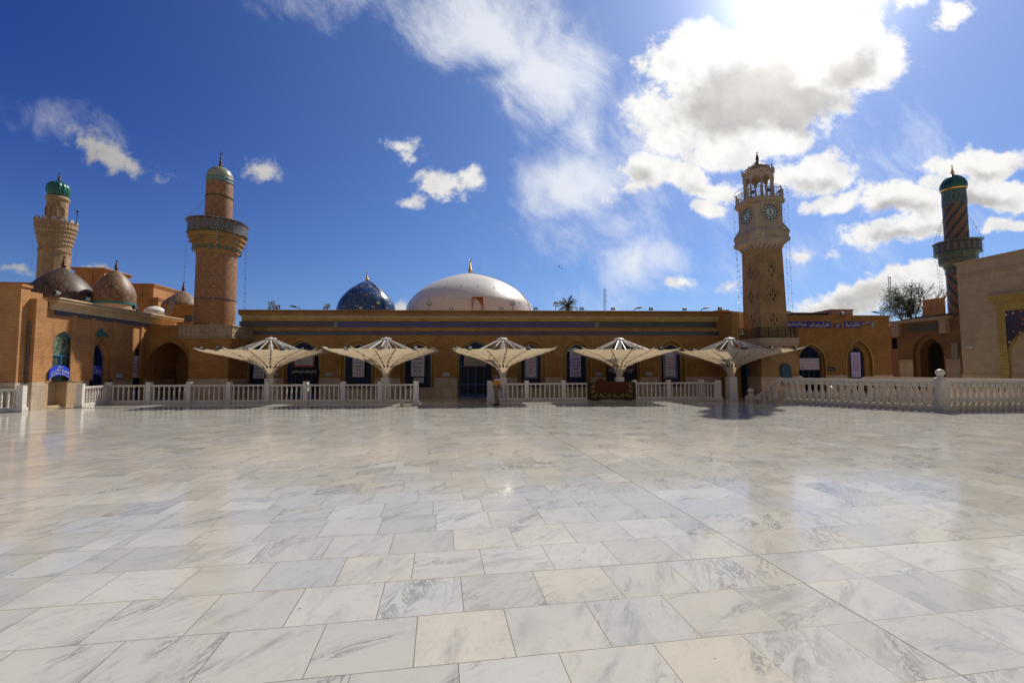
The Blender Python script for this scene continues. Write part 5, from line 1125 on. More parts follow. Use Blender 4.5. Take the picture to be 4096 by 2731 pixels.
for a, b_ in zip(sq(hr, 0), sq(hr, 0)[1:] + sq(hr, 0)[:1]):
    for z_ in (zr0 + .06, zr1 - .02, (zr0 + zr1) / 2 + .12): mb.tube((*a, z_), (*b_, z_), .018, 5)
    A, B_ = Vector((*a, 0)), Vector((*b_, 0)); K = 26
    for i in range(K): p = A.lerp(B_, i / K); mb.tube((p.x, p.y, zr0), (p.x, p.y, zr1), .009 if i % 6 else .022, 4)
    for i in range(0, K, 3):
        p = A.lerp(B_, (i + 1.5) / K); q = (B_ - A).normalized(); c_ = Vector((p.x, p.y, zr0 + .28)); mb.path([c_ + q * .1 * math.cos(x) + Vector((0, 0, .1 * math.sin(x))) for x in [math.pi * j / 4 for j in range(9)]], .008, 4)
mb.build('railing', BLK, t)
sprism([(L['sh0'][1] + .02, zl1), (L['sh1'][1], L['sh1'][2])], BRT, 'shaft')
h1, z1 = L['sh1'][1], L['sh1'][2]; h2, z2, z3 = L['co0'][1], L['co0'][2], L['co1'][2]; h4, z4, z5 = L['cl0'][1], L['cl0'][2], L['cl1'][2]
sprism([(h1 + .03, z1), (h1 + .03, z1 + .12), (h1 + .12, z1 + .2), (h2 - .1, z2 - .02), (h2 - .02, z2 + .04), (h2, z2 + .1), (h2, z2 + (z3 - z2) * .45), (h2 - .06, z2 + (z3 - z2) * .5), (h2 - .04, z3 - .12), (h2, z3 - .06), (h2, z3), (h4 + .04, z4 - .05), (h4 + .02, z4)], PALE, 'stone_cornice')
mb = MB()
for s_ in range(4):
    for i in range(5):
        x = -h1 * .8 + i * h1 * .4; Mx = Matrix.Rotation(s_ * math.pi / 2, 3, 'Z'); P8 = [Mx @ Vector(p) for p in [(x - .07, -h1 - .16, z1 + .02), (x + .07, -h1 - .16, z1 + .02), (x + .07, -h1, z1 - .05), (x - .07, -h1, z1 - .05), (x - .07, -h1 - .24, z1 + .26), (x + .07, -h1 - .24, z1 + .26), (x + .07, -h1, z1 + .26), (x - .07, -h1, z1 + .26)]]; mb.hexa(P8)
mb.split('bracket', PALE, t)
sprism([(h4, z4), (h4, z5)], PALE, 'clock_stage')
h6 = L['tp'][1] * 1.13; z6 = L['tp'][2]
sprism([(h4 + .03, z5), (h4 + .05, z5 + .06), (h6 - .08, z5 + (z6 - z5) * .55), (h6, z5 + (z6 - z5) * .7), (h6, z6 + .16), (h6 - .05, z6 + .2)], PALE, 'upper_cornice', chf=.42)
# slit windows and small openings
mb = MB(); mi_ = simple("slit_dark", (.015, .012, .01), .9)
for s_ in (0, 3):
    Mx = Matrix.Rotation(s_ * math.pi / 2, 3, 'Z')
    for f0 in (.20, .47, .74):
        for (dx_, dz_) in ((0, .30), (-.17, .0), (.20, .0), (.02, -.30)):
            z_ = zl1 + (z1 - zl1) * f0 + dz_; hh_ = L['sh0'][1] + .02 + (h1 - L['sh0'][1]) * (z_ - zl1) / (z1 - zl1)
            P8 = [Mx @ Vector(p) for p in [(dx_ - .035, -hh_ - .006, z_ - .12), (dx_ + .035, -hh_ - .006, z_ - .12), (dx_ + .035, -hh_ + .05, z_ - .12), (dx_ - .035, -hh_ + .05, z_ - .12), (dx_ - .035, -hh_ - .006, z_ + .12), (dx_ + .035, -hh_ - .006, z_ + .12), (dx_ + .035, -hh_ + .05, z_ + .12), (dx_ - .035, -hh_ + .05, z_ + .12)]]; mb.hexa(P8)
mb.split('vent_slit', mi_, t)
for s_, x_, w_, s0, ap_ in ((0, .30, .30, .9, 2.25), (3, -.25, .22, .0, 2.25)):
    mb = MB(); hh_ = hb + .12
    archfill(mb, x_ - w_, x_ + w_, s0, ap_ - .3, ap_, -hh_); archband(mb, x_ - w_, x_ + w_, s0, ap_ - .3, ap_, .05, -hh_ - .02, -hh_ + .15); mb.build('window', simple("teal_shutter", (.03, .085, .13), .5), t, M=Matrix.Rotation(s_ * math.pi / 2, 4, 'Z'))
mb = MB(); mb.box(.05, .55, -hl - .14, -hl, 3.0, 3.38); o_ = mb.build('name_panel', PALE, t); mb = MB(); mb.box(.14, .46, -hl - .155, -hl - .1, 3.08, 3.30); mb.build('recess', mi_, o_)
# clock faces
DIAL = simple("clock_glass", (.42, .50, .45), .4, sc=2)
rc_ = 31 / 1.0 * (L['cl0'][2] * 0 + 1) * (DT - h4 + (z4 - 2) * .06) / FPX
zcf = (z4 + z5) / 2 + .04
for s_ in (0, 3):
    Mx = Matrix.Rotation(s_ * math.pi / 2, 4, 'Z'); ct = Mx @ Vector((.06 if s_ == 0 else -.02, -h4 - .01, zcf))
    def ring(r0, r1, y, n=48, a0=0, a1=2 * math.pi, mb=None):
        for i in range(n):
            x, y2 = a0 + (a1 - a0) * i / n, a0 + (a1 - a0) * (i + 1) / n; mb.quad(*[tuple(Mx @ Vector(((.06 if s_ == 0 else -.02) + q * math.cos(w_), -h4 - y, zcf + q * math.sin(w_)))) for q, w_ in ((r0, x), (r1, x), (r1, y2), (r0, y2))])
    mb = MB(); ring(.001, rc_, .02, mb=mb); cf = mb.build('clock_face', DIAL, t)
    mb = MB(); ring(rc_ * .93, rc_ * 1.02, .03, mb=mb); ring(rc_ * .56, rc_ * .64, .03, mb=mb)
    for i in range(12): a_ = 2 * math.pi * i / 12; ring(rc_ * .6, rc_ * .95, .032, n=2, a0=a_ - .075, a1=a_ + .075, mb=mb)
    mb.build('hour_ring', BLK, cf); mb = MB(); ring(rc_ * 1.02, rc_ * 1.16, .05, mb=mb); mb.build('stone_surround', PALE, cf)
    mb = MB(); cx_ = .06 if s_ == 0 else -.02
    for ang, ln in ((R(97), .86), (R(-64), .60)):
        d_ = Vector((math.cos(ang), 0, math.sin(ang))); q_ = Vector((-d_.z, 0, d_.x)); c_ = Vector((cx_, -h4 - .045, zcf))
        mb.quad(*[tuple(Mx @ (c_ + v_)) for v_ in (-d_ * .12 * rc_ - q_ * .03, d_ * ln * rc_ - q_ * .008, d_ * ln * rc_ + q_ * .008, -d_ * .12 * rc_ + q_ * .03)])
    mb.build('clock_hands', BLK, cf)
# gallery railing and lantern
zg = z6 + .2; oc_ = oc(h6 - .1, (h6 - .1) * .42); hg = .62
mb = MB()
for a, b_ in zip(oc_, oc_[1:] + oc_[:1]):
    A, B_ = Vector((*a, zg)), Vector((*b_, zg)); up_ = Vector((0, 0, hg))
    mb.tube(A + up_, B_ + up_, .035, 6); mb.tube(A + up_ * .15, B_ + up_ * .15, .02, 5); K = max(2, int((B_ - A).length / .15)); mb.tube(A, A + up_ * 1.12, .045, 6)
    for i in range(K): p = A.lerp(B_, i / K); p2 = A.lerp(B_, (i + 1) / K); mb.tube(p, p + up_, .012, 4); mb.tube(p + up_ * .2, p2 + up_ * .9, .010, 4)
mb.build('gallery_railing', simple("railing_pale", (.30, .27, .22), .6), t)
zt_top = at(3035, 669, DT).z + .0; lx_ = 0; rl = (at(3090, 720, DT).x - at(2976, 720, DT).x) / 2 / 1.04; zcr = at(3035, 692, DT).z
ph8 = R(22.5); lan = None
mb = MB()
for i in range(8):
    a = ph8 + math.pi / 4 * i; mb.lathe([(.10, zg), (.10, zg + .25), (.065, zg + .3), (.065, zcr - .75), (.10, zcr - .65), (.10, zcr - .3)], rl * .93 * math.cos(a), rl * .93 * math.sin(a), 8)
lan = mb.build('lantern_columns', PALE, t)
mb = MB()
for i in range(8):
    a0, a1 = ph8 + math.pi / 4 * i, ph8 + math.pi / 4 * (i + 1); A, B_ = Vector((rl * .93 * math.cos(a0), rl * .93 * math.sin(a0), 0)), Vector((rl * .93 * math.cos(a1), rl * .93 * math.sin(a1), 0)); no = (A + B_).normalized() * .06
    for j in range(8):
        t0, t1 = j / 8, (j + 1) / 8; zz = lambda q: zcr - .85 + .45 * (1 - abs(2 * q - 1) ** 2.2) + .03 * math.sin(q * 20)
        for sg in (-1, 1): mb.quad(*[tuple(A.lerp(B_, q) + no * sg + Vector((0, 0, z_))) for q, z_ in ((t0, zz(t0)), (t1, zz(t1)), (t1, zcr - .18), (t0, zcr - .18))])
        mb.quad(*[tuple(A.lerp(B_, q) + no * sg + Vector((0, 0, zz(q)))) for q, sg in ((t0, -1), (t1, -1), (t1, 1), (t0, 1))])
mb.build('lantern_arches', PALE, t)
part([(rl * 1.02, zcr - .2), (rl * 1.1, zcr - .12), (rl * 1.1, zcr - .04), (rl * 1.0, zcr), (rl * .9, zcr)], PALE, 'lantern_cornice', n=8, ph=ph8, smooth=False)
mb = MB()
for i in range(8):
    a0, a1 = ph8 + math.pi / 4 * i, ph8 + math.pi / 4 * (i + 1); A, B_ = Vector((rl * 1.05 * math.cos(a0), rl * 1.05 * math.sin(a0), zcr)), Vector((rl * 1.05 * math.cos(a1), rl * 1.05 * math.sin(a1), zcr))
    for j in range(4):
        p = A.lerp(B_, (j + .5) / 4); d_ = (B_ - A).normalized(); K = 8; mb.path([p + d_ * .085 * math.cos(math.pi * q / 5) + Vector((0, 0, .07 + .10 * math.sin(math.pi * q / 5))) for q in range(-1, 7)], .022, 5)
    mb.lathe([(.05, zcr), (.05, zcr + .18), (.01, zcr + .3)], A.x, A.y, 6)
mb.build('cresting', PALE, t)
zd0, zd1 = zcr, at(3035, 641, DT).z
part([(rl * .95, zd0), (rl * .86, zd0 + .12), (rl * .66, zd0 + (zd1 - zd0) * .4), (rl * .40, zd0 + (zd1 - zd0) * .62), (rl * .16, zd0 + (zd1 - zd0) * .84), (.03, zd1)], simple("lead_dome", (.16, .09, .06), .6), 'dome', n=8, ph=ph8, smooth=False)
finial(t, 0, 0, zd1, at(3027, 607, DT).z, .12, COPP, 3)
mb = MB()
for a in (R(-100), R(-60), R(-20), R(-140), R(30)):
    mb.lathe([(.04, 0), (.12, .2), (.15, .22)], 0, 0, 10); Mx = Matrix.Translation((rl * 1.25 * math.cos(a), rl * 1.25 * math.sin(a), zg + .32)) @ Matrix.Rotation(a, 4, 'Z') @ Matrix.Rotation(R(90), 4, 'Y'); mb.v[-30:] = [tuple(Mx @ Vector(v_)) for v_ in mb.v[-30:]]
mb.split('loudspeaker', simple("speaker_dark", (.10, .10, .10), .5), t)
for lb, A, B_, nn in (('outer bulb string hanging left of the clock tower', (2934, 815, 30.6), (2957, 1238, 30.6), 34), ('inner bulb string left of the clock tower shaft', (2940, 950, 30.6), (2975, 1240, 30.6), 26), ('bulb string along the clock tower left corner', (2962, 830, 30.2), (2966, 885, 30.2), 8), ('outer bulb string hanging right of the clock tower', (3149, 800, 30.4), (3170, 1248, 30.4), 36), ('inner bulb string right of the clock tower shaft', (3134, 812, 30.2), (3156, 1246, 30.2), 34), ('bulb string down the clock tower right face to the ledge', (3060, 800, 29.6), (3084, 1316, 29.6), 40), ('bulb string down the clock tower left face', (2985, 880, 30.0), (2992, 1200, 30.0), 26)):
    strand(lb, [at(*A), at(*B_)], n=nn)
pr8 = [at(x_, y_, 30.3) for x_, y_ in ((2932, 792), (2940, 772), (2975, 752), (3015, 742), (3060, 736), (3110, 736), (3145, 748), (3150, 780))]
strand('bulb garland along the clock tower gallery rail', pr8, n=8)
strand('bulb string up the clock tower lantern right edge', [at(3089, 742, 31), at(3084, 675, 31)], n=14); strand('bulb string up the clock tower lantern left edge', [at(2976, 750, 31), at(2976, 690, 31)], n=12); strand('bulb string up the middle of the clock tower lantern', [at(3042, 765, 30.4), at(3038, 680, 30.4)], n=14)

# ================================================================== right buildings
rb_ = FR.thing('limestone_building', 'tall pale limestone building with golden brick portal cut by the right edge', 'building')
def zr_(px, py, off=0): return FR.uz(px, py, off)[1]
U0 = FR.u(3851, 0); zt = zr_(3855, 1048); uP = FR.u(4002, .0)
mb = MB(); mb.box(U0, U0 + 14, 0, 10, 0, zt); mb.build('wall', LIME, rb_)
zq = zr_(3858, 1098); mb = MB(); mb.box(U0 - .06, U0 + 14, -.07, 10, zq - .06, zq); mb.box(U0 - .08, U0 + 14, -.09, 10, zt - .1, zt + .02); mb.build('string_course', LIME, rb_)
mb = MB(); mb.box(U0 - .04, U0 + 14, -.05, 0, 0, zr_(3883, 1496)); mb.build('plinth', LIME, rb_)
zp = zr_(3995, 1182, .25); uS, uE = FR.u(4000, .15), FR.u(4000, .15) + 9
uA = FR.u(4034, .15); zsp = zr_(4040, 1340, .15); zS1 = zr_(4030, 1243, .15)
ops = [(uA + .02, uE - 1.6, 0, 3.0, zS1 - .3)]
mb = MB(); wall(mb, uS, uE, 0, zp - .5, ops, -.15, .9); mb.quad((uS, -.15, 0), (uS, 0, 0), (uS, 0, zp - .5), (uS, -.15, zp - .5)); po = mb.build('portal', BRG, rb_)
mb = MB()
for i in range(5): e_ = .06 * (i + 1); mb.box(uS - e_, uE, -.15 - e_, .0, zp - .5 + i * .1, zp - .4 + i * .1)
mb.build('portal_cornice', BRG, rb_)
mb = MB(); a, b_ = ops[0][0], ops[0][1]
for i in range(14):
    t0, t1 = i / 28, (i + 1) / 28; x0, x1 = a + (b_ - a) * t0, a + (b_ - a) * t1; mb.quad((x0, -.17, arch_z(2 * t0 - 1, 3, zS1 - .3) + .02), (x1, -.17, arch_z(2 * t1 - 1, 3, zS1 - .3) + .02), (x1, -.17, zS1), (x0, -.17, zS1))
mb.build('mosaic_spandrel', MOSA, po); mb = MB(); archband(mb, a + .35, b_ - .35, 0, 3.0, zS1 - .7, .36, .2, .9); archband(mb, a + .7, b_ - .7, 0, 3, zS1 - 1.1, .36, .45, .9); mb.split('arch_moulding', BRG, po)
mb = MB(); archfill(mb, a, b_, 0, 3, zS1, .92); mb.build('niche_back', BRG, po)
mb = MB(); p = zr_(3860, 1395, .1), FR.u(3885, .1); mb.box(p[1] - .03, p[1] + .25, -.25, -.15, p[0] + .05, p[0] + .14); mb.tube((p[1] - .03, 0, p[0]), (p[1] - .03, -.2, p[0] + .1), .02); cm = mb.build('security_camera', WMET); cm.location = FR.O; cm.rotation_euler = (0, 0, FR.a); tag(cm, 'small white security camera on the limestone wall', 'camera')
# low building behind
lw = FM.thing('brick_gatehouse', 'shaded low brick building with a deep pointed arch below the right minaret', 'building')
a, b_ = FM.u(3594), FM.u(3905); zt = FM.uz(3700, 1278)[1]; oa, ob_ = FM.u(3680, -.2), FM.u(3776, -.2); ap = FM.uz(3735, 1352, -.2)[1]
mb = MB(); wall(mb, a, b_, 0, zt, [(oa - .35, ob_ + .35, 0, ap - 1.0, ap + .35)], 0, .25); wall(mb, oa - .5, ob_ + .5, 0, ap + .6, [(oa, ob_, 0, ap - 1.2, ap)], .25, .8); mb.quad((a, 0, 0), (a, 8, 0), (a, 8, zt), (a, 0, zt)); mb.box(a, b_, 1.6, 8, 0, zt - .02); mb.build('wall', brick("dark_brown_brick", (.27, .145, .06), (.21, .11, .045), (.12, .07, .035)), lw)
mb = MB(); archfill(mb, oa - .1, ob_ + .1, 0, ap - 1, ap, 1.5); mb.build('doorway', mi_, lw)
c1_ = FM.uz(3600, 1288, .4)[1]; c2_ = FM.uz(3600, 1300, .4)[1]
mb = MB(); uE_ = FM.u(3795, .4); mb.box(a - .2, uE_, -.45, .3, zt - .15, zt + .1); mb.box(a - .15, a + .5, -.4, 0, zt - 1.25, zt - .15); mb.box(uE_ - .55, uE_ - .05, -.4, 0, zt - 1.25, zt - .15); mb.build('concrete_band', simple("dull_concrete", (.34, .25, .16), .85), lw)
frieze(lw, FM, 3645, 3765, zt - .95, zt - .35, T_GRN, AY, 1, 2, tmat=DL3)
mb = MB(); ul, ur = FM.u(3812), FM.u(3838); z0_, z1_ = FM.uz(3825, 1432)[1], FM.uz(3825, 1370)[1]
for i in range(10): zz = z0_ + (z1_ - z0_) * i / 10; mb.box(ul, ur, -.06, -.02, zz, zz + .11)
mb.build('louvre_vent', GREYM, lw)
mb = MB(); mb.box(FM.u(3600), oa - .35, -.06, 0, 0, FM.uz(3640, 1438)[1]); mb.box(ob_ + .35, FM.u(3845), -.06, 0, 0, FM.uz(3800, 1436)[1]); mb.split('dado', PALE, lw)
mb = MB()
for i in range(60): x0 = a + (uE_ - a) * i / 60; mb.box(x0, x0 + (uE_ - a) / 61, .4, 5, zt + .1, zt + .22 + .05 * (i % 2) + .01 * i / 6)
mb.build('sheet_roof', simple("roof_sheet_dark", (.05, .045, .04), .8), lw)
tt = thing('roof_hut', 'orange brown brick hut on the roof left of the right minaret', 'building', tuple(at(3771, 1290, 40.0))); w_ = 14.5 * 40 / FPX; hh_ = at(3771, 1194, 40).z - at(3771, 1290, 40).z; mb = MB(); mb.box(-w_, w_, 0, 1.5, -1, hh_); mb.build('wall', BRL, tt); mb = MB(); mb.box(-w_ - .05, w_ + .05, -.05, 1.55, hh_, hh_ + .06); mb.build('coping', BRL, tt)
pn = thing('pink_house', 'narrow pinkish wall with a small window in the gap beside the side hall', 'building', tuple(at(3586, 1475, 44.0).xy) + (0,)); z_ = at(3586, 1300, 44).z; mb = MB(); mb.box(-2.5, 1.8, 0, 4, 0, z_); mb.build('wall', simple("pink_plaster", (.38, .19, .11), .85), pn); x0, x1 = -.35, .3; za, zb2 = at(3586, 1395, 44).z, at(3586, 1352, 44).z
mb = MB(); mb.box(x0, x1, -.03, 0, za, zb2); wn_ = mb.build('window', GLASS, pn); mb = MB(); mb.box(x0 - .08, x0, -.06, 0, za, zb2); mb.box(x1, x1 + .08, -.06, 0, za, zb2); mb.box(x0 - .08, x1 + .08, -.06, 0, zb2, zb2 + .08); mb.build('frame', WOODO, wn_)
# lump of roof left of the tower
rl_ = thing('rubble_roof', 'low uneven brown roof rise between the hall cornice and the clock tower', 'roof', tuple(at(2915, 1262, 34.5))); mb = MB(); P0 = at(2915, 1262, 34.5)
pts = [(2840, 1246), (2868, 1240), (2915, 1238), (2918, 1243), (2976, 1248), (3010, 1252)]
q_ = [at(x, y, 34.5) - P0 for x, y in pts]
for a, b_ in zip(q_, q_[1:]): mb.hexa([(a.x, 0, -1), (b_.x, 0, -1), (b_.x, 3, -1), (a.x, 3, -1), (a.x, 0, a.z), (b_.x, 0, b_.z), (b_.x, 3, b_.z + .1), (a.x, 3, a.z + .1)])
mb.build('roofing', CONC, rl_)
cw = thing('connecting_wall', 'plain brick wall joining hall and set back block behind the clock tower', 'wall', tuple(FB.w(bu0, 0, 0)), FB.a); mb = MB(); mb.box(-.5, .02, -3.2, .2, 0, zr - .2); mb.build('masonry', BR, cw)

# ================================================================== balustrades
def baluster_bm(z0, z1, r, sqb=.0, sqt=.0, n=12):
    mb = MB(); h = z1 - z0; a = z0 + sqb; b_ = z1 - sqt; hh = b_ - a
    if sqb: mb.box(-r * .95, r * .95, -r * .95, r * .95, z0, a)
    if sqt: mb.box(-r * .85, r * .85, -r * .85, r * .85, b_, z1)
    pr = [(.62, 0), (.66, .04), (.50, .07), (.78, .12), (.84, .19), (.95, .26), (1.0, .34), (.94, .44), (.78, .55), (.60, .66), (.48, .76), (.44, .84), (.62, .87), (.64, .90), (.48, .93), (.62, 1.0)]
    if not sqb: pr = [(.8, 0), (.85, .03), (.55, .06), (.80, .12), (.86, .18), (.60, .24), (.52, .28), (.80, .33), (.86, .36), (.62, .39), (.78, .48), (.82, .58), (.70, .70), (.50, .82), (.46, .88), (.72, .92), (.72, .95), (.6, 1.0)]
    mb.lathe([(r * q, a + hh * z) for q, z in pr], n=n); return mb
def post_bm(w, h, base=.22, cap=True):
    mb = MB(); mb.box(-w / 2 - .05, w / 2 + .05, -w / 2 - .05, w / 2 + .05, 0, base); mb.box(-w / 2, w / 2, -w / 2, w / 2, base, h); return mb
def railing(name, label, pts, hr, hp, rw, pw, ph, spacing, br, mtl, sq=(0, 0), skip=(), kinds=None, rail_t=.07, slope=None, pdef=None, noposts=()):
    """pts: list of 2D post positions; slope: {segment: (z drop at its start, z drop at its end)}"""
    o = Vector((pts[0][0], pts[0][1], 0)); t = thing(name, label, 'balustrade', tuple(o)); bmesh_b = None; post0 = None; slope = slope or {}
    P = [Vector((p[0], p[1], 0)) - o for p in pts]
    for i, (a, b_) in enumerate(zip(P, P[1:])):
        d = (b_ - a); L = d.length; ang = math.atan2(d.y, d.x); s0, s1 = slope.get(i, (0, 0))
        mb = MB(); mb.beam(a, b_, rw, (hr - rail_t + s0, hr - rail_t + s1), (hr + s0, hr + s1)); mb.beam(a, b_, rw * .78, (hr - rail_t - .035 + s0, hr - rail_t - .035 + s1), (hr - rail_t + s0, hr - rail_t + s1)); mb.build('handrail', mtl, t)
        if hp: mb = MB(); mb.beam(a, b_, rw * 1.5, 0, hp * .72); mb.beam(a, b_, rw * 1.2, hp * .72, hp); mb.build('plinth', mtl, t)
        if i in skip: continue
        n_ = max(1, int(round((L - pw) / spacing))); 
        for k in range(n_):
            f = (pw / 2 + (L - pw) * (k + .5) / n_) / L; q = a.lerp(b_, f); dz = s0 + (s1 - s0) * f
            if bmesh_b is None: ob = baluster_bm(hp, hr - rail_t - .03, br, *sq).build('baluster', mtl, t, smooth=True); bmesh_b = ob
            else: ob = bmesh_b.copy(); COL.objects.link(ob)
            ob.parent = t; ob.location = (q.x, q.y, dz); ob.rotation_euler = (0, 0, ang)
    for i, p in enumerate(P):
        if i in noposts: continue
        j = min(i, len(P) - 2); d = P[j + 1] - P[j]; ang = math.atan2(d.y, d.x)
        if post0 is None: ob = (pdef() if pdef else post_bm(pw, ph)).build('post', mtl, t, smooth=False); post0 = ob
        else: ob = post0.copy(); COL.objects.link(ob)
        ob.parent = t; ob.location = (p.x, p.y, 0); ob.rotation_euler = (0, 0, ang)
    return t
LD = lambda px: 27.0 + (px - 440) * .4 / 1224
LR = lambda px: 28.3 + (px - 2021) * 1.3 / 780
gx = lambda px, D: ((px - CX) / FPX * D, D)
pl_ = [gx(330, 24.3)] + [gx(px, LD(px)) for px in (440, 603, 763, 921, 1075, 1227, 1376, 1523, 1663)] + [gx(1666, 25.3)]
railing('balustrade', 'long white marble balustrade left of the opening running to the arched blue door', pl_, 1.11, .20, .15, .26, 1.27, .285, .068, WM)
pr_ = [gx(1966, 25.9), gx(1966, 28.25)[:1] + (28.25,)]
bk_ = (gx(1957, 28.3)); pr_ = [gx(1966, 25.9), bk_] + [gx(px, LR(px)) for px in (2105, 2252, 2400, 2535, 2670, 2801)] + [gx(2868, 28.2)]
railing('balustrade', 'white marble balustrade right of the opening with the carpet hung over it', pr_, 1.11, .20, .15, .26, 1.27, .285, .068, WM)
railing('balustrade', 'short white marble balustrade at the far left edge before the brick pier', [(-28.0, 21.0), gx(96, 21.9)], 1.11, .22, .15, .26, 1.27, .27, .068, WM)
def newel(z0=0.0):
    mb = MB(); w_ = .20
    mb.box(-.29, .29, -.29, .29, z0, z0 + .18); mb.lathe([(.27, z0 + .18), (.27, z0 + .32), (.25, z0 + .35), (.27, z0 + .5), (.275, z0 + .62), (.24, z0 + .95), (.235, z0 + 1.1)], n=8, ph=R(22.5)); mb.box(-.24, .24, -.24, .24, z0 + 1.1, z0 + 1.45)
    mb.lathe([(.23, z0 + 1.45), (.20, z0 + 1.49), (.23, z0 + 1.52), (.14, z0 + 1.58), (.12, z0 + 1.62), (.10, z0 + 1.64)], n=20); mb.sph((0, 0, z0 + 1.78), .185, 12, sz=.84); return mb
A0 = (15.5, 26.4); PP = (19.75, 21.05)
sb = railing('stair_balustrade', 'chunky marble balustrade in front at the right with a ball topped newel post', [(14.75, 27.75), A0, PP, (25.5, 21.45)], 1.45, 0, .20, .30, 1.45, .30, .14, WM2, sq=(.28, .16), rail_t=.15, slope={0: (-1.2, 0)}, pdef=newel, noposts=(0, 1, 3))
nw = newel(-1.15).build('newel', WM2, sb, smooth=False); nw.location = (14.6 - 14.75, 28.0 - 27.75, 0)
sb = railing('stair_balustrade', 'chunky marble balustrade behind the front one with its rail just showing', [(21.6, 30.4), (22.4, 29.0), (25.7, 21.3)], 1.45, 0, .20, .30, 1.45, .30, .14, WM2, sq=(.28, .16), rail_t=.15, slope={0: (-1.2, 0)}, pdef=newel, noposts=(0, 1, 2))
nw = newel(-1.15).build('newel', WM2, sb, smooth=False); nw.location = (-.15, .3, 0)
# small hooks / taps on the far posts
hk = []
for i, (px, wch) in enumerate(((440, 'first'), (603, 'second'), (763, 'third'), (1075, 'fifth'), (1227, 'sixth'))):
    x, y = gx(px, LD(px)); mb = MB(); mb.tube((0, 0, 0), (0, 0, .12), .012); mb.tube((0, 0, .12), (.09, -.03, .12), .012); mb.box(-.03, .03, -.03, .03, 0, .01)
    tag(mb.build('post_hook', COPP), f'tiny bent metal hook on the {wch} post of the left balustrade counted from the left', 'hook', 'metal hooks on balustrade posts').location = (x, y, 1.27)
for px, lb in ((1957, 'thin rod on the corner post behind the standing man'), (2105, 'tiny metal hook on the first post right of the standing man'), (2535, 'thin rod on the post at the right edge of the carpet'), (2670, 'thin rod on the post right of the carpet')):
    x, y = gx(px, LR(px) if px > 2000 else 28.3); mb = MB(); mb.tube((0, 0, 0), (0, 0, .20), .010); mb.box(-.05, .05, -.02, .02, 0, .015)
    tag(mb.build('post_hook', COPP), lb, 'hook', 'metal hooks on balustrade posts').location = (x, y, 1.27)

# ================================================================== parasols
CAN = [(.20, 1.45), (.21, 1.58), (.245, 1.74), (.30, 1.90), (.39, 2.06), (.52, 2.18), (.71, 2.30), (.95, 2.43), (1.25, 2.56), (1.69, 2.71), (2.1, 2.84), (2.5, 2.95), (2.85, 3.04), (3.12, 3.12)]
SUMB = .97
def sup(th, n_): c_, s_ = abs(math.cos(th)), abs(math.sin(th)); return 1 / ((c_ ** n_ + s_ ** n_) ** (1 / n_))
def canpt(i_, th, push=0):
    i0 = int(i_); f = i_ - i0; a, z = CAN[i0]
    if f > 0 and i0 < len(CAN) - 1: a2, z2 = CAN[i0 + 1]; a, z = a + (a2 - a) * f, z + (z2 - z) * f
    s_ = i_ / (len(CAN) - 1); n_ = 2 + 9 * s_ ** 1.5; rim = max(0, s_ - .82) / .18
    r = a * sup(th, n_); sc = abs(math.sin(8 * th)); r *= 1 - .035 * rim * sc; sag = .10 * math.sin(math.pi * s_) * sc * .35
    zz = z - sag + (.04 * rim * (1 - sc)) + .02 * math.sin(3 * th + i_) * s_
    return Vector((r * SUMB * math.cos(th), r * SUMB * math.sin(th), zz - push))
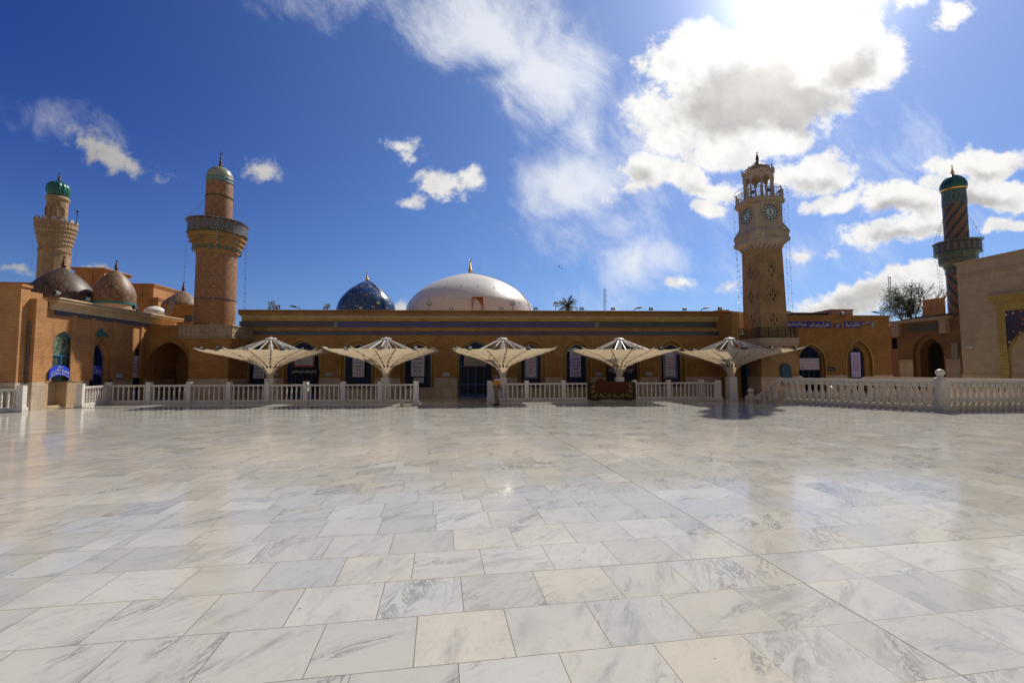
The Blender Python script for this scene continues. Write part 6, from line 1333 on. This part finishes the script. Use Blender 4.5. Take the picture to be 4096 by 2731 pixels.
def make_parasol():
    t = thing('parasol', 'x', 'parasol')
    mb = MB(); mb.box(-.26, .26, -.26, .26, .0, .42); mb.box(-.25, .25, -.25, .25, .42, 1.45); mb.box(.25, .29, -.06, .06, .62, .80); mb.build('column', WMET, t)
    NT = 96; NR = 2 * (len(CAN) - 1); mb = MB()
    for j in range(NR + 1):
        for k in range(NT): mb.v.append(tuple(canpt(j / 2, 2 * math.pi * k / NT)))
    for j in range(NR):
        for k in range(NT): a = j * NT + k; b_ = j * NT + (k + 1) % NT; mb.f.append((a, b_, b_ + NT, a + NT)); mb.mi.append(0)
    cp = mb.build('canopy', FAB, t, smooth=True)
    seam = simple("seam_brown", (.10, .07, .035), .8) if "seam_brown" not in MATS else MATS["seam_brown"]
    mb = MB()
    for k in range(16):
        th = 2 * math.pi * k / 16
        for j in range(10, NR):
            d = .006; p, q = canpt(j / 2, th, 0), canpt((j + 1) / 2, th, 0); nn = Vector((math.cos(th), math.sin(th), -1.4)).normalized() * .012; w_ = Vector((-math.sin(th), math.cos(th), 0)) * d; mb.quad(p - w_ + nn, p + w_ + nn, q + w_ + nn, q - w_ + nn)
        for jj in (7.2, 8.6, 10.0, 11.2):
            w_ = Vector((-math.sin(th), math.cos(th), 0)) * .085; nn = Vector((math.cos(th), math.sin(th), -1.6)).normalized() * .016; mb.quad(canpt(jj - .16, th) + nn, canpt(jj, th) + w_ + nn, canpt(jj + .16, th) + nn, canpt(jj, th) - w_ + nn)
        # leaf shaped slit above the collar
        L_ = [canpt(4.15 + 2.0 * q, th) + Vector((math.cos(th), math.sin(th), -.8)).normalized() * .014 for q in (0, .12, .3, .5, .7, .88, 1)]; W_ = (.03, .05, .06, .055, .04, .02, .002)
        for q in range(6): u_ = Vector((-math.sin(th), math.cos(th), 0)); mb.quad(L_[q] - u_ * W_[q], L_[q] + u_ * W_[q], L_[q + 1] + u_ * W_[q + 1], L_[q + 1] - u_ * W_[q + 1])
    mb.build('seams', seam, cp)
    mb = MB(); mb.tube((0, 0, 1.4), (0, 0, 3.9), .085, 14); mb.box(-.11, .11, -.11, .11, 2.9, 3.55); mb.build('mast', WMET, t)
    mb = MB(); mb.lathe([(.33, 3.87), (.345, 3.90), (.28, 3.945), (.08, 3.985), (.03, 4.0), (.02, 4.06)], n=24); mb.build('cap', WMET, t)
    mb = MB(); mb.tube((.27, -.12, .55), (.27, .12, .55), .02); mb.build('tap', GREYM, t)
    for k in range(16):
        th = 2 * math.pi * k / 16; c_, s_ = math.cos(th), math.sin(th); mb = MB(); e = canpt(10.3, th); mb.tube((.2 * c_, .2 * s_, 3.87), (e.x, e.y, e.z + .03), .028, 6); mb.build('strut', WMET, t)
        mb = MB(); a = canpt(5.5, th) + Vector((0, 0, .04)); d_ = canpt(13, th) + Vector((c_ * .10, s_ * .10, .075)); mb.path([canpt(q / 2, th) + Vector((-c_ * .02, -s_ * .02, .05)) for q in range(12, 27, 2)] + [d_], .024, 6); mb.build('arm', WMET, t)
    return t
UMB = [(1085, 28.3, 'leftmost cream funnel parasol overlapping the square base of the round minaret', 3), (1545, 28.55, 'second cream funnel parasol from the left in front of the paired window banners', 0), (2010, 28.95, 'middle cream funnel parasol behind the standing man', 4), (2475, 29.55, 'fourth cream funnel parasol rising behind the hanging carpet', -2), (2922, 29.4, 'rightmost cream funnel parasol with its whole white column showing', 2)]
U0_ = make_parasol(); UM = []
for i, (px, D, lb, az) in enumerate(UMB):
    o = U0_ if i == 0 else copy_tree(U0_); o['label'] = lb; o['group'] = 'row of cream funnel parasols'; o.location = ((px - CX) / FPX * D, D, 0); o.rotation_euler = (R((.5, -.4, .3, -.6, .2)[i]), R((-.4, .5, .2, .3, -.5)[i]), R(az + 3 + 90 * (i % 4))); UM.append(o)

# ================================================================== floodlights
def flood(label, p, yaw=0, tilt=15, sz=.32, post=.0, group='black floodlights', name='floodlight', tall=None):
    t = thing(name, label, 'floodlight', tuple(p), R(yaw), group); h = sz * .78; M = Matrix.Translation((0, 0, post + h * .6 + .06)) @ Matrix.Rotation(R(tilt), 4, 'X')
    mb = MB(); mb.box(-sz / 2, sz / 2, -.05, .05, -h / 2, h / 2); mb.box(-sz * .35, sz * .35, .05, .10, -h * .35, h * .35)
    for i in range(5): x = -sz * .3 + sz * .15 * i; mb.box(x - .01, x + .01, .10, .14, -h * .3, h * .3)
    mb.build('housing', BLK, t, M=M); mb = MB(); mb.box(-sz * .42, sz * .42, -.058, -.048, -h * .40, h * .40); mb.build('lens', LENS, t, M=M)
    mb = MB(); zc_ = post + h * .6 + .06
    mb.box(-sz / 2 - .03, -sz / 2 - .01, -.02, .02, post, zc_ + .02); mb.box(sz / 2 + .01, sz / 2 + .03, -.02, .02, post, zc_ + .02); mb.box(-sz / 2 - .03, sz / 2 + .03, -.03, .03, post, post + .02)
    if post: mb.tube((0, 0, 0), (0, 0, post), .02, 6); mb.box(-.08, .08, -.08, .08, 0, .015); mb.box(-sz * .75, sz * .75, -.02, .02, post - .02, post)
    mb.build('bracket', BLK, t); return t
def dish(label, p, flip=1):
    t = thing('street_lamp_head', label, 'lamp', tuple(p), 0, 'cobra head lamps lying on the roof edge'); mb = MB(); mb.tube((0, 0, 0), (-.05 * flip, 0, .16), .03); mb.tube((-.05 * flip, 0, .16), (-.2 * flip, 0, .22), .03); mb.build('arm', GREYM, t)
    mb = MB(); mb.lathe([(.02, -.32), (.09, -.25), (.14, -.05), (.13, .12), (.08, .22), (.03, .25)], n=10); mb.build('head', BLK, t, smooth=True, M=Matrix.Translation((-.42 * flip, 0, .26)) @ Matrix.Rotation(R(90 + 12 * flip), 4, 'Y') @ Matrix.Scale(.45, 4, (1, 0, 0))); return t
zR = zt_roof = zf(1241, .6)
def ronp(px, off=.3): u = FA.u(px, off, 1241); return FA.w(u, off, zR)
RF = [(1647, 0, 'floodlight on the hall roof left of the white dome base'), (1716, .45, 'raised floodlight on a stand before the left of the white dome'), (1805, 0, 'floodlight before the white dome left of its small door'), (2006, 0, 'floodlight before the white dome right of its small door'), (2050, .45, 'raised floodlight on a stand before the right of the white dome'), (2142, 0, 'floodlight on the roof just right of the white dome'), (2223, .42, 'raised floodlight on a stand touching the left of the palm crown'), (2327, 0, 'floodlight on the roof edge right of the palm crown'), (2452, 0, 'floodlight on the roof edge right of the thin lattice mast'), (2604, -.0, 'floodlight on the roof edge above the gap before the ninth window'), (2738, 0, 'floodlight on the roof edge left of the cornice end'), (1443, 0, 'floodlight in front of the blue tiled dome on its left'), (1514, .4, 'raised floodlight on a stand before the blue tiled dome centre')]
for i, (px, ps, lb) in enumerate(RF): flood(lb, ronp(px, .35 if ps == 0 else .1), yaw=(-8, 6, 0, 10)[i % 4], tilt=(12, 0, 18, 8)[i % 4], sz=.25 if not ps else .27, post=ps, group='floodlights along the hall roof edge')
for px, ps, lb, yw in ((1078, .08, 'lowest left floodlight of the cluster right of the round minaret'), (1079, .40, 'upper left floodlight of the cluster right of the round minaret'), (1090, .46, 'upper right floodlight of the cluster right of the round minaret'), (1092, .2, 'middle floodlight of the cluster right of the round minaret'), (1099, .0, 'low front floodlight of the cluster right of the round minaret'), (1111, .10, 'largest right floodlight of the cluster right of the round minaret')) and [(a, b_, c_, 0) for a, b_, c_ in ((1078, .08, 'lowest left floodlight of the cluster right of the round minaret'), (1079, .40, 'upper left floodlight of the cluster right of the round minaret'), (1091, .46, 'upper right floodlight of the cluster right of the round minaret'), (1093, .2, 'middle floodlight of the cluster right of the round minaret'), (1099, .0, 'low front floodlight of the cluster right of the round minaret'), (1111, .10, 'largest right floodlight of the cluster right of the round minaret'))]:
    flood(lb, ronp(px, .2), yaw=20 if px < 1095 else -5, tilt=10, sz=.16 if px < 1095 else .25, post=ps, group='floodlights along the hall roof edge')
flood('left low floodlight of the pair left of the blue dome', ronp(1302, .3), sz=.25, tilt=14, group='floodlights along the hall roof edge'); flood('right higher floodlight of the pair left of the blue dome', ronp(1310, .2), sz=.26, post=.18, tilt=0, group='floodlights along the hall roof edge')
dish('dark oval lamp head tilted on the roof between light cluster and blue dome', ronp(1200, .3), 1); dish('dark lamp head on the roof edge above the wide gap left of the tower', ronp(2535, .3), -1); dish('dark oval lamp head near the cornice end', ronp(2803, .3), -1)
flood('floodlight on the rubble roof beside the clock tower', at(2880, 1243, 34.4), yaw=10, sz=.28, group='floodlights along the hall roof edge'); flood('floodlight on the side hall roof right against the clock tower', FB.w(FB.u(3165, .2), .1, zr), sz=.34, group='floodlights along the hall roof edge'); flood('floodlight on the wall of the pinkish roof cabin', FB.w(FB.u(3380, .1), .1, zr - .02), sz=.26, group='floodlights along the hall roof edge')
dish('thin dark lamp head at the right end of the side hall roof', FB.w(FB.u(3535, .1), .1, zr), 1); flood('floodlight under the right minaret shaft on the low roof', at(3857, 1283, 36.2), sz=.36, yaw=-50)
flood('floodlight over the cornice of the sunlit wing before the big dark dome', FL.w(FL.u(357, .6, 1190), .5, zwing), yaw=80, sz=.26, tilt=35); flood('dark floodlight on the wing cornice under the tan dome', FL.w(FL.u(548, .6, 1230), .5, zwing), yaw=100, sz=.34, tilt=-10)
flood('white floodlight at the near corner of the wing cornice', FL.w(FL.u(232, .55, 1172), .5, zwing), yaw=95, sz=.26, tilt=60); flood('floodlight on the roof of the brick pier', at(155, 1192, 23.6), yaw=60, sz=.24, tilt=60)
# lights clipped to the parasol rims
PF = [(0, -2.9, -2.2, 'floodlight clipped to the left tip of the leftmost parasol'), (0, -1.7, -2.85, 'floodlight on the rim left of centre on the leftmost parasol'), (0, -.15, -3.05, 'floodlight on the near rim at the middle of the leftmost parasol'), (0, 1.75, -2.9, 'floodlight on the near rim right of centre on the leftmost parasol'),
      (1, -2.9, -2.4, 'floodlight clipped to the left tip of the second parasol'), (1, -1.6, -2.9, 'floodlight on the rim left of centre on the second parasol'), (1, .3, -3.05, 'floodlight on the near rim at the middle of the second parasol'), (1, 2.25, -2.75, 'floodlight on the rim right of centre on the second parasol'),
      (2, -2.15, -2.8, 'floodlight on the left rim of the middle parasol above the placard'), (2, -.75, -3.0, 'floodlight on the near rim left of centre on the middle parasol'), (2, 1.2, -2.95, 'floodlight on the near rim right of centre on the middle parasol'),
      (3, .1, -3.05, 'floodlight at the middle of the near rim of the fourth parasol'), (3, 1.75, -2.9, 'floodlight right of centre on the near rim of the fourth parasol'),
      (4, -.95, -3.0, 'floodlight left of centre on the near rim of the rightmost parasol'), (4, .75, -3.0, 'floodlight right of centre on the near rim of the rightmost parasol'), (4, 2.35, -2.8, 'small floodlight near the right tip of the rightmost parasol')]
for i, (ui, dx_, dy_, lb) in enumerate(PF):
    U = UM[ui]; a = R(UMB[ui][3] + 3); p = Vector(U.location) + Vector((dx_ * math.cos(a) - dy_ * math.sin(a), dx_ * math.sin(a) + dy_ * math.cos(a), 3.06)); flood(lb, p, yaw=(20, -15, 5, 30)[i % 4], tilt=(-25, -35, 15)[i % 3], sz=.20, group='floodlights clipped to the parasol rims')

# ================================================================== carpet
ca, cb = gx(2346, LR(2346)), gx(2536, LR(2536)); cdir = (Vector(cb) - Vector(ca)); CLn = cdir.length; cang = math.atan2(cdir.y, cdir.x); cm_ = (Vector(ca) + Vector(cb)) / 2
crt = thing('carpet', 'x', 'carpet', (cm_.x, cm_.y, 0), cang)
mb = MB(); NU, NV = 60, 44
upost = (Vector(gx(2400, LR(2400))) - cm_).dot(cdir.normalized())
def cpt(i, j):
    u = -CLn / 2 + CLn * i / NU; s_ = j / NV; bmp = .20 * math.exp(-((u - upost) / .20) ** 2) + .04 * math.exp(-((u - upost) / .6) ** 2); top = 1.135 + bmp; nz = noise.noise(Vector((u * 1.6, s_ * 2, .3))); n2_ = noise.noise(Vector((u * 5, s_ * 3, 7)))
    fr_ = 1.08 + bmp * .9 - .03 * math.cos(u * 3.1) + .02 * nz; L1 = fr_; r_ = .11
    t_ = s_ * (L1 + .34 + .75)
    if t_ < L1:
        z = top - L1 + t_; y = -r_ - .03 - .05 * (1 - t_ / L1) * (1 + nz) - .035 * (.5 + .5 * math.sin(u * 6.5 + nz * 3)) * (1 - t_ / L1 * .6) - .012 * n2_
    elif t_ < L1 + .34: a_ = (t_ - L1) / .34 * math.pi; z = top + .035 * math.sin(a_) + .01 * n2_; y = -(r_ + .03) * math.cos(a_)
    else: z = top - (t_ - L1 - .34); y = r_ + .03 + .02 * nz
    return (u + .035 * nz * (1 - s_), y, z)
for j in range(NV + 1):
    for i in range(NU + 1): mb.v.append(cpt(i, j))
for j in range(NV):
    for i in range(NU): a = j * (NU + 1) + i; mb.f.append((a, a + 1, a + NU + 2, a + NU + 1)); mb.mi.append(0)
bpy.data.objects.remove(crt); co_ = mb.build('carpet', CARP, None, smooth=True); co_.location = (cm_.x, cm_.y, 0); co_.rotation_euler = (0, 0, cang); sm = co_.modifiers.new('s', 'SOLIDIFY'); sm.thickness = .015
tag(co_, 'dark red carpet with cream flower border draped over the right balustrade', 'carpet')

# ================================================================== standing man
def skinmesh(name, nodes, edges, mtls, parent, sub=2, root=0, paint=None):
    me = bpy.data.meshes.new(name); me.from_pydata([n_[0] for n_ in nodes], edges, []); o = bpy.data.objects.new(name, me); COL.objects.link(o)
    md = o.modifiers.new('k', 'SKIN'); md.use_smooth_shade = True
    for i, n_ in enumerate(nodes): me.skin_vertices[0].data[i].radius = n_[1] if isinstance(n_[1], tuple) else (n_[1], n_[1]); me.skin_vertices[0].data[i].use_root = (i == root)
    s2 = o.modifiers.new('s', 'SUBSURF'); s2.levels = sub; s2.render_levels = sub
    bpy.context.view_layer.update(); m2 = bpy.data.meshes.new_from_object(o.evaluated_get(bpy.context.evaluated_depsgraph_get())); bpy.data.objects.remove(o)
    for m_ in (mtls if isinstance(mtls, list) else [mtls]): m2.materials.append(m_)
    m2.name = name
    for p in m2.polygons: p.use_smooth = True; p.material_index = paint(p.center) if paint else 0
    q = bpy.data.objects.new(name, m2); COL.objects.link(q); q.parent = parent; return q
SKIN = simple("brown_skin", (.24, .105, .06), .55, sc=20); HAIR = simple("black_hair", (.012, .009, .008), .6, sc=40); TROU = simple("khaki_cloth", (.19, .145, .085), .85, sc=12, bumps=.3); YEL = simple("amber_cloth", (.60, .24, .01), .8, sc=10, bumps=.3); TEAL = simple("teal_cloth", (.004, .09, .15), .8, sc=10, bumps=.3); LAV = simple("lavender_white_cloth", (.55, .54, .66), .8, sc=10, bumps=.3); SHOE = simple("dark_shoe", (.015, .010, .008), .45)
mp = gnd(1985, 1620); man = thing('person', 'bearded man with ponytail in white orange and teal shirt standing with hands behind his back', 'person', (mp.x, mp.y, 0), R(180 + 6))
# local axes: +x is where he faces (left in the photo after the turn)
V_ = lambda *a: Vector(a)
BN = [(V_(-.02, 0, .93), (.115, .15)), (V_(-.03, 0, 1.10), (.115, .14)), (V_(-.03, 0, 1.28), (.125, .17)), (V_(-.03, 0, 1.40), (.10, .15)), (V_(-.01, 0, 1.49), .055), (V_(.01, 0, 1.56), (.062, .058)), (V_(.02, 0, 1.64), (.088, .074)), (V_(.012, 0, 1.705), (.07, .062)),
      (V_(-.02, .10, .88), .085), (V_(.01, .11, .50), .055), (V_(-.03, .11, .12), .038), (V_(.10, .12, .035), .03), (V_(-.01, -.10, .88), .085), (V_(-.02, -.10, .50), .055), (V_(-.10, -.10, .12), .038), (V_(.03, -.10, .035), .03),
      (V_(-.04, .19, 1.39), .062), (V_(-.11, .24, 1.14), .042), (V_(-.19, .10, .93), .030), (V_(-.215, .02, .89), (.034, .018)), (V_(-.04, -.19, 1.39), .062), (V_(-.11, -.24, 1.14), .042), (V_(-.18, -.11, .95), .030), (V_(-.22, -.03, .92), (.034, .018)),
      (V_(.105, 0, 1.62), .016), (V_(-.085, 0, 1.64), .04)]
BE = [(0, 1), (1, 2), (2, 3), (3, 4), (4, 5), (5, 6), (6, 7), (0, 8), (8, 9), (9, 10), (10, 11), (0, 12), (12, 13), (13, 14), (14, 15), (3, 16), (16, 17), (17, 18), (18, 19), (3, 20), (20, 21), (21, 22), (22, 23), (6, 24), (6, 25)]
# fingers of both hands, curled, as part of the same body
for hi, hy, sg in ((19, .02, -1), (23, -.03, 1)):
    hx, hz_ = BN[hi][0].x, BN[hi][0].z
    for k, ln in enumerate((.85, 1.0, .95, .75)):
        b0 = len(BN); x = hx - .028 + .018 * k; BN += [(V_(x - .01, hy + sg * .045, hz_ - .015), .009), (V_(x - .015, hy + sg * (.045 + .03 * ln), hz_ - .035), .008), (V_(x - .012, hy + sg * (.04 + .03 * ln), hz_ - .062 * ln), .0075)]; BE += [(hi, b0), (b0, b0 + 1), (b0 + 1, b0 + 2)]
    b0 = len(BN); BN += [(V_(hx + .025, hy + sg * .01, hz_ + .03), .011), (V_(hx + .03, hy + sg * .045, hz_ + .03), .009)]; BE += [(hi, b0), (b0, b0 + 1)]
man.scale = (1.3, 1.15, 1.0)
skinmesh('body', BN, BE, [SKIN], man)
skinmesh('trousers', [(V_(-.02, 0, .99), (.125, .165)), (V_(-.02, 0, .90), (.135, .17)), (V_(-.015, .095, .80), .105), (V_(.015, .11, .50), .083), (V_(-.02, .11, .22), .078), (V_(-.03, .11, .08), .076), (V_(-.01, -.095, .80), .105), (V_(-.015, -.10, .50), .083), (V_(-.07, -.10, .22), .078), (V_(-.09, -.10, .08), .076)], [(0, 1), (1, 2), (2, 3), (3, 4), (4, 5), (1, 6), (6, 7), (7, 8), (8, 9)], TROU, man)
def pshirt(c): return 0 if c.z > 1.345 + (.03 if abs(c.y) > .16 else 0) - .25 * min(0, c.x) * 0 else (1 if c.z > 1.075 else 2)
skinmesh('shirt', [(V_(-.015, 0, .88), (.155, .19)), (V_(-.02, 0, 1.0), (.145, .18)), (V_(-.025, 0, 1.15), (.137, .175)), (V_(-.03, 0, 1.30), (.142, .185)), (V_(-.03, 0, 1.42), (.105, .15)), (V_(-.015, 0, 1.475), .07), (V_(-.04, .20, 1.39), .08), (V_(-.085, .235, 1.24), .072), (V_(-.10, .243, 1.17), .068), (V_(-.04, -.20, 1.39), .08), (V_(-.085, -.235, 1.24), .072), (V_(-.10, -.243, 1.17), .068)], [(0, 1), (1, 2), (2, 3), (3, 4), (4, 5), (4, 6), (6, 7), (7, 8), (4, 9), (9, 10), (10, 11)], [LAV, YEL, TEAL], man, sub=3, paint=pshirt)
skinmesh('hair', [(V_(-.01, 0, 1.715), (.085, .075)), (V_(-.055, 0, 1.68), (.075, .075)), (V_(-.085, 0, 1.61), .05), (V_(-.115, 0, 1.54), .030), (V_(-.13, 0, 1.46), .028), (V_(-.135, 0, 1.40), .016), (V_(.04, 0, 1.735), (.045, .05))], [(0, 1), (1, 2), (2, 3), (3, 4), (4, 5), (0, 6)], HAIR, man)
skinmesh('beard', [(V_(.055, 0, 1.56), (.045, .055)), (V_(.07, 0, 1.52), (.035, .04)), (V_(.0, .055, 1.60), .022), (V_(.0, -.055, 1.60), .022), (V_(.095, 0, 1.59), .012)], [(0, 1), (0, 2), (0, 3), (0, 4)], HAIR, man)
for y_, x_ in ((.12, .04), (-.10, -.02)): skinmesh('shoe', [(V_(x_ - .13, y_, .04), (.04, .042)), (V_(x_ - .03, y_, .05), (.048, .046)), (V_(x_ + .07, y_, .036), (.034, .046)), (V_(x_ + .14, y_, .03), (.026, .036))], [(0, 1), (1, 2), (2, 3)], SHOE, man)
mb = MB()
for y_ in (.032, -.032): mb.sph((.100, y_, 1.652), .010, 6)
mb.build('eyes', BLK, man)
for y_ in (.078, -.078): mb = MB(); mb.lathe([(.006, -.028), (.018, -.01), (.02, .012), (.008, .03)], 0, 0, 8); mb.build('ear', SKIN, man, M=Matrix.Translation((-.002, y_, 1.635)) @ Matrix.Scale(.5, 4, (0, 1, 0)), smooth=True)
mb = MB(); mb.path([V_(-.235 - .03 * math.sin(a), .0 + .0 * a, .86 - .10 + .16 * math.cos(a)) if False else V_(-.24 - .035 * math.sin(a), 0, .80 + .09 * math.cos(a)) for a in [2 * math.pi * i / 18 for i in range(19)]], .006, 5)
pb = mb.build('prayer_beads', simple("dark_beads", (.02, .035, .03), .4)); pb.scale = man.scale; pb.location = man.location; pb.rotation_euler = man.rotation_euler; tag(pb, 'dark string of prayer beads hanging from the hands of the man', 'prayer beads')

# ================================================================== vegetation, masts, birds
LEAF = simple("palm_leaf", (.055, .075, .028), .6, var=.35, sc=1.5); LEAF2 = simple("grey_green_leaf", (.075, .085, .035), .7, var=.4, sc=1.2); BARK = simple("bark", (.13, .09, .055), .9, var=.3, sc=8)
D = 62.; c0 = at(2270, 1226, D); t = thing('palm_tree', 'palm crown rising behind the hall roof right of the white dome', 'tree', (c0.x, D, 0))
mb = MB(); mb.tube((0, 0, 0), (0, 0, c0.z), .28, 10, r2=.22); mb.build('trunk', BARK, t); mb = MB(); rnd = random.Random(3)
for k in range(46):
    az = rnd.uniform(0, 2 * math.pi); el = rnd.uniform(-.25, 1.35); L_ = rnd.uniform(1.6, 2.15); P = []; p = V_(0, 0, c0.z); d = V_(math.cos(az) * math.cos(el), math.sin(az) * math.cos(el), math.sin(el))
    for i in range(9): P.append(p.copy()); p += d * L_ / 9; d.z -= .16; d.normalize()
    mb.path(P, .02, 3); sd = V_(-math.sin(az), math.cos(az), 0)
    for i in range(1, 9):
        for sgn in (-1, 1):
            for q in (0, .5):
                b_ = P[i - 1].lerp(P[i], q + .2) if i < 9 else P[i]; ll = .42 * math.sin(math.pi * (i + q) / 10) + .08; tdir = (P[i] - P[i - 1]).normalized(); e = b_ + (sd * sgn * .85 + tdir * .6 + V_(0, 0, -.25 - .2 * rnd.random())).normalized() * ll; w_ = tdir * .035; mb.tri(b_ - w_, b_ + w_, e)
mb.build('crown', LEAF, t)
D = 58.; g0 = at(3655, 1290, D); t = thing('tree', 'straggly tree half leafy half bare behind the right gatehouse', 'tree', (g0.x, D, 0)); rnd = random.Random(11)
br_ = MB(); lf = MB(); tips = []
def grow(p, d, L_, r, lv, leafy):
    n_ = 4; pts = [p.copy()]
    for i in range(n_): d = (d + V_(rnd.uniform(-.22, .22), rnd.uniform(-.22, .22), rnd.uniform(-.10, .16))).normalized(); p = p + d * L_ / n_; pts.append(p.copy())
    for i, (a, b_) in enumerate(zip(pts, pts[1:])): br_.tube(a, b_, r * (1 - .12 * i), 5, r2=r * (1 - .12 * (i + 1)))
    if lv == 0: tips.append((p, leafy)); return
    for k in range(3 if lv > 1 else 4):
        nd = (d + V_(rnd.uniform(-.8, .8), rnd.uniform(-.6, .6), rnd.uniform(-.35, .6))).normalized(); q = pts[rnd.choice((2, 3, 4))] if k else pts[-1]; grow(q, nd, L_ * rnd.uniform(.62, .82), r * .58, lv - 1, leafy)
zt0 = at(3655, 1262, D).z
br_.tube((0, 0, 0), (0, 0, zt0 - 1.2), .35, 8, r2=.26)
grow(V_(0, 0, zt0 - 1.2), V_(-.35, 0, .9), 2.3, .16, 3, True); grow(V_(0, 0, zt0 - 1.0), V_(-.1, .2, 1), 2.1, .14, 3, True); grow(V_(0, 0, zt0 - 1.2), V_(.8, 0, .7), 2.5, .14, 3, False); grow(V_(0, 0, zt0 - 1.2), V_(1.0, -.2, .45), 2.7, .13, 3, False); grow(V_(0, 0, zt0 - 1.0), V_(.45, .1, 1), 2.3, .11, 3, False); grow(V_(0, 0, zt0 - 1.3), V_(-.9, 0, .5), 1.6, .09, 2, False)
br_.build('limbs', BARK, t)
for (p, leafy) in tips:
    if not leafy: continue
    for k in range(40):
        o_ = V_(rnd.gauss(0, .30), rnd.gauss(0, .3), rnd.gauss(-.1, .30)); c_ = p + o_; a_ = V_(rnd.uniform(-1, 1), rnd.uniform(-1, 1), rnd.uniform(-1, .2)).normalized() * .22; b_ = a_.orthogonal().normalized() * .06; lf.quad(c_, c_ + a_ * .5 + b_, c_ + a_, c_ + a_ * .5 - b_)
for (cx_, cz_, rx_, rz2, n_) in ((-1.7, 2.1, .9, .7, 1500), (-2.2, 1.2, .7, .8, 1000), (-.7, 1.9, .9, .7, 1500), (-.6, .5, 1.2, .8, 2500), (.2, .9, .8, .7, 1000), (-1.9, .1, .6, .5, 700)):
    for k in range(n_):
        v_ = V_(rnd.gauss(0, .45), rnd.gauss(0, .45), rnd.gauss(0, .45)); c_ = V_(cx_ + v_.x * rx_, v_.y * .9, zt0 + cz_ + v_.z * rz2)
        if noise.noise(c_ * 1.7) < -.10: continue
        a_ = V_(rnd.uniform(-1, 1), rnd.uniform(-1, 1), rnd.uniform(-1, .2)).normalized() * .19; b_ = a_.orthogonal().normalized() * .055; lf.quad(c_, c_ + a_ * .5 + b_, c_ + a_, c_ + a_ * .5 - b_)
lf.build('foliage', LEAF2, t)
def lattice_mast(label, px, ytop, D, w_, x2=0):
    g_ = at(px, 1260, D); zt = at(px, ytop, D).z; t = thing('lattice_mast', label, 'mast', (g_.x, D, 0), 0, 'distant lattice masts'); mb = MB(); c4 = [(-w_, -w_), (w_, -w_), (0, w_)]
    for (x, y) in c4: mb.tube((x, y, 0), (x * .8, y * .8, zt), .035, 4)
    z = 5.0; st = w_ * 2.2
    while z < zt:
        for a, b_ in zip(c4, c4[1:] + c4[:1]): mb.tube((*a, z), (*b_, min(zt, z + st)), .02, 3); mb.tube((*a, z), (*b_, z), .016, 3)
        z += st
    mb.build('lattice', GREYM, t); mb = MB()
    for i in range(3): mb.box(w_, w_ + .12, -.1, .1, zt - .8 - i * 1.3, zt - i * 1.3)
    mb.build('antenna', WMET, t)
lattice_mast('thin grey lattice mast above the hall roof right of the palm', 2419, 1155, 110, .30); lattice_mast('thin grey lattice mast behind the tree at the right', 3563, 1105, 120, .30)
for (px, py, lb, an) in ((2236, 1066, 'left tiny dark bird flying above the roof', 20), (2249, 1075, 'right tiny dark bird flying above the roof', -10)):
    p = at(px, py, 90); mb = MB(); mb.lathe([(.005, -.22), (.05, -.12), (.07, 0), (.045, .13), (.04, .18), (.008, .26)], n=6)
    mb.v = [(q[0], q[2], q[1]) for q in mb.v]
    for sg in (-1, 1): mb.hexa([(0, -.09, 0), (sg * .28, -.07, .09), (sg * .28, .05, .09), (0, .09, 0), (0, -.09, .02), (sg * .28, -.07, .105), (sg * .28, .05, .105), (0, .09, .02)]); mb.tri((sg * .28, -.07, .1), (sg * .6, -.12, .02), (sg * .28, .05, .1))
    mb.tri((0, -.2, 0), (-.07, -.36, 0), (.07, -.36, 0)); b_ = mb.build('bird', BLK); b_.location = p; b_.rotation_euler = (.2, .1, R(an + 70)); tag(b_, lb, 'bird', 'birds in the sky')
t = thing('dish_frame', 'tilted grey metal frame on the roof left of the round minaret', 'frame', tuple(at(668, 1258, 33.5))); q = at(687, 1198, 33.5) - at(668, 1258, 33.5); mb = MB()
for o_ in (0, .22): mb.tube((o_, 0, 0), (q.x + o_, 0, q.z), .03)
for i in range(5): mb.tube((q.x * i / 5, 0, q.z * i / 5), (q.x * i / 5 + .22, 0, q.z * i / 5), .02)
mb.tube((q.x * .6, 0, q.z * .5), (q.x * .6 + .6, 0, q.z * .5), .025); mb.build('bars', GREYM, t)
